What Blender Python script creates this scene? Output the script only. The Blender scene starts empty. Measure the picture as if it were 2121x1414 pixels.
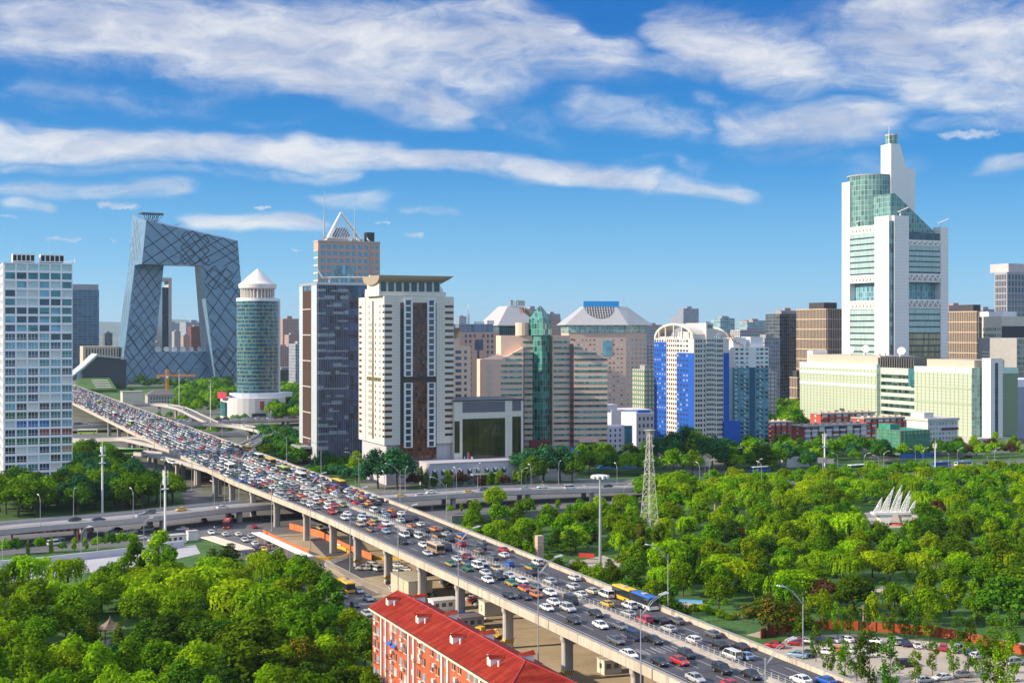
import bpy, math, random
import numpy as np
from mathutils import Vector, Matrix
R = math.radians
rnd = random.Random(7)
SC = bpy.context.scene
COL = SC.collection

# ------------------------------------------------------------------ camera
F = 2730.0; CX = 1060.5; HZ = 684.0; H = 74.0      # calibration of the photograph (focal length in its pixels, horizon row, eye height)
cd = bpy.data.cameras.new('camera'); cam = bpy.data.objects.new('camera', cd); COL.objects.link(cam)
cam.location = (0, 0, H); cam.rotation_euler = (R(90), 0, 0)
cd.sensor_fit = 'HORIZONTAL'; cd.sensor_width = 36; cd.lens = 36 * F / 2121
cd.shift_y = -(707 - HZ) / 2121
cd.clip_start = 1; cd.clip_end = 60000
SC.camera = cam
SC.view_settings.view_transform = 'Standard'; SC.view_settings.look = 'None'
SC.view_settings.gamma = 1; SC.view_settings.exposure = 0.55
SC.cycles.use_denoising = True
SC.cycles.max_bounces = 5; SC.cycles.diffuse_bounces = 2; SC.cycles.glossy_bounces = 3
SC.cycles.transmission_bounces = 4; SC.cycles.transparent_max_bounces = 6; SC.cycles.volume_bounces = 0
SC.cycles.caustics_reflective = False; SC.cycles.caustics_refractive = False
SC.cycles.sample_clamp_indirect = 4

A = R(24.0)                                          # the city grid is turned 24 degrees
NX, NY = math.cos(A), math.sin(A)                    # grid east
DX, DY = -math.sin(A), math.cos(A)                   # grid north (along the ring road)

# ------------------------------------------------------------------ light
SUN_EL, SUN_AZ = 27.0, 253.0                          # azimuth clockwise from +Y
sd = bpy.data.lights.new('sun', 'SUN'); sun = bpy.data.objects.new('sun', sd); COL.objects.link(sun)
sd.energy = 4.5; sd.angle = R(0.5); sd.color = (1.0, 0.86, 0.66)
_s = Vector((math.sin(R(SUN_AZ)) * math.cos(R(SUN_EL)), math.cos(R(SUN_AZ)) * math.cos(R(SUN_EL)), math.sin(R(SUN_EL))))
sun.rotation_euler = _s.to_track_quat('Z', 'Y').to_euler()
sun.location = (0, 0, 600)

# ------------------------------------------------------------------ node helper
class NT:
    def __init__(s, tree): s.t = tree; s.n = tree.nodes; s.l = tree.links
    def new(s, typ, **kw):
        n = s.n.new(typ)
        for k, v in kw.items(): setattr(n, k, v)
        return n
    def put(s, sock, v):
        if v is None: return
        if hasattr(v, 'is_output') or isinstance(v, bpy.types.NodeSocket): s.l.new(v, sock)
        elif hasattr(sock.default_value, '__len__') and not hasattr(v, '__len__'): sock.default_value = [v] * len(sock.default_value)
        elif hasattr(sock.default_value, '__len__') and len(sock.default_value) == 4 and len(v) == 3: sock.default_value = (*v, 1)
        else: sock.default_value = v
    def math(s, op, a, b=None, c=None, clamp=False):
        n = s.new('ShaderNodeMath', operation=op, use_clamp=clamp)
        for i, v in enumerate((a, b, c)): s.put(n.inputs[i], v)
        return n.outputs[0]
    def vmath(s, op, a, b=None):
        n = s.new('ShaderNodeVectorMath', operation=op); s.put(n.inputs[0], a); s.put(n.inputs[1], b)
        return n.outputs[1] if op in ('LENGTH', 'DISTANCE', 'DOT_PRODUCT') else n.outputs[0]
    def sep(s, v): n = s.new('ShaderNodeSeparateXYZ'); s.put(n.inputs[0], v); return n.outputs
    def comb(s, x, y, z=0.0):
        n = s.new('ShaderNodeCombineXYZ'); s.put(n.inputs[0], x); s.put(n.inputs[1], y); s.put(n.inputs[2], z); return n.outputs[0]
    def noise(s, vec, scale, detail=3, rough=0.5, dist=0.0, col=False):
        n = s.new('ShaderNodeTexNoise'); s.put(n.inputs['Vector'], vec); n.inputs['Scale'].default_value = scale
        n.inputs['Detail'].default_value = detail; n.inputs['Roughness'].default_value = rough; n.inputs['Distortion'].default_value = dist
        return n.outputs['Color'] if col else n.outputs['Fac']
    def rng(s, v, a, b, c=0.0, d=1.0, smooth=False):
        n = s.new('ShaderNodeMapRange', interpolation_type='SMOOTHSTEP' if smooth else 'LINEAR')
        s.put(n.inputs[0], v)
        for i, k in enumerate((a, b, c, d)): s.put(n.inputs[i + 1], k)
        return n.outputs[0]
    def mix(s, f, a, b, mode='MIX'):
        n = s.new('ShaderNodeMix', data_type='RGBA', blend_type=mode)
        s.put(n.inputs[0], f); s.put(n.inputs[6], a); s.put(n.inputs[7], b); return n.outputs[2]
    def ramp(s, f, pts, const=False):
        n = s.new('ShaderNodeValToRGB'); s.put(n.inputs[0], f); e = n.color_ramp.elements
        if const: n.color_ramp.interpolation = 'CONSTANT'
        while len(e) > 1: e.remove(e[-1])
        for i, (p, c) in enumerate(pts):
            k = e[0] if i == 0 else e.new(p); k.position = p; k.color = (*c, 1) if len(c) == 3 else c
        return n.outputs[0]

# ------------------------------------------------------------------ sky with clouds (by compass direction)
w = bpy.data.worlds.new('World'); SC.world = w; w.use_nodes = True
T = NT(w.node_tree)
for n in list(T.n): T.n.remove(n)
sky = T.new('ShaderNodeTexSky', sky_type='NISHITA', sun_disc=False)
sky.sun_elevation = R(SUN_EL); sky.sun_rotation = R(SUN_AZ); sky.altitude = 50; sky.air_density = 1.0; sky.dust_density = 0.4; sky.ozone_density = 2.5
geo = T.new('ShaderNodeTexCoord').outputs['Generated']
gx, gy, gz = T.sep(geo)
az = T.math('MULTIPLY', T.math('ARCTAN2', gx, gy), 57.2958)
el = T.math('MULTIPLY', T.math('ARCSINE', gz), 57.2958)
P = T.comb(az, el)
def azel(u, v):
    x, z = (u - CX) / F, (HZ - v) / F
    return math.degrees(math.atan(x)), math.degrees(math.atan2(z, math.hypot(1, x)))
warp = T.vmath('SUBTRACT', T.noise(T.vmath('MULTIPLY', P, (0.13, 0.34, 1)), 1.0, 3, 0.55, col=True), (0.5, 0.5, 0.5))
PW = T.vmath('ADD', P, T.vmath('MULTIPLY', warp, (5.5, 2.0, 0)))
PM = T.vmath('ADD', P, T.vmath('ADD', T.vmath('MULTIPLY', warp, (1.6, .5, 0)), T.vmath('MULTIPLY', T.vmath('SUBTRACT', T.noise(P, 2.2, 5, .65, col=True), (.5, .5, .5)), (.9, .6, 0))))
PS = T.vmath('ADD', T.vmath('MULTIPLY', P, (0.16, 0.75, 1.0)), T.vmath('MULTIPLY', warp, (1.3, 1.5, 0)))
fb = T.math('ADD', T.math('MULTIPLY', T.noise(PS, 1.0, 10, 0.66, 0.25), .56), T.math('MULTIPLY', T.noise(T.vmath('MULTIPLY', PW, (.6, 1.25, 1)), 1.0, 9, .66, .3), .44))
strokes = [  # u0,v0,u1,v1 (ends of a streak), half thickness, strength
    (-80, 40, 520, 70, 75, 1.0), (330, 60, 1120, 120, 95, 1.0), (560, 130, 960, 215, 45, .95), (930, 70, 1330, 110, 70, .85),
    (1330, 60, 1760, 140, 70, .95), (1700, 40, 2250, 120, 120, .9), (1780, 160, 2250, 230, 55, .8), (1150, 215, 1500, 262, 36, .62), (1440, 195, 1580, 225, 18, .55),
    (1490, 255, 1860, 250, 45, .9), (1880, 250, 2200, 270, 26, .5), (-100, 285, 420, 300, 36, 1.1), (330, 300, 860, 322, 34, 1.05), (800, 330, 1380, 372, 26, 1.05), (1330, 370, 1560, 398, 24, .8),
    (560, 352, 760, 362, 16, .62), (-60, 392, 380, 388, 24, .72), (30, 425, 170, 440, 20, .8), (215, 424, 300, 432, 9, .8), (395, 464, 650, 470, 20, .95), (640, 408, 800, 415, 20, .72),
    (820, 432, 960, 440, 12, .45), (1940, 282, 2070, 280, 9, .75), (2000, 350, 2180, 345, 18, .72), (1720, 330, 1900, 360, 35, .45), (1380, 330, 1500, 350, 22, .45), (525, 430, 560, 431, 4, .8), (90, 497, 165, 499, 5, .8),
    (225, 501, 245, 501, 4, .7), (598, 520, 620, 521, 4, .7), (770, 462, 808, 461, 4, .7), (830, 487, 880, 487, 7, .6), (0, 452, 45, 452, 4, .7), (1120, 634, 1240, 630, 8, .4), (1960, 640, 2040, 636, 9, .4), (0, 170, 500, 215, 28, .45), (1000, 210, 1200, 300, 40, .42), (-60, 20, 1150, 30, 40, .8), (900, 190, 1060, 250, 22, .5), (1280, 130, 2150, 190, 30, .6), (0, 335, 700, 355, 14, .5), (1500, 300, 1760, 300, 30, .4), (300, 120, 900, 150, 30, .9)]
tot = None; sgx, sgy = 57.2958 / F, 57.2958 / F
for (u0, v0, u1, v1, th, st) in strokes:
    a0, e0 = azel(u0, v0); a1, e1 = azel(u1, v1)
    m = T.new('ShaderNodeMapping', vector_type='TEXTURE')
    L = math.hypot(a1 - a0, e1 - e0)
    small = th < 14
    T.put(m.inputs[0], PM if small else PW)
    m.inputs[1].default_value = ((a0 + a1) / 2, (e0 + e1) / 2, 0)
    m.inputs[2].default_value = (0, 0, math.atan2(e1 - e0, a1 - a0))
    hh = th * sgy * (1.7 if small else 1.85); m.inputs[3].default_value = (hh, hh, 1)
    ab = T.vmath('MULTIPLY', T.vmath('MAXIMUM', T.vmath('SUBTRACT', T.vmath('ABSOLUTE', m.outputs[0]), (max(0, L / 2 - hh * .8) / hh, 0, 0)), (0, 0, 0)), (.62, 1, 0))
    k = T.rng(T.vmath('LENGTH', ab), 1.0, 0.05, 0.0, st, True)
    tot = k if tot is None else T.math('MAXIMUM', tot, k)
# bright cloud added over the unseen rest of the sky, as fill light
fill_cloud = T.math('MAXIMUM', T.rng(el, 15.5, 24, 0, 1, True), T.math('MULTIPLY', T.rng(T.math('ABSOLUTE', az), 26, 38, 0, 1, True), T.rng(el, 1, 9, 0, 1, True)))
tot = T.math('MAXIMUM', tot, T.math('MULTIPLY', fill_cloud, .74))
veil = T.math('MULTIPLY', T.rng(T.noise(T.vmath('ADD', T.vmath('MULTIPLY', PW, (.10, .42, 1)), (3.1, 1.7, 0)), 1.0, 4, .55), .44, .66, 0, .36, True), T.rng(el, 3.5, 7.5, 0, 1, True))
tot = T.math('MAXIMUM', tot, veil)
hole = T.vmath('LENGTH', T.vmath('MULTIPLY', T.vmath('SUBTRACT', PW, (*azel(1255, 22), 0)), (0.62, 0.85, 0)))
tot = T.math('MULTIPLY', tot, T.rng(hole, 0.5, 1.35, 0, 1, True))
fac = T.rng(T.math('ADD', tot, T.math('MULTIPLY', T.math('SUBTRACT', fb, 0.5), 2.3)), 0.1, 1.25, 0.0, 1.0, True)
fac = T.math('MULTIPLY', fac, T.rng(tot, 0.02, 0.75, 0, .9, True))
grad = T.ramp(T.math('DIVIDE', el, 24.0), [(0.0, (1.9, 3.5, 4.6)), (0.12, (.95, 2.55, 4.1)), (0.3, (.12, 1.35, 3.3)), (0.55, (.0, .72, 2.5)), (1.0, (.0, .5, 2.0))])
hsv = T.new('ShaderNodeHueSaturation'); hsv.inputs['Saturation'].default_value = 1.2
T.put(hsv.inputs['Color'], sky.outputs[0])
skyc = T.mix(0.9, T.mix(1.0, hsv.outputs[0], (0.42, 0.58, 0.78), 'MULTIPLY'), grad)
cl_d = T.noise(T.vmath('MULTIPLY', PW, (0.22, 0.5, 1)), 0.9, 5, 0.6)
clc = T.ramp(cl_d, [(0.32, (2.25, 2.5, 3.2)), (0.46, (3.1, 3.25, 3.7)), (0.6, (4.2, 4.2, 4.2))])
clc = T.mix(fill_cloud, clc, (5.1, 5.6, 6.7))
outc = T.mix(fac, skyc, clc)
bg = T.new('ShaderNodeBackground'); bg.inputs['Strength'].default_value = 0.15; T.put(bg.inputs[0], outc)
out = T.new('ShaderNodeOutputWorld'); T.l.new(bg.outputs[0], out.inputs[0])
w.cycles.sampling_method = 'MANUAL'; w.cycles.sample_map_resolution = 512

# ------------------------------------------------------------------ placing helpers
def at(u, v, z=0.0):
    """the point at height z that the photograph shows at pixel (u, v)"""
    D = F * (H - z) / (v - HZ); return Vector(((u - CX) / F * D, D, z))
def px(u, D): return (u - CX) / F * D
def hz(v, D): return H + (HZ - v) / F * D
def sq(s, q, z=0.0): return Vector((NX * s + DX * q, NY * s + DY * q, z))       # ring-road frame: s across, q along
def tosq(p): return NX * p[0] + NY * p[1], DX * p[0] + DY * p[1]
def proj(p):
    return CX + F * p[0] / p[1], HZ - F * (p[2] - H) / p[1]

# ------------------------------------------------------------------ object helpers
def link(o, parent=None):
    COL.objects.link(o)
    if parent is not None: o.parent = parent
    return o
def tag(o, label=None, cat=None, group=None, kind=None):
    if label: o['label'] = label
    if cat: o['category'] = cat
    if group: o['group'] = group
    if kind: o['kind'] = kind
    return o
def empty(name, loc=(0, 0, 0), rz=0.0, label=None, cat=None, group=None):
    o = bpy.data.objects.new(name, None); o.empty_display_size = 0.5
    o.location = loc; o.rotation_euler = (0, 0, rz); link(o)
    return tag(o, label, cat, group)
def inst(name, mesh, parent=None, loc=(0, 0, 0), rz=0.0, scale=None):
    o = bpy.data.objects.new(name, mesh); o.location = loc; o.rotation_euler = (0, 0, rz)
    if scale is not None: o.scale = scale if hasattr(scale, '__len__') else (scale,) * 3
    return link(o, parent)
def copy_tree(o, parent=None):
    c = o.copy(); link(c); c.parent = parent
    for ch in o.children: copy_tree(ch, c)
    return c

class MB:
    """collects faces for ONE mesh"""
    def __init__(s): s.v = []; s.f = []; s.m = []
    def poly(s, pts, mi=0):
        n = len(s.v); s.v.extend([tuple(p) for p in pts]); s.f.append(tuple(range(n, n + len(pts)))); s.m.append(mi); return s
    def box(s, x0, x1, y0, y1, z0, z1, mi=0):
        if x1 < x0: x0, x1 = x1, x0
        if y1 < y0: y0, y1 = y1, y0
        n = len(s.v)
        s.v += [(x0, y0, z0), (x1, y0, z0), (x1, y1, z0), (x0, y1, z0), (x0, y0, z1), (x1, y0, z1), (x1, y1, z1), (x0, y1, z1)]
        for f in ((0, 3, 2, 1), (4, 5, 6, 7), (0, 1, 5, 4), (1, 2, 6, 5), (2, 3, 7, 6), (3, 0, 4, 7)):
            s.f.append(tuple(n + i for i in f)); s.m.append(mi)
        return s
    def hexa(s, b, t, mi=0):
        """bottom quad b, top quad t, both counter-clockwise from above"""
        return s.loft([b, t], mi)
    def loft(s, rings, mi=0, cap=True):
        n = len(s.v); k = len(rings[0])
        for r in rings: s.v += [tuple(p) for p in r]
        for i in range(len(rings) - 1):
            for j in range(k):
                a, b = n + i * k + j, n + i * k + (j + 1) % k
                s.f.append((a, b, b + k, a + k)); s.m.append(mi)
        if cap:
            s.f.append(tuple(n + j for j in reversed(range(k)))); s.m.append(mi)
            s.f.append(tuple(n + (len(rings) - 1) * k + j for j in range(k))); s.m.append(mi)
        return s
    def prism(s, pts, z0, z1, mi=0):
        return s.loft([[(p[0], p[1], z0) for p in pts], [(p[0], p[1], z1) for p in pts]], mi)
    def cyl(s, x, y, z0, z1, r0, r1=None, seg=16, mi=0):
        r1 = r0 if r1 is None else r1
        return s.loft([[(x + r * math.cos(2 * math.pi * i / seg), y + r * math.sin(2 * math.pi * i / seg), z) for i in range(seg)] for r, z in ((r0, z0), (r1, z1))], mi)
    def lathe(s, x, y, prof, seg=24, mi=0):
        return s.loft([[(x + r * math.cos(2 * math.pi * i / seg), y + r * math.sin(2 * math.pi * i / seg), z) for i in range(seg)] for r, z in prof], mi)
    def tube(s, p, q, r0, r1=None, seg=6, mi=0):
        p, q = Vector(p), Vector(q); r1 = r0 if r1 is None else r1
        d = q - p
        if d.length < 1e-6: return s
        d.normalize(); a = d.orthogonal().normalized(); b = d.cross(a)
        return s.loft([[c + (a * math.cos(2 * math.pi * i / seg) + b * math.sin(2 * math.pi * i / seg)) * r for i in range(seg)] for c, r in ((p, r0), (q, r1))], mi)
    def mesh(s, name, mats, smooth=False):
        me = bpy.data.meshes.new(name); me.from_pydata(s.v, [], s.f)
        for m in (mats if isinstance(mats, (list, tuple)) else [mats]): me.materials.append(m)
        me.polygons.foreach_set('material_index', s.m)
        if smooth: me.polygons.foreach_set('use_smooth', [True] * len(s.f))
        me.update(); return me
    def build(s, name, mats, parent=None, loc=(0, 0, 0), rz=0.0, smooth=False):
        return inst(name, s.mesh(name, mats, smooth), parent, loc, rz)

# ------------------------------------------------------------------ materials
MATS = {}
def mat(name, col, rough=0.7, metal=0.0, spec=0.5, var=0.12, vs=0.35, bump=0.0, fn=None):
    """procedural surface: base colour broken up by two noises"""
    if name in MATS: return MATS[name]
    m = bpy.data.materials.new(name); m.use_nodes = True; t = NT(m.node_tree)
    b = t.n['Principled BSDF']; MATS[name] = m
    b.inputs['Roughness'].default_value = rough; b.inputs['Metallic'].default_value = metal; b.inputs['Specular IOR Level'].default_value = spec
    if fn: fn(t, b); return m
    o = t.new('ShaderNodeTexCoord').outputs['Object']
    k = t.noise(o, vs, 4, 0.6); k2 = t.noise(o, vs * 0.12, 2)
    k = t.math('ADD', t.math('MULTIPLY', k, 0.6), t.math('MULTIPLY', k2, 0.4))
    c = t.mix(t.rng(k, 0.3, 0.7), tuple(x * (1 - var) for x in col), tuple(min(1, x * (1 + var)) for x in col))
    t.put(b.inputs['Base Color'], c)
    return m
def glass(name, col, rough=0.06, cell=(3.0, 3.6), var=0.5, spec=0.9, metal=0.0, line=None, lw=0.12, tilt=0.0):
    """coated window glass: every pane (cell, metres: width, height) a little different; optional mullion lines"""
    if name in MATS: return MATS[name]
    def fn(t, b):
        o = t.new('ShaderNodeTexCoord').outputs['Object']
        x, y, z = t.sep(o)
        nrm = t.new('ShaderNodeTexCoord').outputs['Normal']
        nx, ny, nz = t.sep(nrm)
        h = t.mix(t.math('GREATER_THAN', t.math('ABSOLUTE', nx), 0.7), t.comb(x, x, x), t.comb(y, y, y))
        hx = t.math('DIVIDE', t.sep(h)[0], cell[0]); zz = t.math('DIVIDE', z, cell[1])
        wn = t.new('ShaderNodeTexWhiteNoise', noise_dimensions='2D')
        t.put(wn.inputs[0], t.comb(t.math('FLOOR', hx), t.math('FLOOR', zz)))
        r = wn.outputs[0]
        c = t.mix(r, tuple(k * (1 - var) for k in col), tuple(min(1, k * (1 + var)) for k in col))
        if line:
            fx = t.math('PINGPONG', hx, 0.5); fz = t.math('PINGPONG', zz, 0.5)
            ln = t.math('MAXIMUM', t.math('LESS_THAN', fx, lw / cell[0] / 2), t.math('LESS_THAN', fz, lw / cell[1] / 2))
            c = t.mix(ln, c, line)
            t.put(b.inputs['Roughness'], t.math('MULTIPLY_ADD', ln, 0.4, rough))
        t.put(b.inputs['Base Color'], c)
        if tilt:
            geo_n = t.new('ShaderNodeNewGeometry').outputs['Normal']
            j = t.vmath('SCALE', t.vmath('SUBTRACT', wn.outputs[1], (.5, .5, .5))); j.node.inputs['Scale'].default_value = tilt
            t.put(b.inputs['Normal'], t.vmath('NORMALIZE', t.vmath('ADD', geo_n, j)))
    return mat(name, col, rough, metal, spec, fn=fn)
# ================================================================== materials of the setting
def _asphalt(t, b, base=(0.062, 0.064, 0.078), var=.25):
    o = t.new('ShaderNodeTexCoord').outputs['Object']
    k = t.noise(o, 0.07, 5, 0.65); k2 = t.noise(o, 1.3, 2)
    k = t.math('ADD', t.math('MULTIPLY', k, .7), t.math('MULTIPLY', k2, .3))
    t.put(b.inputs['Base Color'], t.mix(t.rng(k, .3, .7), tuple(x * (1 - var) for x in base), tuple(x * (1 + var) for x in base)))
M_ASPH = mat('asphalt', None, .85, fn=_asphalt)
M_ASPH2 = mat('old_asphalt', None, .9, fn=lambda t, b: _asphalt(t, b, (.135, .13, .135), .3))
M_PAVE = mat('pale_paving', None, .9, fn=lambda t, b: _asphalt(t, b, (.42, .36, .29), .25))
M_DIRT = mat('dusty_concrete_yard', None, .95, fn=lambda t, b: _asphalt(t, b, (.40, .31, .20), .3))
M_CITY = mat('city_ground', None, .95, fn=lambda t, b: _asphalt(t, b, (.15, .16, .13), .5))
M_CONC = mat('concrete', (.46, .43, .40), .85, var=.14, vs=.22)
M_CONC_D = mat('grey_concrete', (.30, .30, .31), .85, var=.18, vs=.2)
def _para(t, b):
    o = t.new('ShaderNodeTexCoord').outputs['Object']
    k = t.noise(t.vmath('MULTIPLY', o, (.9, .9, .06)), 1.0, 4, .7); k2 = t.noise(o, .12, 3); c = t.mix(t.rng(k2, .3, .7), (.50, .42, .33), (.60, .52, .42))
    c = t.mix(t.rng(k, .50, .68, 0, .7), c, (.22, .185, .15))
    x, y, z = t.sep(o); q = t.math('ADD', t.math('MULTIPLY', x, DX), t.math('MULTIPLY', y, DY))
    t.put(b.inputs['Base Color'], t.mix(t.math('LESS_THAN', t.math('PINGPONG', t.math('DIVIDE', q, 10), .5), .006), c, (.12, .10, .09)))
M_PARA = mat('warm_parapet_concrete', None, .8, fn=_para)
def _deck(t, b):
    o = t.new('ShaderNodeTexCoord').outputs['Object']; x, y, z = t.sep(o)
    s = t.math('ADD', t.math('MULTIPLY', x, NX), t.math('MULTIPLY', y, NY)); q = t.math('ADD', t.math('MULTIPLY', x, DX), t.math('MULTIPLY', y, DY))
    k = t.noise(t.comb(t.math('MULTIPLY', s, 1.1), t.math('MULTIPLY', q, .03)), 1.0, 4, .65); k2 = t.noise(o, .09, 4, .6); k3 = t.noise(o, 2.0, 2)
    v = t.math('ADD', t.math('MULTIPLY', k, .5), t.math('ADD', t.math('MULTIPLY', k2, .35), t.math('MULTIPLY', k3, .15)))
    c = t.mix(t.rng(v, .36, .64), (.042, .043, .055), (.088, .088, .102))
    t.put(b.inputs['Base Color'], t.mix(t.math('LESS_THAN', t.math('PINGPONG', t.math('DIVIDE', q, 31), .5), .006), c, (.03, .03, .035)))
M_DECK = mat('worn_asphalt', None, .8, fn=_deck)
M_WHITE = mat('white_paint', (.78, .77, .74), .5, var=.04)
M_LINE = mat("road_paint", (.42, .42, .42), .7, var=.3, vs=1.5)
M_STEEL = mat('galvanised_steel', (.55, .56, .57), .4, .6, var=.06)
M_DARKM = mat('dark_metal', (.05, .055, .06), .45, .3)
M_RED = mat('red_paint', (.45, .03, .02), .6)
M_ORANGE = mat('orange_panel', (.72, .17, .05), .6, var=.1)
M_YELLOW = mat('yellow_paint', (.80, .48, .04), .55)
M_BLUEP = mat('blue_panel', (.03, .16, .55), .5)
def _lawn(t, b):
    o = t.new('ShaderNodeTexCoord').outputs['Object']
    k = t.noise(o, .06, 5, .6); k2 = t.noise(o, .9, 3)
    k = t.math('ADD', t.math('MULTIPLY', k, .6), t.math('MULTIPLY', k2, .4))
    t.put(b.inputs['Base Color'], t.ramp(k, [(.3, (.022, .055, .010)), (.5, (.05, .13, .018)), (.7, (.09, .20, .03))]))
M_LAWN = mat('lawn_grass', None, .9, fn=_lawn)

def sheet(name, pts, z, m, kind='structure', label=None, cat=None):
    me = MB().poly([(p[0], p[1], z) for p in pts]).mesh(name, m)
    # face up
    if me.polygons[0].normal.z < 0: me.flip_normals()
    o = inst(name, me); tag(o, label, cat, kind=kind); return o
def smooth(pts, n=8):
    """Catmull-Rom through points"""
    P = [Vector(p) for p in pts]; out = []
    for i in range(len(P) - 1):
        p0 = P[max(i - 1, 0)]; p1 = P[i]; p2 = P[i + 1]; p3 = P[min(i + 2, len(P) - 1)]
        for k in range(n):
            t = k / n
            out.append(.5 * ((2 * p1) + (p2 - p0) * t + (2 * p0 - 5 * p1 + 4 * p2 - p3) * t * t + (3 * p1 - p0 - 3 * p2 + p3) * t ** 3))
    out.append(P[-1]); return out
def normals(c):
    ns = []
    for i in range(len(c)):
        d = c[min(i + 1, len(c) - 1)] - c[max(i - 1, 0)]; d.z = 0; d.normalize(); ns.append(Vector((d.y, -d.x, 0)))
    return ns
def strip(mb, c, ns, o0, o1, z0, z1, mi=0):
    """bar of rectangular section along a centre line"""
    rings = []
    for p, n in zip(c, ns):
        a, b = p + n * o0, p + n * o1
        rings.append([(a.x, a.y, p.z + z0), (b.x, b.y, p.z + z0), (b.x, b.y, p.z + z1), (a.x, a.y, p.z + z1)])
    return mb.loft(rings, mi)
def ribbon_sheet(name, c, o0, o1, z, m, kind='structure'):
    ns = normals(c); mb = MB()
    for i in range(len(c) - 1):
        q = [c[i] + ns[i] * o0, c[i] + ns[i] * o1, c[i + 1] + ns[i + 1] * o1, c[i + 1] + ns[i + 1] * o0]
        mb.poly([(p.x, p.y, p.z + z) for p in q])
    me = mb.mesh(name, m)
    if me.polygons[0].normal.z < 0: me.flip_normals()
    return tag(inst(name, me), kind=kind)

# ================================================================== ground
sheet('ground', [(-23500, -250, 0), (23500, -250, 0), (23500, 23500, 0), (-23500, 23500, 0)], 0, M_CITY)
# park lawns either side of the ring road
sheet('lawn', [sq(-400, 150), sq(96, 150), sq(96, 470), (-110, 482, 0), (-250, 380, 0), (-420, 260, 0)], .02, M_LAWN)
sheet('lawn', [sq(157, 60), sq(900, 60), sq(900, 640), sq(420, 590), sq(157, 520)], .02, M_LAWN)
# yard under the ring road
sheet('yard', [sq(113.5, 60), sq(157, 60), sq(157, 470), sq(113.5, 470)], .03, M_DIRT)
sheet('service_road', [sq(94, 60), sq(113.5, 60), sq(113.5, 990), sq(94, 990)], .03, M_ASPH2)
sheet('junction', [(-330, 330, 0), (-90, 478, 0), (-62, 490, 0), (60, 560, 0), (60, 640, 0), (-120, 575, 0), (-330, 470, 0)], .045, M_ASPH2)
sheet('underpass_road', [at(690, 1110), at(740, 1108), at(800, 1190), at(720, 1200), at(640, 1115)], .06, M_ASPH)
# car park at the lower right, with the path behind its fence
lot = [(1590, 1345), (1640, 1318), (1760, 1312), (1900, 1325), (2000, 1337), (2121, 1365), (2300, 1420), (2500, 1700), (1700, 1700), (1640, 1420)]
sheet('car_park', [at(*p) for p in lot], .04, M_PAVE)
ribbon_sheet('footpath', smooth([at(u, v) for u, v in [(1560, 1318), (1640, 1300), (1760, 1297), (1880, 1306), (2000, 1318), (2150, 1342), (2300, 1380)]], 6), -2.2, 2.2, .05, M_PAVE)
ribbon_sheet('footpath', smooth([at(u, v) for u, v in [(60, 1235), (110, 1228), (170, 1232), (230, 1222)]], 6), -3, 3, .05, M_PAVE)
ribbon_sheet('footpath', smooth([at(u, v) for u, v in [(1690, 1238), (1760, 1228), (1840, 1222), (1930, 1236)]], 6), -2, 2, .05, M_PAVE)
sheet('plaza', [at(u, v) for u, v in [(1790, 1062), (1850, 1052), (1905, 1062), (1890, 1092), (1810, 1094)]], .05, M_PAVE)
sheet('plaza', [at(u, v) for u, v in [(1160, 1170), (1250, 1150), (1290, 1165), (1260, 1195), (1180, 1200)]], .05, M_PAVE)
sheet('lawn', [at(u, v) for u, v in [(1190, 990), (1210, 955), (1345, 952), (1420, 985), (1340, 992)]], .055, M_LAWN)
sheet('lawn', [at(u, v) for u, v in [(-60, 1085), (-60, 1030), (200, 1030), (370, 1000), (385, 1050), (200, 1064)]], .055, M_LAWN)
sheet('lawn', [at(u, v) for u, v in [(845, 1016), (850, 1004), (1075, 998), (1190, 996), (1190, 1006)]], .055, M_LAWN)
sheet('lawn', [at(u, v) for u, v in [(640, 985), (670, 968), (745, 975), (745, 1008), (700, 1002)]], .055, M_LAWN)
sheet('lawn', [at(u, v) for u, v in [(1500, 972), (1520, 938), (1800, 934), (1800, 966)]], .055, M_LAWN)
# canal bank and strip of lawn on the left
ribbon_sheet('verge', [at(u, v) for u, v in [(-60, 1158), (60, 1150), (140, 1142), (260, 1133)]], -3.5, 3.5, .06, M_LAWN)
sheet('canal_bank', [at(u, v) for u, v in [(-80, 1172), (150, 1160), (300, 1143), (405, 1128), (415, 1146), (300, 1172), (150, 1190), (-80, 1222)]], .055, mat('pale_bank', None, .9, fn=lambda t, b: _asphalt(t, b, (.42, .41, .43), .2)))
ribbon_sheet('canal_path', [at(u, v) for u, v in [(-60, 1168), (60, 1158), (200, 1146), (330, 1135)]], -2.4, 2.4, .07, M_PAVE)
# road level with the ground on the right, beyond the park
RR = smooth([(84, 590, 0), (150, 640, 0), (250, 706, 0), (360, 770, 0), (520, 860, 0)], 8)
ribbon_sheet('river_road', RR, -13, 12, .05, M_ASPH2)
ribbon_sheet('verge', RR, -1.6, 1.4, .07, M_LAWN)
ribbon_sheet('river_road', RR, 38, -22, .035, M_ASPH2)

# ------------------------------------------------------------------ hills on the horizon
mb = MB(); hr = random.Random(3)
top = [(-16000 + i * 500, 19000 + 900 * math.sin(i * .7), max(20, 90 + 190 * math.exp(-((i - 16) / 7) ** 2) + 50 * math.sin(i * .9) + hr.uniform(-35, 35))) for i in range(70)]
for i in range(69):
    a, b = top[i], top[i + 1]
    mb.poly([(a[0], a[1] - 3500, 0), (b[0], b[1] - 3500, 0), b, a]); mb.poly([a, b, (b[0], b[1] + 3000, 0), (a[0], a[1] + 3000, 0)])
tag(mb.build('hills', mat('hill_green', (.06, .09, .07), .95, vs=.001), smooth=True), kind='structure')

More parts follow.
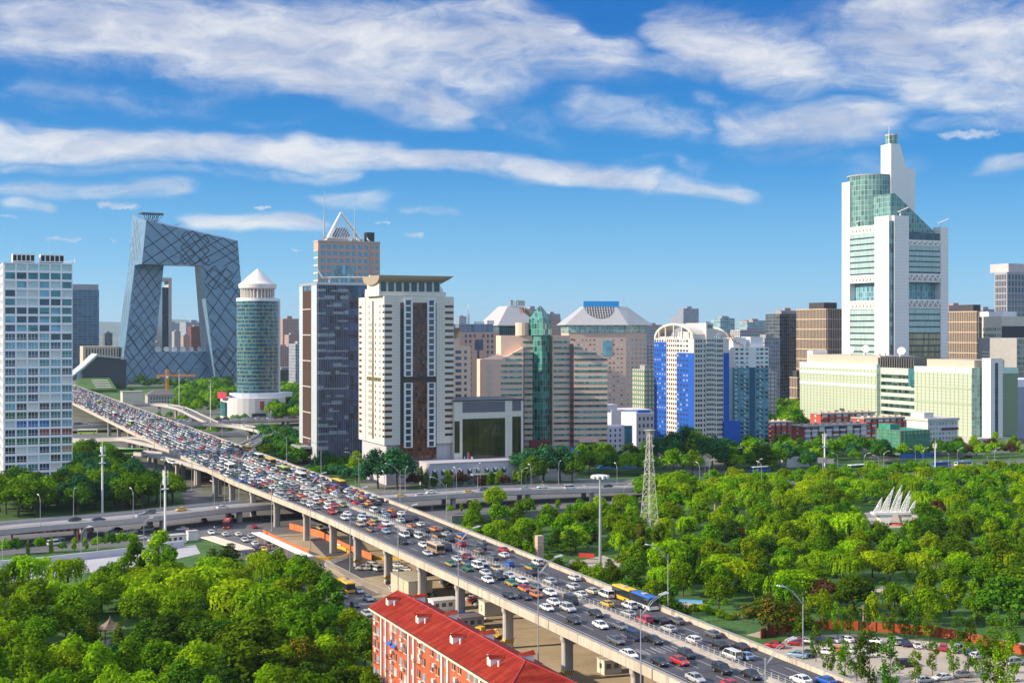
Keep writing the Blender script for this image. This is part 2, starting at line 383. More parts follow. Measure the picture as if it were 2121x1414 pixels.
# ================================================================== ring road on piers
ZD = 11.2
S0 = lambda q: 121.5 if q < 430 else max(115.5, 121.5 - (q - 430) * .05)
S1 = lambda q: 149.5 + 5.5 * min(1, max(0, (q - 190) / 240))
ring = empty('elevated_highway', sq(138, 300), 0, 'long straight elevated highway packed with cars, running past the hotel towards the looped glass tower', 'highway bridge')
RL = ring.location.copy()
def rq(s, q, z=0.0): return sq(s, q, z) - RL
QS = [60 + 40 * i for i in range(42)]
def ring_bar(name, f0, f1, z0, z1, m, parent=ring):
    mb = MB(); mb.loft([[rq(f0(q), q, z0), rq(f1(q), q, z0), rq(f1(q), q, z1), rq(f0(q), q, z1)] for q in QS])
    return mb.build(name, m, parent)
ring_bar('deck', lambda q: S0(q) + .6, lambda q: S1(q) - .6, ZD - .25, ZD, M_DECK)
ring_bar('girder', lambda q: S0(q) + 2.2, lambda q: S1(q) - 2.2, ZD - 1.7, ZD - .26, M_CONC_D)
ring_bar('parapet', lambda q: S0(q), lambda q: S0(q) + .55, ZD - 1.0, ZD + .85, M_PARA)
ring_bar('parapet', lambda q: S1(q) - .55, lambda q: S1(q), ZD - 1.0, ZD + .95, M_PARA)
ring_bar('hand_rail', lambda q: S0(q) + .15, lambda q: S0(q) + .35, ZD + 1.1, ZD + 1.25, M_STEEL)
ring_bar('hand_rail', lambda q: S1(q) - .35, lambda q: S1(q) - .15, ZD + 1.15, ZD + 1.3, M_STEEL)
MED = 139.6
ring_bar('median_strip', lambda q: MED - 2.0, lambda q: MED + .1, ZD + .01, ZD + .14, M_PARA)
mb = MB()
for i in range(300):
    q = 150 + i * 2.1; p = rq(MED, q, ZD); mb.cyl(p.x, p.y, p.z + .1, p.z + 1.15, .13, .11, 6)
for k in (.55, .95):
    a, b = rq(MED, 150, ZD + k), rq(MED, 780, ZD + k); mb.tube(a, b, .04, seg=4)
tag(mb.build('guard_posts', M_STEEL, ring), kind='stuff')
mb = MB()
def dash(s0, q0, q1, w=.09):
    mb.poly([rq(s0 - w, q0, ZD + .006), rq(s0 + w, q0, ZD + .006), rq(s0 + w, q1, ZD + .006), rq(s0 - w, q1, ZD + .006)])
for s0 in (128.2, 131.5, 134.6, 143.2, 146.6, 150.2):
    q = 150
    while q < 900:
        if s0 < S1(q) - 2: dash(s0, q, q + 6)
        q += 12
for s0 in (125.0, 137.3, 140.2): dash(s0, 100, 1200, .1)
for i in range(9): dash(127.5 + i * 1.2, 223, 227, .1)
lm = mb.mesh('lane_markings', M_LINE)
if lm.polygons[0].normal.z < 0: lm.flip_normals()
tag(inst('lane_markings', lm, ring), kind='stuff')
# piers
def pier(s, q, h, w=2.3, d=1.5, band=True):
    r = inst('pier', PIER_ME, ring, rq(s, q), A, (w / 2.3, d / 1.5, h / 9.3))
    if band: inst('warning_band', BAND_ME, r, (0, 0, 0))
    return r
pm = MB(); pm.loft([[(x * w, y * w2, z) for x, y in ((-1.15, -.5), (-.85, -.75), (.85, -.75), (1.15, -.5), (1.15, .5), (.85, .75), (-.85, .75), (-1.15, .5))] for z, w, w2 in ((0, 1, 1), (7.9, 1, 1), (8.6, 1.25, 1.1), (9.3, 1.25, 1.1))])
def _pier(t, b):
    o = t.new('ShaderNodeTexCoord').outputs['Object']; k = t.noise(t.vmath('MULTIPLY', o, (1.6, 1.6, .09)), 1.0, 4, .7); k2 = t.noise(o, .5, 4)
    t.put(b.inputs['Base Color'], t.mix(t.rng(k, .48, .7, 0, .75), t.mix(k2, (.38, .36, .34), (.52, .49, .45)), (.17, .16, .15)))
PIER_ME = pm.mesh('pier', mat('pier_concrete', None, .85, fn=_pier))
bm_ = MB()
for j in range(10):
    bm_.loft([[(x * 1.012, y * 1.012, z) for x, y in ((-1.15 + .23 * j, -.76), (-1.15 + .23 * (j + 1), -.76), (-1.15 + .23 * (j + 1), .76), (-1.15 + .23 * j, .76))] for z in (1.3, 1.75)], j % 2)
    bm_.loft([[(x * 1.012, y * 1.012, z) for x, y in ((-1.15 + .23 * j, -.76), (-1.15 + .23 * (j + 1), -.76), (-1.15 + .23 * (j + 1), .76), (-1.15 + .23 * j, .76))] for z in (1.76, 2.2)], (j + 1) % 2)
BAND_ME = bm_.mesh('warning_band', [M_DARKM, M_YELLOW])
PQ = [160, 190, 220, 250, 281, 311, 339, 368, 398, 425, 454, 490, 522, 555, 590, 630, 670, 710, 760, 810, 860, 910, 960]
for q in PQ:
    pier(S0(q) + 2.6, q, 9.45, band=q < 420)
    pier(min(150.5, S1(q) - 3.4), q + 4, 9.45, band=q < 420)
    b = MB(); p0 = rq(S0(q) + 1.3, q - .8, 8.95); p1 = rq(S1(q) - 2.4, q - .8, 8.95); p2 = rq(S1(q) - 2.4, q + .8, 8.95); p3 = rq(S0(q) + 1.3, q + .8, 8.95)
    b.loft([[p0, p1, p2, p3], [x + Vector((0, 0, .54)) for x in (p0, p1, p2, p3)]]); b.build('cross_beam', M_CONC_D, ring)

# ------------------------------------------------------------------ other elevated roads
def viaduct(name, label, pts, width, th=1.2, par=.9, piers=30, n=8, road=M_ASPH2, pier_w=2.0, low=False, cat='road bridge'):
    c = smooth(pts, n); ns = normals(c)
    o = c[0].copy(); o.z = 0
    c2 = [p - o for p in c]
    root = empty(name, o, 0, label, cat); h = width / 2
    strip(MB(), c2, ns, -h + .45, h - .45, -.3, 0).build('deck', road, root)
    strip(MB(), c2, ns, -h + 1.4, h - 1.4, -th - .3, -.31).build('girder', M_CONC_D, root)
    for s in (-1, 1):
        strip(MB(), c2, ns, s * h - (.4 if s > 0 else 0), s * h + (.4 if s < 0 else 0), -.9, par).build('parapet', M_CONC, root)
        strip(MB(), c2, ns, s * (h - .2) - .06, s * (h - .2) + .06, par + .25, par + .37).build('hand_rail', M_STEEL, root)
    acc = piers / 2
    for i in range(len(c2) - 1):
        acc += (c2[i + 1] - c2[i]).length
        if acc > piers:
            acc = 0
            z = c2[i].z - th - .28
            if z > 1.5:
                for s in (-.5, .5) if width > 12 else (0,):
                    p = c2[i] + ns[i] * (s * width * .55)
                    MB().box(-pier_w / 2, pier_w / 2, -.8, .8, 0, z).build('pier', M_CONC, root, (p.x, p.y, 0), math.atan2(ns[i].y, ns[i].x))
    return root, c, ns
TZ = 5.4
TON = [(-420, 230, TZ), (-260, 380, TZ), (-181, 453, TZ), (-142, 482, TZ), (-103, 517, TZ), (-55, 540, TZ), (5, 568, TZ), (80, 594, 3.6), (130, 625, 1.2)]
ton_root, TONC, TONN = viaduct('elevated_road', 'pale elevated river road crossing beneath the packed highway, with lamps along it', TON, 17.5, 1.0, .95, 28, road=mat('pale_worn_asphalt', None, .9, fn=lambda t, b: _asphalt(t, b, (.30, .29, .29), .2)))
viaduct('flyover', 'wide elevated avenue crossing the packed highway by the round tower, jammed with cars', [sq(-330, 985, 5), sq(-60, 1000, 5), sq(140, 1008, 5), sq(300, 1012, 5), sq(520, 1020, 4)], 26, 1.2, .9, 34, pier_w=2.4)
viaduct('ramp', 'curved ramp leaving the far side of the packed highway above the avenue trees', [at(222, 838, 10.5), at(275, 838, 10.4), at(330, 838, 10.2), at(375, 846, 9.2), at(410, 862, 7.5), at(440, 876, 6)], 9, 1.0, .9, 30, pier_w=1.6)
viaduct('ramp', 'ramp swinging round to a sharp bend beside the dark glass tower', [at(352, 880, 9.5), at(420, 879, 9), at(490, 882, 8.2), at(535, 890, 8), at(552, 897, 8), at(535, 910, 8.6), at(505, 926, 9.6), at(480, 940, 10.6)], 9, 1.0, .9, 26, pier_w=1.6)
viaduct('ramp', 'short ramp under the bend, joining the packed highway from the right', [at(372, 902, 10.5), at(420, 899, 9), at(470, 898, 8), at(515, 898, 7.6)], 8, 1.0, .9, 26, pier_w=1.6)
viaduct('ramp', 'ramp from the left carrying a green bus into the packed highway', [at(60, 942, 6.5), at(150, 934, 7), at(215, 930, 8), at(280, 937, 9.4), sq(109, 690, 10.2), sq(115, 650, 10.8), sq(120.5, 600, 11.0), sq(123, 570, 11.0)], 10, 1.0, .9, 30, pier_w=1.6)
viaduct('ramp', 'upper ramp from behind the white tower joining the packed highway', [at(60, 905, 7), at(150, 912, 8), at(210, 911, 9), at(262, 909, 10.2), sq(113, 765, 10.8), sq(118.5, 725, 11.0), sq(122, 690, 11.0)], 9, 1.0, .9, 30, pier_w=1.6)

# ------------------------------------------------------------------ the air
hm = bpy.data.materials.new('haze_air'); hm.use_nodes = True; t_ = NT(hm.node_tree)
for n_ in list(t_.n): t_.n.remove(n_)
pv = t_.new('ShaderNodeVolumePrincipled'); pv.inputs['Color'].default_value = (.66, .86, 1.0, 1); pv.inputs['Density'].default_value = 3.6e-5; pv.inputs['Anisotropy'].default_value = .25
t_.l.new(pv.outputs[0], t_.new('ShaderNodeOutputMaterial').inputs['Volume'])
HAZE = MB().box(-23900, 23900, -280, 23900, -1, 420).build('haze', hm); tag(HAZE, kind='stuff')
# ================================================================== buildings
class Bld:
    """a building whose south-west corner the photograph shows at column u and depth D; local x east, y north, z up"""
    def __init__(s, name, label, u, D, ul=None, ur=None, W=None, L=None, rot=24.0, cat='office tower', group=None):
        a = R(rot); s.rot = a; c, sn = math.cos(a), math.sin(a)
        x = px(u, D)
        if W is None: m = (ur - CX) / F; W = (m * D - x) / (c - sn * m)
        if L is None: m = (ul - CX) / F; L = (x - m * D) / (sn + c * m)
        s.W, s.L, s.D = W, L, D
        s.root = empty(name, (x, D, 0), a, label, cat, group)
        s.parts = {}; s.wins = []; s.frame = M_WHITE
    def mb(s, part, m):
        k = (part, m.name)
        if k not in s.parts: s.parts[k] = (MB(), m)
        return s.parts[k][0]
    def xz(s, face, a, o, z):
        if face == 'S': return (a, -o, z)
        if face == 'W': return (-o, a, z)
        if face == 'E': return (s.W + o, a, z)
        return (a, s.L + o, z)
    def fb(s, mb, face, a0, a1, o0, o1, z0, z1, mi=0):
        p = s.xz(face, a0, o0, z0); q = s.xz(face, a1, o1, z1)
        mb.box(p[0], q[0], p[1], q[1], z0, z1, mi)
    def core(s, z0, z1, m, part='core', x0=0.0, x1=None, y0=0.0, y1=None):
        s.mb(part, m).box(x0, s.W if x1 is None else x1, y0, s.L if y1 is None else y1, z0, z1)
    def u2a(s, face, u):
        """position along a face of the column u"""
        m = (u - CX) / F; c, sn = math.cos(s.rot), math.sin(s.rot); x, D = s.root.location.x, s.root.location.y
        return (m * D - x) / (c - sn * m) if face == 'S' else (x - m * D) / (sn + c * m)
    def z(s, v, d=0.0): return hz(v, s.D + d)
    def win(s, face, a, z, wd, h, o, mats, mull=(1, 1), part='window'):
        s.wins.append((face, a, z, wd, h, o, rnd.choice(mats), mull, part))
    def grid(s, face, a0, a1, z0, z1, cols, rows, fw=.7, fh=.55, mats=(), wall=None, depth=.35, mull=(1, 1), zoff=.5, bars=True, skip=None, wpart='wall', part='window'):
        """window grid: bars of wall standing proud of the panes"""
        cw = (a1 - a0) / cols; ch = (z1 - z0) / rows
        if bars and wall is not None:
            mb = s.mb(wpart, wall); px_ = cw * (1 - fw) / 2; bot = ch * (1 - fh) * zoff; topb = ch * (1 - fh) * (1 - zoff)
            for r in range(rows + 1):
                lo = z0 + r * ch - (topb if r else 0); hi = z0 + r * ch + (bot if r < rows else 0)
                if hi - lo > .02: s.fb(mb, face, a0, a1, -.1, depth, lo, hi)
            for c in range(cols + 1):
                lo = a0 + c * cw - (px_ if c else 0); hi = a0 + c * cw + (px_ if c < cols else 0)
                if hi - lo > .02: s.fb(mb, face, lo, hi, -.1, depth - .04, z0, z1)
        for r in range(rows):
            for c in range(cols):
                if skip and skip(c, r): continue
                s.win(face, a0 + (c + .5) * cw, z0 + r * ch + ch * (1 - fh) * zoff + ch * fh / 2, cw * fw, ch * fh, 0.06 if bars and wall is not None else .03, mats, mull, part)
    def bands(s, face, a0, a1, z0, z1, rows, fh, m, o=.08, part='window_band', zoff=.5):
        ch = (z1 - z0) / rows
        for r in range(rows):
            mb = MB(); lo = z0 + r * ch + ch * (1 - fh) * zoff
            s.fb(mb, face, a0, a1, -.2, o, lo, lo + ch * fh); mb.build(part, m if not isinstance(m, (list, tuple)) else rnd.choice(m), s.root)
    def fins(s, mb, face, a0, a1, z0, z1, n, wd, dep, o0=-.05):
        for i in range(n):
            a = a0 + (a1 - a0) * (i + .5) / n; s.fb(mb, face, a - wd / 2, a + wd / 2, o0, dep, z0, z1)
    def done(s, limit=100):
        for (part, _), (mb, m) in s.parts.items():
            if mb.f: mb.build(part, m, s.root)
        cache = {}
        ws = s.wins
        if len(ws) > limit: ws = sorted(ws, key=lambda q: -q[3] * q[4])
        for i, (face, a, z, wd, h, o, m, mull, part) in enumerate(ws[:limit]):
            k = (round(wd, 2), round(h, 2), m.name, mull)
            if k not in cache: cache[k] = pane(wd, h, m, s.frame, mull)
            inst(part, cache[k], s.root, s.xz(face, a, o, z), {'S': 0, 'W': -math.pi / 2, 'E': math.pi / 2, 'N': math.pi}[face])
        if len(ws) > limit:
            rest = {}
            mats = []
            mb = MB()
            for (face, a, z, wd, h, o, m, mull, part) in ws[limit:]:
                if m not in mats: mats.append(m)
                s.fb(mb, face, a - wd / 2, a + wd / 2, -.02, o, z - h / 2, z + h / 2, mats.index(m))
            tag(mb.build('windows', mats, s.root), kind='stuff')
        return s
def pane(wd, h, m, frame, mull):
    mb = MB(); mb.box(-wd / 2, wd / 2, -.0, .12, -h / 2, h / 2, 0)
    nx, nz = mull
    if nx > 1 or nz > 1:
        t = .07
        for i in range(1, nx): x = -wd / 2 + wd * i / nx; mb.box(x - t, x + t, -.06, .05, -h / 2, h / 2, 1)
        for i in range(1, nz): zz = -h / 2 + h * (i / nz if nz != 2 else .3); mb.box(-wd / 2, wd / 2, -.055, .045, zz - t, zz + t, 1)
    return mb.mesh('window', [m, frame])

# glass
G_DARK = glass('dark_glass', (.035, .05, .065), .08, var=.4)
G_NAVY = glass('navy_glass', (.03, .06, .12), .08, var=.4)
G_TEAL = glass('teal_glass', (.05, .19, .22), .1, var=.4)
G_PALE = mat('pale_blind', (.50, .62, .64), .35, var=.12)
G_BLIND = mat('white_blind', (.62, .66, .62), .5, var=.12)
G_SKY = glass('sky_blue_glass', (.16, .36, .46), .12, var=.3)
G_GREEN = glass('green_glass', (.04, .14, .08), .1, var=.5)
G_GOLD = glass('brown_glass', (.10, .035, .018), .12, var=.6, spec=.6)

# ------------------------------------------------------------------ white gridded tower, left
W_SOHO = mat('white_cladding', (.84, .84, .86), .55, var=.03)
b = Bld('apartment_tower', 'white gridded tower at the left edge with two dark louvred boxes on its roof', 9, 629, ur=150, L=30, cat='tower')
t_z = b.z(541); b.core(0, t_z - .5, mat('shade_grey', (.3, .32, .35), .8))
def soho_m(c, r):
    return None
frost = mat('frosted_green_glass', (.42, .62, .60), .3, var=.3, vs=1.2)
red_b = mat('red_blind', (.25, .05, .05), .5); blue_b = mat('blue_blind', (.02, .14, .42), .4); brown_b = mat('ochre_blind', (.35, .22, .08), .5)
pool = [G_NAVY, G_DARK, G_TEAL, G_TEAL, G_SKY, G_SKY, G_PALE, G_NAVY, G_BLIND, G_TEAL]
b.grid('S', 0, b.W, 2, t_z - .5, 6, 25, .86, .74, pool, W_SOHO, .5, (3, 2), zoff=.45)
b.grid('W', .5, b.L, 2, t_z - .5, 6, 25, .8, .62, [G_BLIND, G_PALE, mat('cream_blind', (.66, .58, .42), .5)], W_SOHO, .5, (3, 2), zoff=.45)
for i, wn in enumerate(b.wins):
    r = int((wn[2] - 2) / ((t_z - 2.5) / 25)); c = int(wn[1] / (b.W / 6))
    m = wn[6]
    if wn[0] == 'S':
        if r == 24: m = frost
        if r == 5 and c in (3, 4, 5): m = red_b
        if r == 6 and c in (1, 2, 3): m = blue_b
        if r == 5 - 1 and c < 6: m = G_GREEN
        if r in (7,) and c < 2: m = G_GREEN
        if r == 3 and c == 5: m = brown_b
    b.wins[i] = wn[:6] + (m,) + wn[7:]
lv = mat('black_louvre', (.02, .02, .025), .6)
for ua, ub in ((27, 73), (85, 134)):
    x0, x1 = b.u2a('S', ua), b.u2a('S', ub); mb = MB()
    mb.box(x0, x1, 3, 12, t_z, t_z + 4, 0); mb.build('roof_plant_room', W_SOHO, b.root)
    ob = MB(); n = 5
    for i in range(n): ob.box(x0 + (x1 - x0) * (i + .12) / n, x0 + (x1 - x0) * (i + .88) / n, 2.9, 3.2, t_z + .6, t_z + 3.3)
    ob.build('louvre', lv, b.root)
mb = MB()
for x in (7, 21): mb.tube((x, 6, t_z + 4), (x, 6, t_z + 9), .08, .03, 5)
mb.build('antenna', M_STEEL, b.root)
MB().tube((b.W - 4, 2, t_z), (b.W + 1.4, 0, t_z + .8), .2).tube((b.W + 1.4, 0, t_z), (b.W + 1.4, 0, t_z + 2), .35).build('cleaning_crane', M_WHITE, b.root)
b.done()

# ------------------------------------------------------------------ dark blue slab behind it, and the beige building with fins
b = Bld('glass_tower', 'dark blue glass slab with a grey top, behind the white gridded tower', 120, 1950, ur=205, L=45)
zt = b.z(588); b.core(0, zt - 8, glass('blue_slab_glass', (.03, .10, .19), .15, (7, 4.2), .45, line=(.14, .22, .28), lw=.5), 'curtain_wall'); b.core(zt - 8, zt, mat('grey_band', (.34, .33, .38), .7), 'crown', .6, b.W - .6, .6, b.L - .6); b.done()
b = Bld('finned_building', 'low sandstone building with tall narrow window slots left of the looped tower', 172, 1800, ur=246, L=40, cat='building')
zt = b.z(717); b.core(0, zt, mat('sandstone', (.55, .45, .33), .8), 'wall'); b.fins(b.mb('window', G_DARK), 'S', 3, b.W, b.z(752), zt - 3, 12, 1.6, .15); b.done()
b = Bld('hall', 'low dark hall with a pale bent roof left of the looped tower', 160, 1640, ur=262, L=60, cat='hall')
mb = MB(); W = b.W; zz = lambda v: b.z(v)
prof = [(-8, zz(784)), (8, zz(764)), (24, zz(738)), (W, zz(744)), (W, zz(742) + .1), (24, zz(733)), (7, zz(760)), (-10, zz(784) + .4)]
mb.loft([[(x, -2, z) for x, z in prof], [(x, b.L, z) for x, z in prof]]); mb.build('roof', mat('zinc', (.42, .45, .44), .6), b.root)
MB().loft([[(x, y, z) for x, z in ((2, 0), (W, 0), (W, zz(746)), (24, zz(740)), (9, zz(764)))] for y in (2, b.L)]).build('wall', mat('dark_hall_glass', (.04, .05, .07), .3), b.root); b.done()

# ------------------------------------------------------------------ the looped tower
rot = 30.0
b = Bld('looped_tower', 'leaning glass tower bent into a closed loop, crossed by dark diagonal lines, helipad on top', 303, 1790, ur=492, L=75, rot=rot)
glz = glass('loop_glass', (.135, .245, .36), .2, (5.2, 4.2), .10, spec=.8, tilt=.015)
top = lambda x, y: 223 - .183 * x + .178 * y
def q4(x0, x1, y0, y1, z): return [(x0, y0, z), (x1, y0, z), (x1, y1, z), (x0, y1, z)]
def tp(x0, x1, y0, y1): return [(x0, y0, top(x0, y0)), (x1, y0, top(x1, y0)), (x1, y1, top(x1, y1)), (x0, y1, top(x0, y1))]
MB().loft([[(-6, 0, 164), (131, 0, 164), (131, 38, 164), (-6, 38, 164)], [(0, 0, 223), (128, 0, top(128, 0)), (128, 38, top(128, 38)), (0, 38, top(0, 38))]]).build('overhang', glz, b.root)
MB().loft([[(-5.9, 38.1, 164), (34, 38.1, 164), (34, 75, 164), (-5.9, 75, 164)], [(0, 38.1, top(0, 38)), (36, 38.1, top(36, 38)), (36, 75, top(36, 75)), (0, 75, top(0, 75))]]).build('overhang', glz, b.root)
MB().loft([[(-28, 28, 0), (14, 28, 0), (14, 72, 0), (-28, 72, 0)], [(-6, 38, 163.9), (34, 38, 163.9), (34, 75, 163.9), (-6, 75, 163.9)]]).build('leg', glz, b.root)
MB().loft([[(97, 0, 0), (147, 0, 0), (147, 58, 0), (97, 58, 0)], [(76, .1, 163.9), (130.9, .1, 163.9), (130.9, 32, 163.9), (76, 32, 163.9)]]).build('leg', glz, b.root)
MB().loft([[(-10, 30, 0), (98, 30, 0), (98, 74, 0), (-10, 74, 0)], [(-6, 33, 44), (91, 33, 44), (91, 74, 44), (-6, 74, 44)]]).build('podium', glz, b.root)
br = mat('diagrid', (.02, .03, .05), .6, spec=.2)
def diagrid(mb, bl, brr, tr, tl, nu, nv, off, wd=1.25, extra=()):
    P4 = [Vector(p) for p in (bl, brr, tr, tl)]
    n = (P4[1] - P4[0]).cross(P4[3] - P4[0]).normalized()
    pt = lambda u, v: (P4[0] * (1 - u) + P4[1] * u) * (1 - v) + (P4[3] * (1 - u) + P4[2] * u) * v
    def seg(u0, v0, u1, v1):
        a, c = pt(u0, v0), pt(u1, v1); d = (c - a)
        if d.length < .5: return
        s_ = d.normalized().cross(n) * wd / 2
        lo, hi = n * -.05, n * off
        mb.loft([[a - s_ + lo, a + s_ + lo, a + s_ + hi, a - s_ + hi], [c - s_ + lo, c + s_ + lo, c + s_ + hi, c - s_ + hi]])
    lines = []
    for i in range(-nv, nu + 1):
        for sgn in (1, -1):
            if (i * 7 + sgn * 3) % 11 == 0: continue
            # u*nu -/+ v*nv = i (+nv)
            k = i if sgn > 0 else i + nv
            pts = []
            for j in range(0, 41):
                v = j / 40; u = (k + sgn * v * nv) / nu
                if 0 <= u <= 1: pts.append((u, v))
            if len(pts) > 1: seg(*pts[0], *pts[-1])
    for e in extra: seg(*e)
mb = MB()
def dense(u0, u1, v0, v1, n):
    out = []
    for i in range(n):
        f = (i + .5) / n
        out += [(u0 + (u1 - u0) * f, v0, u1, v0 + (v1 - v0) * (1 - f)), (u0 + (u1 - u0) * f, v0, u0, v0 + (v1 - v0) * f),
                (u0, v0 + (v1 - v0) * f, u0 + (u1 - u0) * (1 - f), v1), (u1, v0 + (v1 - v0) * f, u0 + (u1 - u0) * f, v1)]
    return out
diagrid(mb, (-6, 0, 164), (131, 0, 164), (128, 0, top(128, 0)), (0, 0, 223), 6, 3, .25, 1.15, extra=dense(.38, .68, .02, .95, 3))
diagrid(mb, (97, 0, 0), (147, 0, 0), (130.9, .1, 163.9), (76, .1, 163.9), 3, 7, .25, 1.1, extra=dense(.1, .8, .8, .98, 2) + dense(0, .6, .1, .3, 2))
diagrid(mb, (-28, 28, 0), (14, 28, 0), (34, 38, 163.9), (-6, 38, 163.9), 3, 9, .25, .9, extra=dense(.0, 1, .2, .5, 2))
diagrid(mb, (14.2, 30, 0), (97, 30, 0), (91, 33, 44), (20, 33, 44), 4, 2, .25, 1.0)
mb.build('diagrid', br, b.root)
lt = mat('pale_diagrid', (.30, .36, .38), .5); mb = MB()
diagrid(mb, (-28, 72, 0), (-28, 28, 0), (-6, 38, 163.9), (-6, 75, 163.9), 3, 9, .2, wd=.5)
diagrid(mb, (-6, 75, 164), (-6, 0, 164), (0, 0, 223), (0, 75, top(0, 75)), 4, 3, .2, wd=.5, extra=dense(.2, .7, .1, .9, 3))
diagrid(mb, (97, 58, 0), (97, 0, 0), (76, .1, 163.9), (76, 32, 163.9), 3, 9, .2, wd=.45)
mb.build('diagrid', lt, b.root)
# helipad on stilts
mb = MB(); hx, hy = 12, 22; hz_ = top(hx, hy)
mb.prism([(hx - 15, hy - 9), (hx + 15, hy - 9), (hx + 17, hy), (hx + 15, hy + 9), (hx - 15, hy + 9), (hx - 17, hy)], hz_ + 8.5, hz_ + 10.5)
for x in (-8, -2, 4, 10):
    for y in (-6, 6): mb.tube((hx + x * .6, hy + y * .7, hz_ - 2), (hx + x, hy + y, hz_ + 8.6), .5)
    mb.tube((hx + x * .6, hy - 5, hz_ - 2), (hx + x + 6, hy - 6, hz_ + 8.6), .35)
mb.build('helipad', mat('helipad_steel', (.10, .11, .13), .6), b.root)
MB().tube((44, 8, top(44, 8)), (46, 8, top(44, 8) + 4), .5).tube((46, 8, top(44, 8) + 4), (52, 6, top(44, 8) + 9), .4).tube((46, 8, top(44, 8) + 4), (40, 9, top(44, 8) + 2.5), .5).build('cleaning_crane', M_STEEL, b.root)
for i in range(6):
    x = 26 + i * 11.5
    dm = MB(); dm.lathe(0, 0, [(.3, 0), (2.2, .4), (3.8, 1.4), (4.2, 2.2), (3.6, 2.0), (.4, .9)], 14)
    d = dm.build('dish', M_WHITE, b.root, (x, 38, 47), 0, True); d.rotation_euler = (R(65), 0, R(-20 + 9 * i)); d.scale = (1 - .06 * (i % 3),) * 3
    MB().tube((x, 39.5, 44), (x, 39.5, 47), .5).build('dish_stand', M_STEEL, b.root)
b.done()
# the lower tower seen through the loop
b = Bld('slender_tower', 'slim dark tower with hollow grey frame on top, seen through the leaning loop', 336, 2080, ur=349, L=40)
zt = b.z(595); b.core(0, zt, glass('slim_dark_glass', (.02, .03, .05), .2, (3, 4), .3), 'curtain_wall')
mb = MB(); z2 = b.z(575); mb.box(b.W, b.W + 5, 0, b.L, 0, z2); mb.box(-1, b.W, 0, b.L, z2 - 5, z2); mb.build('frame', M_CONC, b.root); b.done()

# ------------------------------------------------------------------ round blue tower with a cone roof on a white drum
D = 1130; x = px(533.5, D); r = 42.5 / F * D
t = empty('round_tower', (x, D, 0), A, 'round blue-green glass tower with a white cone roof on a colonnaded crown', 'office tower')
zt = hz(624, D)
def _rg(t_, b_):
    o = t_.new('ShaderNodeTexCoord').outputs['Object']; x_, y_, z_ = t_.sep(o)
    an = t_.math('MULTIPLY', t_.math('ARCTAN2', y_, x_), 14.0); fl = t_.math('DIVIDE', z_, 3.3)
    wn = t_.new('ShaderNodeTexWhiteNoise', noise_dimensions='2D'); t_.put(wn.inputs[0], t_.comb(t_.math('FLOOR', an), t_.math('FLOOR', fl)))
    c = t_.ramp(wn.outputs[0], [(0, (.005, .03, .07)), (.45, (.01, .08, .15)), (.8, (.025, .15, .22)), (1, (.10, .22, .20))])
    sp = t_.math('LESS_THAN', t_.math('FRACT', fl), .34)
    t_.put(b_.inputs['Base Color'], t_.mix(sp, c, (.15, .20, .13)))
    j = t_.vmath('SCALE', t_.vmath('SUBTRACT', wn.outputs[1], (.5, .5, .5))); j.node.inputs['Scale'].default_value = .12
    t_.put(b_.inputs['Normal'], t_.vmath('NORMALIZE', t_.vmath('ADD', t_.new('ShaderNodeNewGeometry').outputs['Normal'], j)))
mb = MB(); mb.cyl(0, 0, 18, zt, r, r, 48); mb.build('curtain_wall', mat('round_glass', None, .08, spec=.9, fn=_rg), t, smooth=False)
MB().cyl(0, 0, zt, zt + 2.6, r + .35, r + .35, 48).build('parapet', M_WHITE, t)
cr = mat('crown_stone', (.66, .62, .58), .6)
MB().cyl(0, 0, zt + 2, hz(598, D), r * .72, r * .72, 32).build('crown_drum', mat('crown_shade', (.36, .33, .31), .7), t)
for i in range(28):
    a = 2 * math.pi * i / 28; MB().cyl(r * .79 * math.cos(a), r * .79 * math.sin(a), zt + 2.4, hz(598, D), .5, .5, 8).build('column', cr, t)
MB().lathe(0, 0, [(r * .8, hz(599, D)), (r * .9, hz(597, D)), (r * .92, hz(589, D)), (r * .72, hz(583, D)), (r * .42, hz(571, D)), (.1, hz(556, D))], 36).build('cone_roof', mat('cone_white', (.74, .70, .66), .5), t, smooth=False)
MB().box(r - .4, r + 1.2, -4, 4, 18, zt + 2).build('service_shaft', M_WHITE, t)
t2 = empty('drum_building', (x + 1, D - 14, 0), A, 'low white drum-shaped building at the foot of the round tower', 'building')
mb = MB(); mb.prism([(26 * math.cos(q_), 22 * math.sin(q_) + 2) for q_ in [math.pi * (1 + i / 16) for i in range(17)]] + [(26, 18), (-26, 18)], 0, 17.5); mb.build('wall', mat('panelled_white', (.68, .66, .64), .5, var=.06), t2)
MB().prism([(27 * math.cos(q_) + 6, 18 * math.sin(q_) + 6) for q_ in [math.pi * 2 * i / 24 for i in range(24)]], 17.5, 21).build('roof', mat('pale_roof', (.62, .66, .72), .5), t2)
mb = MB()
for i in range(5): mb.box(-27, -26, -4 + i * 4, -1.2 + i * 4, 2, 14)
mb.build('window', G_TEAL, t2)
MB().box(-8, 4, -21.5, -20.2, 0, 5).build('entrance', G_DARK, t2); MB().box(-1, 2.5, -20.9, -20.3, 8, 15).build('red_panel', mat('dull_red', (.35, .08, .06), .6), t2)
MB().prism([(-30, -2), (-26, -6), (-25, 8), (-30, 10)], 17, 22).build('corner_sign', mat('magenta_red', (.6, .03, .08), .5), t2)

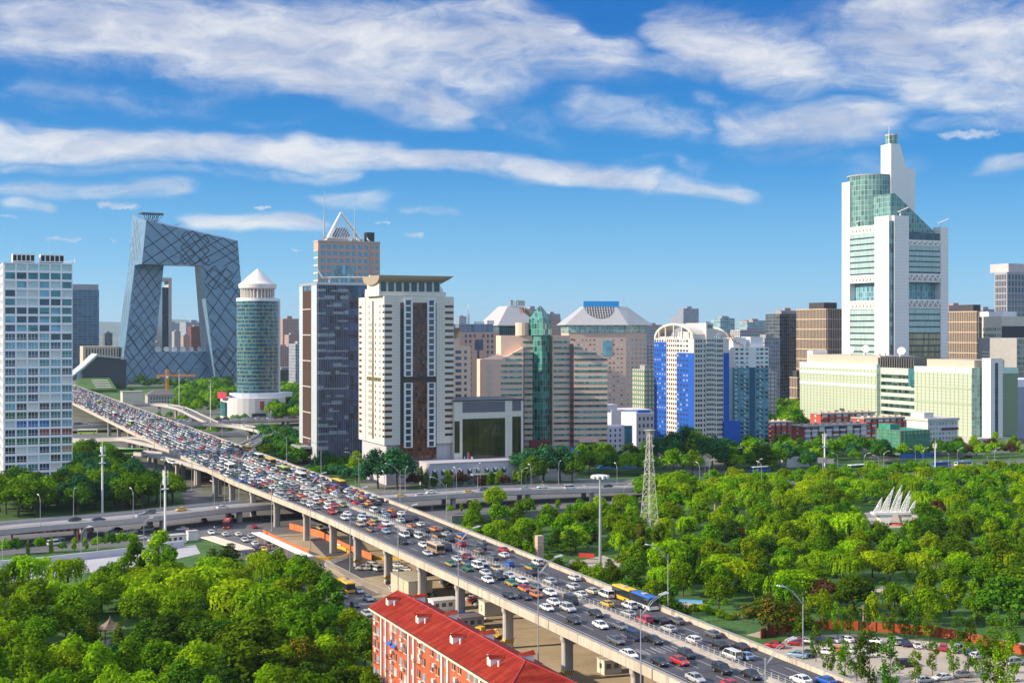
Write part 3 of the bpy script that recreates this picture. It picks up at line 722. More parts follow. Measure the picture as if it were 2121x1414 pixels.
# ------------------------------------------------------------------ brown tower with a steel pyramid
M_BRICK = mat('pink_granite', (.52, .34, .27), .7, var=.1)
b = Bld('granite_tower', 'pink granite tower with square blue windows under an open white steel pyramid', 659, 960, ul=650, ur=787)
zt = b.z(500); b.core(0, zt, M_BRICK, 'core'); b.core(zt, zt + 1, M_CONC, 'parapet', -.4, b.W + .4, -.4, b.L)
gb = glass('square_blue_glass', (.10, .33, .48), .1, var=.2)
b.frame = M_BRICK
b.grid('S', 1, b.W * .82, b.z(590), zt - 1, 8, 6, .62, .62, [gb], M_BRICK, .3, skip=lambda c, r: 2 <= c <= 5 and r < 2)
b.grid('S', b.W * .84, b.W - 1, b.z(590), zt - 1, 2, 6, .5, .55, [gb], M_BRICK, .3)
b.grid('W', 0, b.L, b.z(660), zt - 6, 3, 9, .9, .8, [gb], mat('pale_metal', (.6, .6, .58), .5), .3)
for i in range(5):
    x0 = b.W * .82 * (.29 + i * .088); MB().box(x0, x0 + 2.4, -.55, -.35, b.z(588), b.z(549)).build('tall_window', glass('tall_blue', (.16, .42, .52), .1), b.root)
x0, x1 = b.W * .14, b.W * .74; zb = b.z(492); b.core(zt, zb, mat('pale_granite', (.52, .38, .30), .7), 'penthouse', x0, x1, 3, b.L * .7)
mb = MB(); ap = Vector((b.W * .42, 9, b.z(436))); base = [Vector((x0 + 2, 4, zb)), Vector((x1 - 1, 4, zb)), Vector((x1 - 1, b.L * .65, zb)), Vector((x0 + 2, b.L * .65, zb))]
for i in range(4):
    mb.tube(base[i], ap, .75); mb.tube(base[i], base[(i + 1) % 4], .6)
for j in range(1, 13):
    f = j / 13; mb.tube(base[0].lerp(base[1], f), base[1].lerp(ap, 1 - f), .34, seg=4); mb.tube(base[3].lerp(base[0], f), base[0].lerp(ap, 1 - f), .34, seg=4)
mb.build('steel_pyramid', M_WHITE, b.root)
MB().lathe(b.W * .42, 12, [(8, zb), (7.4, zb + 4), (5, zb + 8), (.2, zb + 9.5)], 20).build('dome', mat('grey_dome', (.3, .32, .36), .4), b.root)
for xx, vv in ((b.W * .11, 394), (b.W * .60, 407)):
    MB().tube((xx, 2, zt), (xx, 2, b.z(vv) - 18), .7, .5).tube((xx, 2, b.z(vv) - 18), (xx, 2, b.z(vv)), .35, .15).build('mast', M_STEEL, b.root)
for i, xx in enumerate((5, 24, 30, 38)):
    d = MB().lathe(0, 0, [(.2, 0), (1.6, .4), (2.2, 1.2), (1.5, .9), (.2, .5)], 12).build('dish', M_WHITE, b.root, (xx, 2, zt + 2)); d.rotation_euler = (R(55), 0, R(20 * i))
MB().box(b.W * .8, b.W * .93, 3, 9, zt + 1, zt + 8).build('cooling_plant', mat('plant_dark', (.04, .04, .05), .6), b.root)
b.done()

# ------------------------------------------------------------------ dark glass tower with brown louvre strip
b = Bld('dark_glass_tower', 'dark glass office tower with a brown louvred strip, left of the cream hotel', 657, 716, ul=621, ur=800)
zt = b.z(585); W, L = b.W, b.L
gd = glass('violet_glass', (.05, .075, .15), .05, (2.3, 4.1), .75, spec=1.0, line=(.05, .045, .06), lw=.3, tilt=.03)
b.core(0, zt, gd, 'curtain_wall'); b.core(zt - 1.2, zt + .2, M_STEEL, 'parapet', -.3, W + .3, -.3, L + .3)
side = mat('pale_glass_fin', (.50, .55, .58), .25, var=.1)
mb = b.mb('side_cladding', side); b.fb(mb, 'W', 0, L * .3, 0, .3, 0, zt - 1.3); b.fb(mb, 'W', L * .8, L, 0, .3, 0, zt - 1.3)
lb = mat('brown_louvre', (.17, .10, .08), .6); mb = b.mb('louvre_strip', lb); b.fb(mb, 'W', L * .31, L * .79, 0, .15, 0, zt - 4)
b.fins(mb, 'W', L * .31, L * .79, 0, zt - 4, 9, .25, .45)
mb = b.mb('floor_band', M_CONC)
for k in range(1, 7): b.fb(mb, 'W', L * .31, L * .79, 0, .55, zt * k / 7 - .3, zt * k / 7 + .3)
mb = b.mb('mullion', mat('light_mullion', (.26, .28, .33), .4)); b.fins(mb, 'S', 0, W * .45, 3, zt - 1.3, 14, .14, .35); b.fins(mb, 'S', W * .45, W, 3, 26, 16, .2, .5)
rb = b.mb('red_floor_line', mat('dark_red_line', (.12, .025, .03), .5))
for k in range(10): b.fb(rb, 'S', W * .45, W, 0, .25, 8 + k * 9, 8.35 + k * 9)
lit = MB(); M_OB = mat('pale_office_blind', (.36, .44, .48), .3)
wd = W * .45 / 14
for r_ in range(22):
    c = 0
    while c < 14:
        n_ = rnd.randrange(2, 6); e_ = min(14, c + n_)
        if rnd.random() < .62: b.fb(lit, 'S', c * wd + .12, e_ * wd - .12, 0, .04, 9 + r_ * 4.1, 9 + r_ * 4.1 + rnd.choice((.9, 1.5, 2.0)))
        c = e_
tag(lit.build('blinds', M_OB, b.root), kind='stuff')
MB().box(-7, -.6, L * .25, L * .8, 9, 10.2).build('canopy', M_CONC_D, b.root)
MB().tube((8, 4, zt + .2), (8, 4, zt + 3), .4).tube((4, 4, zt + 3), (34, 4, zt + 3.6), .35).tube((4, 4, zt + 3), (1.5, 4, zt + 7), .35).box(31, 35, 3, 5, zt + 2.6, zt + 4.6).build('cleaning_crane', M_WHITE, b.root)
b.done()

# ------------------------------------------------------------------ cream hotel with the upswept roof
M_CREAM = mat('cream_panel', (.66, .63, .55), .6, var=.05, vs=.5)
b = Bld('hotel', 'cream hotel with boat-shaped roof and two white ladder frames down its brown glass front', 796, 628, ul=743, ur=940, cat='hotel')
W, L = b.W, b.L; zt = b.z(613); zb = b.z(922)
b.core(zb, zt, M_CREAM, 'wall'); b.core(0, zb - .01, mat('granite_base', (.50, .48, .52), .7, var=.08), 'base', 1.5, W - 1, 1.5, L - 1)
A_ = lambda u: b.u2a('S', u)
x1, x2, x3, x4 = A_(829), A_(904), A_(812), A_(921)
rows = 24; rh = (zt - zb) / rows
brown = glass('hotel_brown_glass', (.11, .03, .015), .12, (1.2, 1.75), .8, spec=.7, line=(.03, .012, .008), lw=.14, tilt=.06)
b.fb(b.mb('glass_front', brown), 'S', x1, x2, -.5, .06, 12, zt - 3)
gsill = b.mb('dark_strip', mat('dark_bronze', (.035, .03, .03), .35)); b.fb(gsill, 'S', x1, x1 + 1.5, .0, .12, zb, zt - 6); b.fb(gsill, 'S', x2 - 1.5, x2, .0, .12, zb, zt - 6); b.fb(gsill, 'S', x1, x2, 0, .14, zb + rh * 10.2, zb + rh * 10.9)
b.frame = M_CREAM
bw = [G_GOLD, G_GOLD, glass('hotel_dark_window', (.05, .025, .02), .12, var=.5)]
for r_ in range(1, rows - 1):
    z_ = zb + (r_ + .4) * rh
    b.win('S', (0.2 + x3) / 2, z_, x3 - .2, rh * .42, .06, bw); b.win('S', (x4 + W) / 2, z_, W - x4 - .3, rh * .42, .06, bw)
    b.win('W', 1.4, z_, 2.4, rh * .42, .06, bw)
    for a in (6.5, 13.5, 20.5, 23.5):
        if r_ > rows - 5 and a in (13.5, 20.5): continue
        b.win('W', a, z_, 1.3, rh * .5, .06, [G_DARK])
    b.win('W', L - 3, z_, 4, rh * .42, .06, bw)
mb = b.mb('ladder_frame', mat('ladder_white', (.72, .72, .72), .5))
for xa, xb in ((A_(836), A_(853.5)), (A_(884), A_(901))):
    for z0, z1, n in ((zb - 1.5, zb + rh * 10, 10), (zb + rh * 11, zt - 1.5, 12)):
        b.fb(mb, 'S', xa, xa + .85, 0, 1.0, z0, z1); b.fb(mb, 'S', xb - .85, xb, 0, 1.0, z0, z1)
        for k in range(n + 1):
            zc = z0 + (z1 - z0) * k / n; b.fb(mb, 'S', xa + .86, xb - .86, 0, .95, max(z0, zc - .35), min(z1, zc + .35))
            if k < n: b.win('S', (xa + xb) / 2, z0 + (z1 - z0) * (k + .5) / n, xb - xa - 1.8, (z1 - z0) / n - .75, .2, [G_DARK, G_NAVY], part='bay_window')
# panel joints
j = b.mb('panel_joint', mat('joint_grey', (.42, .42, .40), .7))
for k in range(rows * 2 + 1):
    z_ = zb + k * rh / 2
    b.fb(j, 'S', x3, x1 - .05, 0, .012, z_ - .05, z_ + .05); b.fb(j, 'S', x2 + .05, x4, 0, .012, z_ - .05, z_ + .05)
for a in (x3 + 1.4, x3 + 2.8, x2 + 1.6, x2 + 3.2): b.fb(j, 'S', a - .04, a + .04, 0, .015, zb, zt)
gw = b.mb('side_glass_strip', glass('olive_glass', (.16, .13, .05), .15, (1.5, 3.4), .5)); b.fb(gw, 'W', 16, 18.6, -.2, .12, zb + 2, zt - 2)
b.fb(gw, 'W', 5, 27, -.2, .14, zb + rh * 10.2, zb + rh * 10.8)
b.fb(b.mb('recess_shade_strip', mat('recess_shadow_stone', (.40, .39, .36), .7)), 'W', 28.5, 30, -.1, .1, zb, zt)  # flat strip, the shadow of the notch put into its colour
MB().box(-.0, 4.5, 12, 30, zt, zt + 4).build('shoulder', M_CREAM, b.root)
# penthouse and roof
z0, z1 = b.z(607), b.z(580); xa, xb = A_(790), A_(917)
MB().box(xa, xb + 1, 3.5, L * .55, zt, z0 - 1.2).box(xa - .5, xb + 2.5, 2.2, L * .6, z0 - 1.2, z0 + .9).box(xa, xb, 3.6, L * .55, z0 + .9, z1 + 1).build('penthouse', M_CREAM, b.root)
for k in range(8):
    xc = xa + (xb - xa) * (k + .55) / 8; MB().box(xc - 1.35, xc + 1.35, 3.3, 3.75, z0 + 1, z1 - .2).build('penthouse_window', G_DARK, b.root)
for k in range(6): MB().box(xa + 3 + k * 4.6, xa + 5.4 + k * 4.6, 3.2, 3.6, zt + .3, z0 - 1.6).build('penthouse_window', G_DARK, b.root)
n = 14; zr = b.z(569.5); yc, yr, dp = 13.2, 13.0, 4.5
prof = lambda k: [(yc - yr * math.cos(math.pi * i / n), zr - k * dp * math.sin(math.pi * i / n) ** .8 - .02) for i in range(n + 1)]
MB().loft([[(xx, y, z) for y, z in prof(k)] for xx, k in ((-2.5, 1), (xb * .7, 1), (xb + 2, .85), (xb + 4.5, .5), (xb + 6, .08))]).build('boat_roof', mat('bronze_roof', (.36, .29, .19), .45, .0, var=.06), b.root)
MB().lathe(W - 1, L * .6, [(6, zt - 12), (5.6, zt - 2), (4.4, zt + 4), (2, zt + 8), (.1, zt + 9)], 20).build('dome', mat('white_dome', (.62, .62, .66), .5), b.root)
b.done()
# its low annexe
b = Bld('annexe', 'low cream annexe with a huge dark mirror window and granite entrance, beside the cream hotel', 941, 640, ur=1084, L=30, cat='building')
W = b.W; zt = b.z(829)
b.core(0, zt - .6, M_CREAM, 'wall'); b.core(zt - .6, zt, M_DARKM, 'roof_edge', -.4, W + .4, -.4, b.L)
mir = glass('mirror_window', (.035, .035, .012), .04, (1.3, 30), .35, spec=.8, line=(.005, .005, .004), lw=.14)
AA = lambda u: b.u2a('S', u)
for (u0, u1, v0, v1, m, pn) in ((958, 1046, 951, 868, mir, 'mirror_window'), (1061, 1079, 951, 866, mir, 'mirror_window'), (941.5, 952, 938, 872, mir, 'mirror_window'), (958, 1046, 855, 833, mat('slate_panel', (.13, .13, .16), .5), 'slate_panel'), (1061, 1079, 854, 832, MATS['slate_panel'], 'slate_panel')):
    MB().box(AA(u0), AA(u1), -.1, .2, b.z(v0), b.z(v1)).build(pn, m, b.root)
j = b.mb('panel_joint', MATS['joint_grey'])
for k in range(10): b.fb(j, 'S', 0, W, 0, .012, 12 + k * 2.8, 12.08 + k * 2.8)
for k in range(14): b.fb(j, 'S', W * k / 14, W * k / 14 + .07, 0, .014, 12, zt - .6)
b.core(0, b.z(953), MATS['granite_base'], 'base', -18, W + 2, -14, .0)
bz = b.z(953); b.core(bz, bz + .5, MATS['granite_base'], 'base_coping', -18.3, W + 2.3, -14.3, 0)
bl = mat('awning_white', (.66, .64, .62), .6)
for k in range(12):
    x_ = -15.5 + k * 4.45
    if 9 <= k < 10: continue
    MB().box(x_ - 1.1, x_ + 1.1, -14.15, -13.9, bz * .52, bz * .52 + 2.7).build('window', G_DARK, b.root)
    MB().poly([(x_ - 1.1, -14.2, bz * .52 + 2.7), (x_, -14.9, bz * .52 + 1.2), (x_ + 1.1, -14.2, bz * .52 + 2.7)]).build('awning', bl, b.root)
    MB().box(x_ - 1.2, x_ + 1.2, -14.16, -13.9, .6, 4).build('window', G_TEAL, b.root)
MB().box(2, 18, -19, -14.05, 5.2, 5.9).build('porch', M_CONC_D, b.root); MB().box(6, 14, -14.4, -14.02, .2, 4.8).build('entrance_door', mat('brown_door', (.13, .05, .04), .5), b.root)
b.done()
# ------------------------------------------------------------------ salmon office with a green glass prism
M_SALM = mat('salmon_stone', (.74, .53, .41), .75, var=.06, vs=.2)
G_STRIP = [glass('green_strip_glass', (.05, .15, .13), .1, (1.6, 9), .7, line=(.02, .03, .03), lw=.2), glass('teal_strip_glass', (.12, .32, .30), .12, (1.6, 9), .6, line=(.03, .05, .05), lw=.2)]
b = Bld('salmon_office', 'salmon stone office stepping up on both sides of a pointed green glass prism', 1120, 790, ul=None, ur=1146, L=26, rot=8, cat='office building')
XA = lambda u: b.u2a('S', u); Z = lambda v: b.z(v)
def blk(x0, x1, y0, y1, zt0, zt1=None, part='wall'):
    zt1 = zt0 if zt1 is None else zt1
    MB().loft([[(x0, y0, 0), (x1, y0, 0), (x1, y1, 0), (x0, y1, 0)], [(x0, y0, zt0), (x1, y0, zt1), (x1, y1, zt1), (x0, y1, zt0)]]).build(part, M_SALM, b.root)
x = XA
blk(x(1038), x(1119), 1, 24, Z(695)); blk(x(1145), x(1181), 1, 24, Z(695))
blk(x(1036), x(1082), -4, 12, Z(744), Z(719)); blk(x(995.5), x(1036), -4, 20, Z(744))
MB().loft([[(x(996) - 0, -4.2, Z(744)), (x(1036), -4.2, Z(744)), (x(1036), -3.2, Z(744)), (x(996), -3.2, Z(744))], [(x(996), -4.2, Z(743)), (x(1078), 12, Z(719)), (x(1078), 12.8, Z(719)), (x(996), -3.2, Z(743))]]).build('sloping_parapet', M_SALM, b.root)
blk(x(1187.5), x(1257), -2, 18, Z(717), Z(742))
MB().box(x(1181), x(1187.4), -1, 18, 0, Z(712)).build('dark_slot', G_DARK, b.root)
MB().box(x(1080), x(1084), -3.4, 10, 0, Z(722)).build('dark_slot', G_DARK, b.root)
rr = b.mb('red_panel', mat('slot_red', (.5, .04, .05), .5))
nrow = 19
for i in range(nrow):
    v = 708 + i * 12.05; z0, z1 = Z(v + 2.3), Z(v - 2.0)
    def st(xa, xb, y): MB().box(xa, xb, y - .12, y + .1, z0, z1).build('window_band', rnd.choice(G_STRIP), b.root)
    st(x(1083.5), x(1105), .9)
    st(x(1147.5), x(1180), .9)
    if i >= 1: st(x(1188), x(min(1256, 1190 + (v - 718) * 2.6 + 8)), -2.1)
    if 2 <= i: st(x(max(1036, 1062 - (v - 730) * 1.2)), x(1079), -4.1)
    b.fb(rr, 'S', x(1181.5), x(1187), 1.05, 1.2, z1 + .3, z1 + 1.3)
    if i > 2 and i % 1 == 0: b.fb(rr, 'S', x(1080.5), x(1083.5), 3.45, 3.6, z1 + .4, z1 + 1.1)
rw = mat('round_window', (.5, .52, .5), .2)
for i in range(7):
    p = MB().cyl(0, 0, 0, .25, 1.3, 1.3, 14).build('round_window', rw, b.root, (x(1013), -4.05, Z(755.5 + i * 13))); p.rotation_euler = (R(90), 0, 0)
gp = glass('prism_glass', (.03, .17, .14), .06, (1.9, 3.4), .75, spec=1, line=(.16, .28, .24), lw=.22, tilt=.08)
xc = x(1120); w0, w1 = x(1144) - xc, x(1143) - xc
MB().loft([[(xc - w1 * .95, 3, 0), (xc, -5, 0), (xc + w1 * .95, 3, 0), (xc, 12, 0)], [(xc - w1 * .95, 3, Z(694)), (xc, -5, Z(694)), (xc + w1 * .95, 3, Z(694)), (xc, 12, Z(694))]]).build('glass_prism', gp, b.root)
MB().loft([[(xc - w0, 2, Z(693.9)), (xc, -8, Z(693.9)), (xc + w0, 2, Z(693.9)), (xc, 12, Z(693.9))], [(xc - w0, 2, Z(661)), (xc, -8, Z(664)), (xc + w0, 2, Z(661)), (xc, 12, Z(664))], [(xc - .2, 1.8, Z(632)), (xc, 1.6, Z(632)), (xc + .2, 1.8, Z(632)), (xc, 2.2, Z(632))]]).build('glass_crown', gp, b.root)
MB().box(x(1202), x(1230), -6, -1.9, 0, Z(917)).build('entrance', G_GREEN, b.root); MB().box(x(1198), x(1202), -6.5, -1.9, 0, Z(915)).box(x(1230), x(1234), -6.5, -1.9, 0, Z(915)).box(x(1196), x(1236), -7, -1.8, Z(915), Z(911)).build('entrance_frame', M_SALM, b.root)
MB().box(x(1094), x(1134), -12, -4, Z(925), Z(909)).build('awning', mat('maroon', (.13, .02, .025), .6), b.root)
MB().cyl(x(1084), 4, Z(695), Z(668), 4.2, 4.2, 14).build('stair_drum', M_SALM, b.root)
b.done()

b = Bld('slim_salmon_tower', 'slim salmon tower with square dark windows, tucked behind the right edge of the cream hotel', 925, 760, ur=975, L=20)
b.core(0, b.z(717), M_SALM, 'wall'); b.core(b.z(717), b.z(699), M_SALM, 'upper_wall', 3, b.W - 6, 2, 18)
for i in range(9):
    z_ = b.z(729 + i * 13); b.win('S', b.W * .34 + 2.2, z_, 3.6, 1.9, .05, [G_NAVY]); b.win('S', b.W * .78, z_, 1.5, 1.7, .05, [G_DARK])
MB().lathe(5, 4, [(3, b.z(699)), (4, b.z(690)), (6.5, b.z(680)), (6.6, b.z(679))], 16).build('bowl_roof', MATS['bronze_roof'], b.root); b.done()

b = Bld('granite_office', 'grey-pink office block with blue roof panels and an antenna, behind the slim salmon tower', 945, 980, ur=1034, L=40)
b.core(0, b.z(688), M_BRICK, 'wall'); b.core(b.z(688), b.z(671), glass('blue_panels', (.10, .17, .30), .2, (4, 9), .3, line=(.3, .2, .16), lw=.8), 'roof_storey', 3, b.W - 4, 2, 30)
b.frame = M_BRICK
b.grid('S', 6, b.W - 4, b.z(826), b.z(690), 7, 12, .5, .62, [G_NAVY, G_DARK], skip=lambda c, r: 2 <= c <= 4 and r < 11 or (2 < c < 4))
MB().box(b.W * .43, b.W * .62, -.25, .1, b.z(725), b.z(703)).box(b.W * .49, b.W * .53, -.25, .1, b.z(826), b.z(725)).build('dark_window', G_NAVY, b.root)
MB().tube((14, 10, b.z(671)), (14, 10, b.z(650)), 1.1, .9).tube((14, 10, b.z(650)), (14, 10, b.z(630)), .35, .2).build('mast', M_WHITE, b.root)
MB().box(20, 26, 8, 14, b.z(671), b.z(665)).box(30, 34, 8, 12, b.z(671), b.z(663)).build('roof_plant_room', M_WHITE, b.root); b.done()

ZINC = mat('seamed_zinc', (.50, .49, .48), .45, .2, var=.06, vs=.3)
LATT = mat('white_lattice', (.66, .64, .58), .6)
def pyramid_top(b, zt, zr, inset, cut=None):
    W, L = b.W, b.L
    x0, x1, y0, y1 = -2.5, W + 2.5, -2.5, L + 2.5
    MB().loft([[(x0, y0, zt), (x1, y0, zt), (x1, y1, zt), (x0, y1, zt)], [(x0 + inset, y0 + inset * .8, zr), (x1 - inset, y0 + inset * .8, zr), (x1 - inset, y1 - inset * .8, zr), (x0 + inset, y1 - inset * .8, zr)]]).build('hipped_roof', ZINC, b.root)
b = Bld('pyramid_office', 'office with a grey pyramid roof carrying a white lattice sign, left of the green prism', 1034, 1150, ur=1108, L=40)
zt = b.z(674); b.core(0, zt, M_BRICK, 'wall'); b.core(zt - 16, zt - .4, glass('dark_attic_glass', (.02, .07, .08), .1, (2, 5), .5, line=(.2, .25, .25), lw=.2), 'attic_glass', -.3, b.W + .3, -.3, b.L + .3)
pyramid_top(b, zt, b.z(633), 15)
mb = MB(); z0, z1 = b.z(632), b.z(621); xa, xb = b.u2a('S', 1066), b.u2a('S', 1096)
for k in range(5):
    xx = xa + (xb - xa) * (k + .1) / 5; w_ = (xb - xa) / 5 * .75
    for (a, c, e, f) in ((0, 1, 0, .18), (0, 1, .8, 1), (0, .18, 0, 1), (.8, 1, 0, 1), (.35, .6, 0, 1), (0, 1, .42, .58)):
        if (k * 5 + int(a * 10)) % 4 == 1: continue
        mb.box(xx + w_ * a, xx + w_ * c, 9, 9.8, z0 + (z1 - z0) * e, z0 + (z1 - z0) * f)
for k in range(6): mb.tube((xa + (xb - xa) * k / 5, 9.5, z0 - 8), (xa + (xb - xa) * k / 5, 9.5, z1), .3, seg=4)
mb.build('rooftop_sign', LATT, b.root)
mb = MB()
for k in range(7): mb.tube((b.W * .72 + k * 2.2, 4 + k, zt + 12 - k), (b.W * .55 + k * 2.2, 12 + k, b.z(634)), .5, seg=4)
mb.build('rusty_lattice', mat('rusty_steel', (.30, .15, .07), .8), b.root); b.done()

b = Bld('hipped_office', 'broad pink office whose pale hipped roof has a half-round lattice under a blue board', 1178, 1040, ur=1312, L=34, rot=8)
W, L = b.W, b.L; zt = b.z(689)
pk = mat('rose_stone', (.60, .43, .35), .75, var=.06)
MB().prism([(0, 0), (W - 6, 0), (W + 14, 14), (W + 14, L), (0, L)], 0, zt).build('wall', pk, b.root)
ag = glass('attic_green_glass', (.26, .42, .38), .15, (2, 2.4), .5, line=(.5, .55, .5), lw=.25)
MB().prism([(-.4, -.4), (W - 5.8, -.4), (W + 14.4, 13.8), (W + 14.4, L), (-.4, L)], zt + .02, b.z(673)).build('attic_glass', ag, b.root)
b.frame = pk
b.grid('S', 3, W - 8, b.z(880), zt - 4, 13, 19, .45, .32, [glass('bluish_window', (.12, .22, .26), .1, var=.4), G_PALE, G_DARK], skip=lambda c, r: 7 <= c <= 8 and r > 15)
MB().box(W * .52, W * .66, -.3, 0, zt - 18, zt - 6).build('bay_window', G_SKY, b.root)
d = MB(); sw = math.hypot(20, 14)
for r_ in range(19):
    for c in range(5):
        f0, f1 = (c + .3) / 5, (c + .75) / 5; z_ = b.z(880) + (zt - 4 - b.z(880)) * (r_ + .5) / 19
        p0, p1 = Vector((W - 6 + 20 * f0, 14 * f0, 0)), Vector((W - 6 + 20 * f1, 14 * f1, 0)); o = Vector((.57, -.82, 0)) * .06
        d.poly([p0 + o + Vector((0, 0, z_ - .8)), p1 + o + Vector((0, 0, z_ - .8)), p1 + o + Vector((0, 0, z_ + .8)), p0 + o + Vector((0, 0, z_ + .8))])
tag(d.build('corner_windows', G_SKY, b.root), kind='stuff')
z0, z1 = b.z(673), b.z(634)
base = [(-3.5, -3), (W - 5, -3), (W + 19, 12), (W + 18, L + 3), (-3.5, L + 3)]; tops = [(W * .28, 9), (W * .78, 9), (W + 2 - 4, 14), (W - 3, L - 8), (W * .28, L - 8)]
MB().loft([[(p[0], p[1], z0) for p in base], [(p[0], p[1], z1) for p in tops]]).build('hipped_roof', ZINC, b.root)
# half-round lattice window in the roof slope
cx_, zz_ = W * .50, z1 - .2; rr_ = 12.0; slope = lambda z: -3 + 12 * (z - z0) / (z1 - z0)
mb = MB(); pts = [(cx_ + rr_ * math.cos(a), zz_ - rr_ * .78 * math.sin(a)) for a in [math.pi * i / 16 for i in range(17)]]
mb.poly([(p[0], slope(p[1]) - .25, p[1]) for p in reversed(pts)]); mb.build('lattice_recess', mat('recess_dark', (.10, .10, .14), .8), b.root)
mb = MB()
for i in range(-5, 6):
    h_ = math.sqrt(max(0, 1 - (i / 5.5) ** 2)) * rr_ * .76
    mb.tube((cx_ + i * 2.1, slope(zz_) - .6, zz_), (cx_ + i * 2.1, slope(zz_ - h_) - .6, zz_ - h_), .22, seg=4)
for j in range(1, 5):
    h_ = math.sqrt(max(0, 1 - (j / 4.6) ** 2)) * rr_; z_ = zz_ - j * 2; mb.tube((cx_ - h_, slope(z_) - .6, z_), (cx_ + h_, slope(z_) - .6, z_), .22, seg=4)
mb.build('lattice', LATT, b.root)
xa, xb = b.u2a('S', 1213), b.u2a('S', 1287)
MB().box(xa, xb, 8.6, 9.4, b.z(636.5), b.z(623)).build('blue_board', mat('board_blue', (.02, .30, .72), .5, var=.03), b.root)
mb = MB()
for k in range(6): mb.tube((xa + 1 + (xb - xa - 2) * k / 5, 9.6, z1 - 1), (xa + 1 + (xb - xa - 2) * k / 5, 9.6, b.z(625)), .35, seg=4)
mb.build('board_frame', LATT, b.root)
MB().tube((W - 4, 18, z1), (W - 4, 18, z1 + 7), .15).build('antenna', M_STEEL, b.root); b.done()

# ------------------------------------------------------------------ white low blocks
WW = mat('white_render', (.66, .65, .68), .7, var=.04)
b = Bld('white_block', 'white L-shaped low block with small square windows, between the salmon office and blue tower', 1258, 880, ur=1350, L=24, cat='building')
b.core(0, b.z(850), WW, 'wall', 3); b.core(b.z(850), b.z(838), WW, 'stair_tower', .2, 8, 1, 10)
b.grid('S', 9, b.W - 1, 3, b.z(852), 7, 5, .34, .5, [G_DARK, G_NAVY]); b.done()
b = Bld('white_annexe', 'small white building with a green glass bay in front of the white L-shaped block', 1257, 800, ur=1310, L=14, rot=34, cat='building')
b.core(0, b.z(884), WW, 'wall'); b.grid('S', 1, b.W * .6, 2, b.z(886), 3, 4, .34, .5, [G_DARK]); MB().prism([(b.W * .7, -1.2), (b.W * .92, -1.2), (b.W * .95, 2), (b.W * .66, 2)], 2, b.z(883)).build('glass_bay', G_TEAL, b.root); b.done()
b = Bld('white_wing', 'plain white wing with a blue strip on its roof, right of the white L-shaped block', 1318, 840, ur=1356, L=20, cat='building')
b.core(0, b.z(856), WW, 'wall'); b.grid('S', 1, b.W - .5, 2, b.z(860), 4, 4, .4, .5, [G_DARK, G_NAVY]); MB().box(2, b.W - 2, 2, 4, b.z(856), b.z(850)).build('roof_strip', M_BLUEP, b.root); b.done()

# ------------------------------------------------------------------ blue and white tower
COB = mat('cobalt_render', (.001, .085, .46), .65, var=.05); WGR = mat('warm_white_render', (.64, .60, .56), .7, var=.05)
b = Bld('cobalt_tower', 'white tower block with cobalt blue bands and a barrel-vaulted pergola on its roof', 1437, 765, ul=1355, ur=1510, cat='apartment tower')
W, L = b.W, b.L; zt = b.z(701); rows = 23
b.core(0, zt, WGR, 'wall')
YW = lambda u: b.u2a('W', u)
y1, y2, y3 = YW(1427), YW(1402), YW(1380.5)
cb = b.mb('blue_band', COB)
b.fb(cb, 'W', 0.02, y2, 0, .14, 0, b.z(731)); b.fb(cb, 'W', y3, L, 0, .14, 0, b.z(709)); b.fb(cb, 'S', W * .84, W - .02, 0, .14, 0, b.z(731))
b.frame = M_WHITE
blf = mat('blue_window', (.25, .30, .42), .3)
gh = (zt - 3) / rows
for r_ in range(rows):
    z_ = 3 + gh * (r_ + .5)
    for k in range(4): b.win('W', y1 + (y2 - y1) * (k + .5) / 4 + .2, z_, (y2 - y1) / 4 * .6, gh * .42, .2, [G_DARK, blf, G_NAVY])
    for k in range(5): b.win('W', y2 + (y3 - y2) * (k + .5) / 5, z_, (y3 - y2) / 5 * .55, gh * .5, .07, [G_DARK, G_GOLD])
    for k in range(5): b.win('W', y3 + (L - y3) * (k + .5) / 5, z_, (L - y3) / 5 * .5, gh * .42, .2, [G_DARK, blf, G_NAVY])
    for a in (.07, .14, .21): b.win('S', W * a, z_, W * .05, gh * .55, .07, [G_DARK, G_NAVY])
    b.win('S', W * .30, z_, 1.0, gh * .5, .07, [G_DARK]); b.win('S', W * .60, z_, 1.0, gh * .5, .07, [G_DARK])
    b.win('S', W * .45, z_ + .2, W * .2, gh * .5, .5, [glass('balcony_glass', (.06, .10, .16), .1, var=.4)], (3, 1))
    for a in (.68, .74, .80): b.win('S', W * a, z_, W * .045, gh * .55, .07, [G_DARK, G_NAVY])
    MB().box(W * .33, W * .57, -1.0, 0, z_ - gh * .5, z_ - gh * .12).build('balcony', WGR, b.root)
b.fb(b.mb('bay', WGR), 'S', W * .34, W * .56, -.1, .45, 3, zt + 6)
pg = mat('pergola_white', (.66, .62, .55), .6)
mb = MB(); n = 12; rad = 1.0
def arch(y, x0, x1, hgt, t): # arch in the x-z plane at y
    for i in range(n):
        a0, a1 = math.pi * i / n, math.pi * (i + 1) / n
        p = lambda a: ((x0 + x1) / 2 - (x1 - x0) / 2 * math.cos(a), y, zt + hgt * math.sin(a))
        mb.tube(p(a0), p(a1), t, seg=4)
hA = b.z(671) - zt
def archy(x, y0, y1, hgt, t):
    for i in range(n):
        a0, a1 = math.pi * i / n, math.pi * (i + 1) / n
        p = lambda a: (x, (y0 + y1) / 2 - (y1 - y0) / 2 * math.cos(a), zt + hgt * math.sin(a))
        mb.tube(p(a0), p(a1), t, seg=4)
for k in range(12): archy(.3 + W * .42 * k / 11, 1, L - 1, hA, .5 if k else .9)
for k in range(7): archy(W * .62 + W * .36 * k / 6, 2, L * .6, hA * .75, .45)
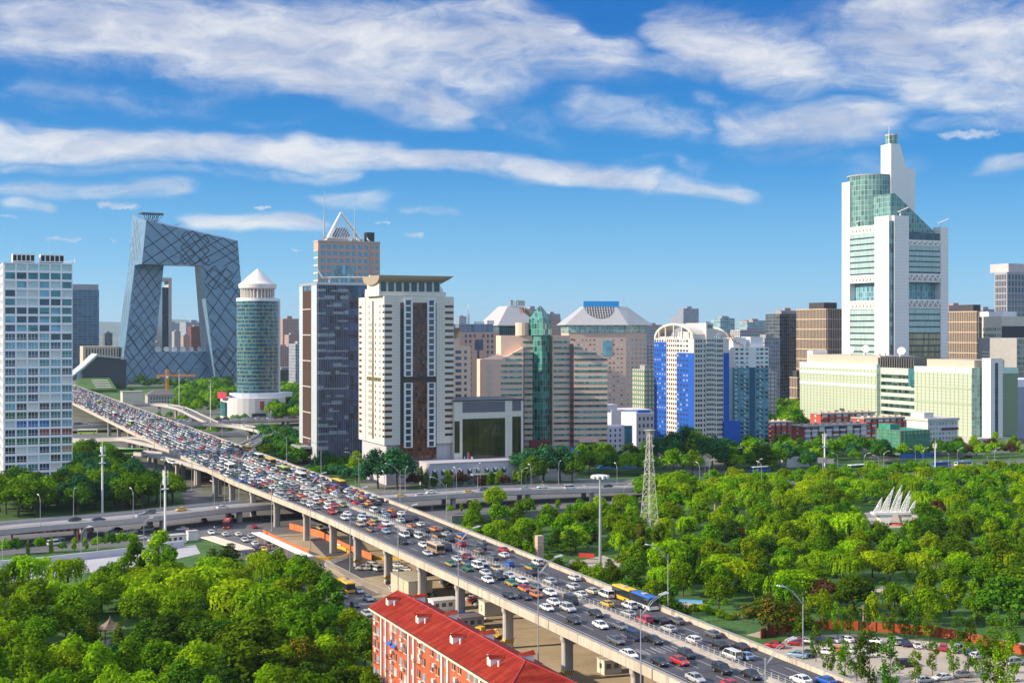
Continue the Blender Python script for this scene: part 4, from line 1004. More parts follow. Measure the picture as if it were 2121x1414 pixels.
for k in range(7):
    a = math.pi * (k + .5) / 7; yy = L / 2 - (L / 2 - 1) * math.cos(a); mb.tube((.3, yy, zt), (.3, yy, zt + hA * math.sin(a)), .55, seg=4)
    mb.tube((.3, yy, zt + hA * math.sin(a)), (W * .42, yy, zt + hA * math.sin(a)), .35, seg=4)
mb.build('pergola', pg, b.root)
MB().box(W * .36, W * .56, .5, L * .5, zt, zt + 9).build('lift_tower', WGR, b.root); MB().box(W * .40, W * .53, .2, .6, zt + 3, zt + 8).build('dark_window', G_GREEN, b.root)
MB().box(2, W * .4, 3, L - 3, zt, zt + 1).box(4, 6, 8, 24, zt + 1, zt + 4).build('roof_plant', WGR, b.root)
b.fb(b.mb('base_block', COB), 'S', W * .82, W + 7, -6, 1.5, 0, b.z(874)); b.done()

TEALW = mat('teal_render', (.10, .27, .37), .7, var=.05); DTEAL = mat('shaded_teal_render', (.02, .09, .17), .7); WH2 = mat('bright_white_render', (.74, .74, .76), .7, var=.03)
b = Bld('teal_tower', 'white-topped teal apartment tower with stacked air conditioners, right of the cobalt tower', 1521, 800, ur=1592, L=24, cat='apartment tower')
W = b.W; zt = b.z(719); zm = b.z(761); rows = 21
b.core(0, zm, TEALW, 'wall'); b.core(zm, zt, WH2, 'white_top', .0, W); b.core(zt, b.z(699), WH2, 'roof_block', W * .05, W * .42, 3, 14); b.core(zt, b.z(698), WH2, 'roof_block', W * .52, W * .88, 2, 12)
b.fb(b.mb('pale_strip', mat('pale_cyan', (.40, .66, .74), .6)), 'W', 2, 6, 0, .2, b.z(873), zm); b.fb(b.mb('deep_shade_strip', DTEAL), 'S', W * .44, W * .60, 0, .12, 0, zm - .1)  # second strip is flat, shade of a recess painted in darker teal
gh = zt / 24
acm = mat('air_conditioner', (.62, .62, .62), .5); acme = MB().box(-.6, .6, -.7, 0, -.45, .45).mesh('air_conditioner', acm)
for r_ in range(24):
    z_ = gh * (r_ + .5)
    for a in (.07, .22, .37, .68, .80, .94):
        b.win('S', W * a, z_, W * .085, gh * .48, .06, [G_DARK, G_NAVY, G_SKY])
    if r_ < 21:
        for a in (.295, .74, .03): inst('air_conditioner', acme, b.root, (W * a, 0, z_ - gh * .2))
for k in range(5):
    z0 = zt; MB().tube((W * .05 - 4 + k * 2.4, 0, zt + 4 - k), (W * .05 + k * 2.4 - 2, 8, zt + 9 - k), .35, seg=4).build('pergola', mat('rust_beam', (.5, .27, .12), .7), b.root)
for (pn, _), (mb_, m_) in list(b.parts.items()):
    pass
b.done()

# ------------------------------------------------------------------ broadcasting tower
WP = mat('white_panel', (.78, .76, .74), .45, var=.03, vs=.15)
b = Bld('stepped_white_tower', 'tall white stepped tower with green glass crown, trusses and mast, right of centre', 1847, 1000, ul=1746, ur=1962, cat='skyscraper')
W, L = b.W, b.L; Z = lambda v, d=0: hz(v, 1000 + d)
cw = MB()
def col(x0, x1, y0, y1, z, part='white_column'): MB().box(x0, x1, y0, y1, 0, z).build(part, WP, b.root)
zl, zm, zr = Z(378, 50), Z(446), Z(471, 25)
col(-.6, 3.4, 2.5, 19, zm); col(2, 16, -.6, 3, zm)
col(-.6, 14, L - 9, L + .6, zl); col(W - 7, W + .6, -.6, 8, zr)
gs = glass('slot_glass', (.03, .07, .10), .1, (1.5, 3.5), .8); MB().box(.2, 2.6, -.1, 3, 0, zm - 4).build('slot_glass', gs, b.root)
w_lit = glass('aqua_panel_glass', (.38, .50, .48), .18, (1.5, 9), .12, line=(.26, .40, .38), lw=.18)
g_line = glass('slot_band', (.02, .05, .08), .1)
body = glass('tower_dark_body', (.03, .06, .09), .2)
b.core(0, Z(639), body, 'core', .5, W - .5, .5, L - .5); b.core(Z(585), Z(480), body, 'core', .5, W - .5, .5, L - .5)
MB().box(5, W - 5, 6, L - 6, Z(640), Z(584)).build('sky_lobby_core', glass('sky_lobby', (.12, .30, .36), .1, (2.5, 4), .6, line=(.4, .45, .45), lw=.3), b.root)
wd_lo = [glass('dusk_reflection', (.30, .25, .12), .15, (1.5, 9), .5, line=(.1, .1, .08), lw=.18), w_lit]
def panels(face, a0, a1, z0, z1, n, mats):
    h_ = (z1 - z0) / n
    for k in range(n): b.fb_part('glass_band', face, a0, a1, .0, .25, z0 + k * h_ + h_ * .24, z0 + (k + 1) * h_, mats(k))
def fbp(self, part, face, a0, a1, o0, o1, z0, z1, m):
    mb = MB(); self.fb(mb, face, a0, a1, o0 - .3, o1, z0, z1); mb.build(part, m, self.root)
Bld.fb_part = fbp
S0_, S1_ = 16, W - 7; W0_, W1_ = 19, L - 9
panels('S', S0_, S1_, Z(564), Z(508), 5, lambda k: w_lit); panels('W', W0_, W1_, Z(566), Z(477), 7, lambda k: w_lit)
panels('S', S0_, S1_, Z(770), Z(639), 10, lambda k: wd_lo[0] if k < 6 else w_lit); panels('W', W0_, W1_, Z(770), Z(640), 10, lambda k: w_lit)
def truss(face, a0, a1, z0, z1, n=6):
    mb = MB(); b.fb(mb, face, a0, a1, -.2, .35, z0, z0 + 1.0); b.fb(mb, face, a0, a1, -.2, .35, z1 - 1.2, z1)
    for k in range(n):
        f0, f1, fm = a0 + (a1 - a0) * k / n, a0 + (a1 - a0) * (k + 1) / n, a0 + (a1 - a0) * (k + .5) / n
        mb.tube(b.xz(face, f0, .3, z1 - 1), b.xz(face, fm, .3, z0 + .8), .8, .5, 6); mb.tube(b.xz(face, f1, .3, z1 - 1), b.xz(face, fm, .3, z0 + .8), .8, .5, 6)
    mb.build('truss', WP, b.root)
    mb = MB(); b.fb(mb, face, a0, a1, -.6, .05, z0, z1); mb.build('truss_backing', mat('taupe_panel', (.46, .40, .38), .7), b.root)
for v0, v1 in ((507.5, 495), (583, 565), (638, 619)): truss('S', S0_, S1_, Z(v0), Z(v1))
for v0, v1 in ((477, 462), (583, 566), (639, 621)): truss('W', W0_, W1_, Z(v0), Z(v1), 7)
# green glass crown: drum, wedge, helipad, slab and lantern
gc = glass('crown_glass', (.11, .22, .20), .08, (2.4, 4.0), .45, line=(.30, .44, .38), lw=.3, tilt=.03)
MB().cyl(17.5, 45, Z(480), Z(365, 40), 17, 17, 40).build('glass_drum', gc, b.root)
MB().cyl(19, 47, Z(364.5, 40), Z(362.3, 40), 18.8, 19, 40).build('helipad', M_CONC, b.root)
MB().loft([[(1.5, 3, Z(478)), (W - 9, 3, Z(478)), (W - 9, 23, Z(478)), (1.5, 23, Z(478))], [(1.5, 3, Z(401)), (5, 3, Z(398)), (5, 23, Z(398)), (1.5, 23, Z(401))]]).build('glass_wedge', gc, b.root)
y0 = 27
MB().loft([[(22, y0, zz) for zz in ()] or [(22, y0, Z(480)), (36.6, y0, Z(480)), (36.6, y0 + 12, Z(480)), (22, y0 + 12, Z(480))], [(22, y0, Z(343, 35)), (36.6, y0, Z(343, 35)), (36.6, y0 + 12, Z(343, 35)), (22, y0 + 12, Z(343, 35))], [(22, y0, Z(298, 35)), (31, y0, Z(298, 35)), (31, y0 + 12, Z(298, 35)), (22, y0 + 12, Z(298, 35))]]).build('white_slab', WP, b.root)
MB().box(36.7, 52, y0 + 7, y0 + 20, Z(480), Z(344, 35)).build('white_block', WP, b.root)
MB().cyl(27.5, y0 + 6, Z(298, 35), Z(280, 35), 4.6, 4.6, 20).build('lantern', gc, b.root); MB().cyl(27.5, y0 + 6, Z(280, 35), Z(277, 35), 5, 5, 20).build('lantern_cap', M_CONC, b.root)
MB().tube((22.5, y0 + 3, Z(298, 35)), (22.5, y0 + 3, Z(261, 35)), .4, .12).build('mast', M_WHITE, b.root)
for (x_, y_, z_) in ((9, 1, zm), (0, L - 18, Z(462)), (W - 4, 3, zr)):
    MB().tube((x_, y_, z_), (x_, y_, z_ + 4), .5).tube((x_ - 2, y_, z_ + 3), (x_ + 7, y_ - 1, z_ + 6.5), .5).build('cleaning_crane', M_WHITE, b.root)
jn = b.mb('panel_joint', MATS['joint_grey'])
for k in range(60):
    z_ = 4 + k * 2.6
    if z_ < zm: b.fb(jn, 'S', 2, 16, .6, .615, z_, z_ + .12)
    if z_ < zr: b.fb(jn, 'S', W - 7, W + .6, .6, .615, z_, z_ + .12)
b.done()

# its long glass studio block
b = Bld('studio_block', 'long low block of pale green double glass below the stepped white tower', 2013, 863, ul=1657, ur=2030, cat='building')
L = b.L; W = b.W + 12; b.W = W
zt = b.z(762) ; Zp = lambda v: b.z(v)
inner = mat('cream_inner_wall', (.72, .70, .50), .7, var=.03)
gsk = glass('pale_green_glass', (.56, .70, .58), .18, (1.7, 3.3), .05, line=(.34, .40, .30), lw=.22)
YS = lambda u: b.u2a('W', u)
a1, a2, a3 = YS(1894), YS(1880), YS(1816)
b.fb(b.mb('glass_wall', mat('cream_glass', None, .3, spec=.7, fn=lambda t, bb: _cg(t, bb))), 'W', .3, a1, -20, 0, 3, zt) if False else None
def _cg(t, bb):
    o = t.new('ShaderNodeTexCoord').outputs['Object']; x_, y_, z_ = t.sep(o)
    v = t.math('DIVIDE', y_, 4.0); vf = t.math('PINGPONG', v, .5); vm = t.math('PINGPONG', t.math('MULTIPLY', v, 3), .5)
    h_ = t.math('PINGPONG', t.math('DIVIDE', z_, 2.2), .5)
    ln = t.math('MAXIMUM', t.math('LESS_THAN', vf, .08), t.math('MULTIPLY', t.math('MAXIMUM', t.math('LESS_THAN', vm, .07), t.math('LESS_THAN', h_, .06)), .6))
    c = t.mix(t.noise(o, .05, 2), (.47, .53, .40), (.56, .61, .48))
    t.put(bb.inputs['Base Color'], t.mix(ln, c, (.20, .27, .17)))
cg = mat('cream_double_glass', None, .28, spec=.6, fn=_cg)
mn = mat('aqua_edge_glass', (.55, .72, .66), .2, var=.06)
b.fb(b.mb('glass_wall', cg), 'W', .3, a1, -40, 0, 4, zt - 4); b.fb(b.mb('glass_wall', cg), 'W', a3, L, -40, 0, 0, zt - 4)
b.fb(b.mb('glass_edge', mn), 'W', 0, a1, -40, .2, zt - 4, zt); b.fb(b.mb('glass_edge', mn), 'W', a3, L, -40, .2, zt - 4, zt)
for v in (785, 812): b.fb(b.mb('glass_edge', mn), 'W', a3, L - .2, 0, .35, Zp(v) - 1.2, Zp(v) + 1.2)
for v in (806, 838): b.fb(b.mb('gallery_line', mat('gallery_green', (.36, .42, .30), .6)), 'W', .3, a1, 0, .2, Zp(v) - .5, Zp(v) + .5)
b.fb(b.mb('glass_wall', gsk), 'W', a1, a3, -40, -3, 0, zt - 2)
mbd = b.mb('window_band', glass('studio_window', (.05, .08, .07), .1, (2, 6), .9))
for k in range(6): b.fb(mbd, 'W', a1 + 2, a3 - 1, -3.1, -2.9, 14 + k * 5.2, 16.6 + k * 5.2)
b.fb(b.mb('dark_link', G_TEAL), 'W', a1 - 2, a2, -2.9, -.5, zt - 14, zt - 2)
gt = b.mb('corner_glass', glass('teal_corner_glass', (.10, .28, .26), .1, (2.2, 3), .5, line=(.28, .42, .36), lw=.25)); b.fb(gt, 'S', 0, W - 8, -.4, .1, 4, zt)
b.core(0, 4, M_CONC, 'plinth', -4, W + 6, -10, L * .4)
sp = mat('plant_screen', (.50, .42, .34), .8, var=.05)
b.core(zt, zt + 6, sp, 'plant_screen', 4, 36, a3 + 1, L - 6); b.core(zt, zt + 5, sp, 'plant_screen', 4, 30, 2, a1 - 8)
b.core(zt, zt + 9, WP, 'roof_block', 6, 20, L - 7.9, L - 1.5)
mb = MB()
for k in range(16): mb.box(3, 34, a1 + 4 + k * (a3 - a1) / 16, a1 + 5 + k * (a3 - a1) / 16, zt - 2, zt + 5)
tag(mb.build('roof_frames', mat('frame_dark', (.12, .11, .11), .6), b.root), kind='stuff')
for i, u in enumerate((1741, 1770, 1801, 1812, 1844)):
    y_ = YS(u) + 2; dm = MB(); dm.lathe(0, 0, [(.3, 0), (2.4, .4), (4.0, 1.3), (4.5, 2.1), (3.8, 1.7), (.4, .5)], 20)
    d = dm.build('dish', M_WHITE, b.root, (12, y_, zt + 9.5 + (i % 2)), 0, True); d.scale = (.66,) * 3; d.rotation_euler = (R(68), 0, R((-75, -40, -95, -70, -50)[i]))
    MB().cyl(12, y_ + 1.5, zt + 5.9, zt + 11, .9, .6, 8).build('dish_stand', M_STEEL, b.root)
b.done()
b = Bld('white_pylon', 'white panelled pylon standing at the right end of the green glass block', 2052, 858, ul=2034, ur=2077, cat='tower')
zt = b.z(742); b.core(0, zt, WP, 'wall'); MB().box(b.W * .36, b.W * .60, -.2, .1, 4, zt - 3).build('dark_slot', G_NAVY, b.root)
jn = b.mb('panel_joint', MATS['joint_grey'])
for k in range(26):
    b.fb(jn, 'W', 0, b.L, 0, .02, k * 2.4, k * 2.4 + .1); b.fb(jn, 'S', 0, b.W * .35, 0, .02, k * 2.4, k * 2.4 + .1); b.fb(jn, 'S', b.W * .61, b.W, 0, .02, k * 2.4, k * 2.4 + .1)
b.done()
b = Bld('grey_hall', 'blue-grey panelled hall with a glazed bridge at the right edge beside the white pylon', 2097, 900, ur=2190, L=40, cat='building')
b.core(0, b.z(802), mat('blue_grey_panel', (.30, .33, .42), .6, var=.04), 'wall'); b.core(b.z(802), b.z(787), WH2, 'roof_block', 8, 40, 6, 30)
MB().box(-14, -.1, 4, 9, b.z(875), b.z(855)).build('glazed_bridge', G_TEAL, b.root); b.done()

# ------------------------------------------------------------------ brown slatted towers and others behind
BRN = mat('brown_slats', (.12, .085, .08), .6); GOLD = mat('pale_gold_fin', (.62, .50, .36), .5)
def slatted(label, uc, D, ul, ur, vt, L=None, W=None):
    b = Bld('slatted_tower', label, uc, D, ul=ul, ur=ur, L=L, W=W)
    zt = b.z(vt); b.core(0, zt, BRN, 'wall'); f = b.mb('fins', GOLD); f2 = b.mb('floor_line', GOLD)
    b.fins(f, 'W', 0, b.L, 0, zt, int(b.L / 2.2), .45, .5); b.fins(f, 'S', 0, b.W, 0, zt, int(b.W / 2.6), .3, .35)
    for k in range(12):
        z_ = zt - .4 - k * 9.5
        if z_ > 5: b.fb(f2, 'W', 0, b.L, 0, .62, z_ - .35, z_ + .35); b.fb(f2, 'S', 0, b.W, 0, .45, z_ - .3, z_ + .3)
    b.core(zt, zt + 6, mat('plant_brown', (.05, .045, .05), .7), 'roof_plant_room', b.W * .2, b.W * .9, b.L * .2, b.L * .7)
    for (pn, mn_), (mb_, m_) in list(b.parts.items()):
        if pn in ('fins', 'floor_line') and mb_.f:
            tag(mb_.build(pn, m_, b.root), kind='stuff'); mb_.f = []
    b.done(); return b
slatted('brown tower with pale gold fins immediately left of the stepped white tower', 1712, 1240, 1650, 1750, 639)
slatted('shorter brown finned wing stepping down left of the gold-finned tower', 1652, 1225, 1636, 1660, 781)
slatted('brown tower with pale fins immediately right of the stepped white tower', 2024, 1200, 1962, 2046, 644)
b = Bld('banded_office', 'cream office with green window bands and a dark side, right of the finned brown tower', 2075, 1080, ul=2034, ur=2140)
zt = b.z(655); b.core(0, zt, mat('cream_render', (.60, .54, .46), .7), 'wall'); b.bands('W', 6, b.L - 1, 12, zt - 8, 13, .5, glass('olive_band', (.16, .22, .14), .12, (2, 9), .6, line=(.5, .48, .4), lw=.25))
b.fb(b.mb('dark_face', mat('charcoal_brick', (.05, .05, .065), .8)), 'S', 0, b.W, -.1, .2, 0, zt - 8); b.grid('S', 1, b.W - 1, 20, zt - 10, 9, 14, .3, .42, [G_SKY, G_PALE]); b.grid('W', .8, 5.4, 12, zt - 8, 2, 13, .4, .4, [G_DARK])
b.core(zt, zt + 4, WH2, 'roof_block', 5, 20, 4, 30); b.done()
b = Bld('grid_tower', 'tall grey tower with a grid of dark windows at the right edge', 2086, 1420, ul=2060, ur=2190)
zt = b.z(563); b.core(0, zt, mat('grid_grey', (.34, .33, .36), .7), 'wall'); b.grid('S', 1, b.W - 1, b.z(700), zt - 2, 15, 10, .66, .82, [G_DARK, G_DARK, G_NAVY], mull=(2, 2)); b.grid('W', 1, b.L - 1, b.z(700), zt - 2, 7, 10, .62, .82, [G_DARK, G_NAVY], mull=(2, 2)); b.core(zt, b.z(545), mat('crown_pink', (.52, .46, .46), .6), 'crown', 5, b.W, 3, 30); b.done()
b = Bld('striped_office', 'olive glass office at the right edge, below the tall grid tower', 2106, 1000, ur=2190, L=40)
b.core(0, b.z(700), mat('grey_render', (.36, .35, .34), .7), 'wall'); b.bands('S', .5, b.W, 10, b.z(702), 14, .62, glass('olive_band', None), o=.1); b.done()

def glassbox(label, u0, u1, v, D, m, L=30, name='background_tower', extra=None):
    b = Bld(name, label, u0, D, ur=u1, L=L); zt = b.z(v); b.core(0, zt, m, 'wall'); b.core(zt, zt + 3, M_CONC_D, 'roof_plant_room', b.W * .25, b.W * .7, b.L * .2, b.L * .6)
    b.done(); return b
F_W = glass('white_flats', (.52, .50, .50), .6, (3.4, 3.0), .12, spec=.3, line=(.22, .23, .26), lw=1.5)
F_G = glass('grey_flats', (.16, .18, .24), .3, (2.2, 3.6), .4, line=(.45, .46, .5), lw=.5)
F_B = glass('blue_flats', (.12, .28, .34), .2, (3, 3.6), .4, line=(.45, .5, .5), lw=.5)
F_P = glass('pink_flats', (.52, .36, .30), .7, (3.2, 3.0), .1, spec=.2, line=(.26, .18, .17), lw=1.3)
F_R = glass('red_flats', (.26, .07, .05), .7, (3.2, 3.2), .15, spec=.2, line=(.10, .05, .05), lw=1.2)
F_D = glass('dark_blue_flats', (.03, .045, .08), .15, (2.4, 3.4), .7, line=(.2, .2, .16), lw=.4)
glassbox('dark banded glass tower with a pale top, left of the gold-finned brown tower', 1615, 1652, 650, 1300, F_D, 24)
glassbox('grey gridded tower between the teal tower and the dark banded tower', 1584, 1616, 700, 1150, F_G, 22)
glassbox('white balconied flats just right of the teal tower', 1588, 1608, 770, 960, F_W, 14)
glassbox('long white apartment slab with red balconies behind the teal tower', 1533, 1605, 683, 1500, F_W, 20)
glassbox('pale blue glass tower with a slanted top behind the cobalt tower', 1492, 1520, 659, 1700, F_B, 22)
glassbox('curved blue-roofed office far behind the teal tower', 1548, 1612, 667, 2100, F_B, 30)
glassbox('pale grey apartment slab above the white wing, behind the pink hipped office', 1336, 1362, 678, 1700, F_G, 22)
glassbox('white apartment block left of the cobalt tower, above a red wall', 1335, 1358, 712, 1150, F_W, 18)
glassbox('beige office with green windows just left of the cobalt tower', 1335, 1358, 765, 950, glass('beige_flats', (.48, .42, .34), .7, (3, 3.4), .1, line=(.10, .20, .14), lw=1.2), 18)
glassbox('glass tower far right of the stepped white tower with a white roof house', 2036, 2060, 640, 1700, F_G, 24)
# through and round the loop
glassbox('red brick apartment tower seen through the loop of the leaning tower', 396, 425, 676, 2700, F_R, 40)
glassbox('white domed tower seen through the leaning loop, left of the red brick tower', 361, 374, 686, 2800, F_W, 30)
glassbox('cream pinnacled tower seen through the leaning loop beside the red brick tower', 380, 393, 695, 2600, F_P, 30)
glassbox('dark tower just left of the leaning loop, above the finned sandstone building', 217, 233, 689, 2400, F_D, 30)
glassbox('pink office block between the round tower and the dark glass tower', 577, 602, 718, 1800, F_P, 30)
glassbox('tall pink apartment tower left of the dark glass tower', 598, 621, 693, 2300, F_P, 30)
glassbox('grey striped tower touching the left side of the dark glass tower', 612, 640, 712, 1500, F_G, 30)
glassbox('long dark low hall behind the trees right of the round tower', 566, 640, 766, 1550, mat('dark_hall', (.06, .065, .07), .6), 30)
# skyline
far = random.Random(21)
kinds = [(F_W, 'distant white apartment tower on the hazy skyline'), (F_P, 'distant pink apartment tower on the hazy skyline'), (F_G, 'distant grey office tower on the hazy skyline'), (F_B, 'distant blue glass tower on the hazy skyline')]
for i in range(150):
    u = far.uniform(-40, 2160); D = far.uniform(2600, 5200); m, lab = far.choice(kinds[:3] if far.random() < .85 else kinds)
    if 640 < u < 940 or 1150 < u < 1320: continue
    hgt = far.uniform(35, 95) if far.random() < .8 else far.uniform(90, 130)
    wd = far.uniform(22, 55)
    mb = MB(); mb.box(0, wd, 0, far.uniform(16, 40), 0, hgt); mb.box(wd * .3, wd * .6, 3, 12, hgt, hgt + far.uniform(3, 7))
    o = mb.build('distant_tower', m, None, (px(u, D), D, 0), A + far.choice((0, 0, .3)))
    tag(o, lab, 'tower', lab.replace('distant', 'far').replace('tower', 'towers'))

# ------------------------------------------------------------------ red walk-up flats, white office, scaffolding
REDB = mat('red_brick', (.42, .075, .055), .8, var=.12); PALE = mat('pale_balcony', (.66, .64, .68), .6, var=.06); GREYR = mat('grey_roof', (.40, .37, .35), .9, var=.15)
def flats(label, uc, D, ul, ur, vt, nbay, cols, L=12):
    b = Bld('walk_up_flats', label, uc, D, ul=ul, ur=ur, L=L, cat='apartment block'); zt = b.z(vt)
    b.core(0, zt, REDB, 'wall'); b.core(zt, zt + .8, GREYR, 'roof', -.8, b.W + .8, -.8, b.L + .8)
    fl = 5; fh = zt / fl
    for r_ in range(fl):
        z_ = fh * r_
        for k in range(nbay):
            x0 = b.W * (k + .12) / nbay; x1 = b.W * (k + .88) / nbay
            MB().box(x0, x1, -1.1, .1, z_ + .05, z_ + fh * .42).build('balcony', cols[k % len(cols)], b.root)
            b.win('S', (x0 + x1) / 2, z_ + fh * .68, x1 - x0 - .2, fh * .46, .9, [G_NAVY, G_SKY, G_PALE, G_DARK], (4, 1))
        b.win('W', b.L * .5, z_ + fh * .6, 1.3, fh * .5, .05, [G_BLIND, G_PALE])
    b.frame = M_WHITE
    rv = MB()
    for k in range(nbay): rv.box(b.W * (k + .4) / nbay, b.W * (k + .6) / nbay, 3, 6, zt + .8, zt + 1.9)
    tag(rv.build('roof_vents', mat('tan_vent', (.50, .38, .25), .8), b.root), kind='stuff')
    b.done(40)
flats('red walk-up flats with white balconies, left of the green scaffold', 1664, 800, 1637, 1794, 884, 9, [PALE])
flats('red walk-up flats with orange balconies, behind the white-balconied block', 1790, 860, 1745, 1880, 868, 7, [mat('orange_red_balcony', (.52, .09, .05), .7)])
flats('furthest red walk-up flats, nearest the green glass block', 1700, 905, 1660, 1812, 858, 8, [MATS['orange_red_balcony']])
flats('small red flats half hidden by trees beside the teal tower', 1592, 850, 1585, 1640, 876, 4, [MATS['orange_red_balcony']])
b = Bld('white_office', 'white six-storey office with a purple sign band behind the green scaffold', 1922, 800, ul=1878, ur=1984, cat='office building')
zt = b.z(868); b.core(0, zt, mat('off_white_wall', (.60, .59, .59), .7, var=.04), 'wall'); b.core(zt - 1.2, zt + .4, mat('cornice_stone', (.56, .54, .50), .7), 'cornice', -.7, b.W + .7, -.7, b.L + .7); b.core(zt + .4, b.z(855), MATS['off_white_wall'], 'roof_house', -.2, b.W * .3, 3, b.L * .8)
b.grid('S', 1, b.W - .5, 1, zt - 1.6, 9, 6, .5, .42, [G_DARK, G_NAVY, G_SKY], mull=(2, 1)); MB().box(b.W * .45, b.W, -.6, -.02, zt * .66, zt * .72).build('sign_band', mat('purple_sign', (.09, .01, .07), .6), b.root); b.done(60)
b = Bld('scaffolded_building', 'low building wrapped in green scaffold netting in front of the white office', 1864, 765, ul=1815, ur=1926, cat='building site')
zt = b.z(892)
def _net(t, bb):
    o = t.new('ShaderNodeTexCoord').outputs['Object']; x_, y_, z_ = t.sep(o)
    k = t.noise(o, .35, 4, .65); c = t.ramp(k, [(.3, (.01, .19, .14)), (.55, (.02, .30, .22)), (.75, (.10, .42, .30))])
    l = t.math('MAXIMUM', t.math('LESS_THAN', t.math('PINGPONG', t.math('DIVIDE', t.math('ADD', x_, y_), 2.0), .5), .05), t.math('LESS_THAN', t.math('PINGPONG', t.math('DIVIDE', z_, 1.9), .5), .055))
    t.put(bb.inputs['Base Color'], t.mix(l, c, (.10, .14, .09)))
net = mat('green_netting', None, .8, fn=_net); b.core(1.5, zt, net, 'netting'); b.core(zt, b.z(880), net, 'netting', 0, b.W * .3, b.L * .4, b.L * .9)
sc = MB()
for k in range(9):
    sc.tube((b.W * k / 8, -.5, 0), (b.W * k / 8, -.5, zt + .8), .09, seg=4); sc.tube((-.5, b.L * k / 8, 0), (-.5, b.L * k / 8, zt + .8), .09, seg=4)
for k in range(1, 9): sc.tube((0, -.5, zt * k / 8), (b.W, -.5, zt * k / 8), .08, seg=4); sc.tube((-.5, 0, zt * k / 8), (-.5, b.L, zt * k / 8), .08, seg=4)
sc.build('scaffold', mat('scaffold_pole', (.35, .25, .12), .7), b.root)
MB().box(-2, b.W + 4, -3, -2.8, 0, 2.4).build('hoarding', M_BLUEP, b.root); b.done()

# ------------------------------------------------------------------ small buildings by the interchange
b = Bld('cream_hut', 'low cream building by the interchange below the leaning loop', 254, 1340, ur=296, L=16, cat='building'); b.core(0, 11, mat('cream_wall', (.62, .60, .46), .7), 'wall'); b.core(11, 11.8, GREYR, 'roof', -.5, b.W + .5, -.5, b.L + .5); b.done()
b = Bld('old_hall', 'grey stone hall with a dark hipped roof beside the low cream building', 306, 1300, ur=362, L=18, cat='building'); b.core(0, 10, mat('grey_stone', (.40, .38, .35), .8), 'wall')
MB().loft([[(-1, -1, 10), (b.W + 1, -1, 10), (b.W + 1, b.L + 1, 10), (-1, b.L + 1, 10)], [(8, 8, 15), (b.W - 8, 8, 15), (b.W - 8, b.L - 8, 15), (8, b.L - 8, 15)]]).build('hipped_roof', mat('slate_roof', (.16, .13, .14), .8), b.root)
b.grid('S', 2, b.W - 2, 1, 9, 8, 2, .4, .55, [G_DARK]); b.done()
sheet('lawn', [(-680, 1500, 0), (-340, 1380, 0), (-300, 1740, 0), (-600, 1760, 0)], .02, M_LAWN)
MB().loft([[(px(u, D), D, z) for u, D, z in ((165, 1560, 0), (235, 1560, 0), (245, 1680, 0), (160, 1680, 0))], [(px(u, D), D, z) for u, D, z in ((165, 1560, 6), (235, 1560, 6), (245, 1680, 14), (160, 1680, 14))]])
b = Bld('grass_roof_pavilion', 'sloping grass-covered roof with pale strips in front of the low dark hall', 172, 1560, ur=242, L=70, cat='pavilion')
MB().loft([[(0, 0, 0), (b.W, 0, 0), (b.W, b.L, 0), (0, b.L, 0)], [(0, 0, 4), (b.W, 0, 4), (b.W, b.L, 15), (0, b.L, 15)]]).build('grass_roof', M_LAWN, b.root)
for k in range(4): MB().loft([[(b.W * .4, 8 + k * 14, 5.4 + k * 2.2), (b.W * .9, 8 + k * 14, 5.4 + k * 2.2), (b.W * .9, 12 + k * 14, 6 + k * 2.2), (b.W * .4, 12 + k * 14, 6 + k * 2.2)], [(b.W * .4, 8 + k * 14, 5.8 + k * 2.2), (b.W * .9, 8 + k * 14, 5.8 + k * 2.2), (b.W * .9, 12 + k * 14, 6.5 + k * 2.2), (b.W * .4, 12 + k * 14, 6.5 + k * 2.2)]]).build('pale_strip', M_CONC, b.root)
b.done()
# ================================================================== vehicles
def _paint(t, b):
    oi = t.new('ShaderNodeObjectInfo'); t.put(b.inputs['Base Color'], oi.outputs['Color'])
    b.inputs['Coat Weight'].default_value = .6; b.inputs['Coat Roughness'].default_value = .08
M_PAINT = mat('car_paint', None, .35, fn=_paint)
M_TAXI = mat('taxi_gold', (.70, .32, .02), .4, var=.03)
M_CGL = mat('car_glass', (.02, .03, .035), .06, spec=.9, var=.05)
M_TYRE = mat('tyre', (.02, .02, .02), .9); M_RIM = mat('rim', (.45, .45, .46), .3, .8)
M_HEAD = mat('headlight_glass', (.75, .75, .72), .15); M_TAIL = mat('tail_light_glass', (.40, .01, .01), .2); M_PLATE = mat('plate_blue', (.02, .08, .40), .5)
PAL = {'white': (.78, .78, .76), 'silver': (.46, .48, .49), 'black': (.012, .012, .014), 'grey': (.12, .125, .135), 'red': (.48, .015, .02), 'dark red': (.16, .01, .015), 'blue': (.015, .10, .48), 'pale blue': (.22, .36, .52),
       'navy': (.012, .022, .07), 'beige': (.52, .45, .34), 'orange': (.70, .20, .03), 'green': (.02, .17, .07), 'yellow': (.78, .46, .02), 'bronze': (.27, .19, .13), 'brown': (.12, .07, .05)}
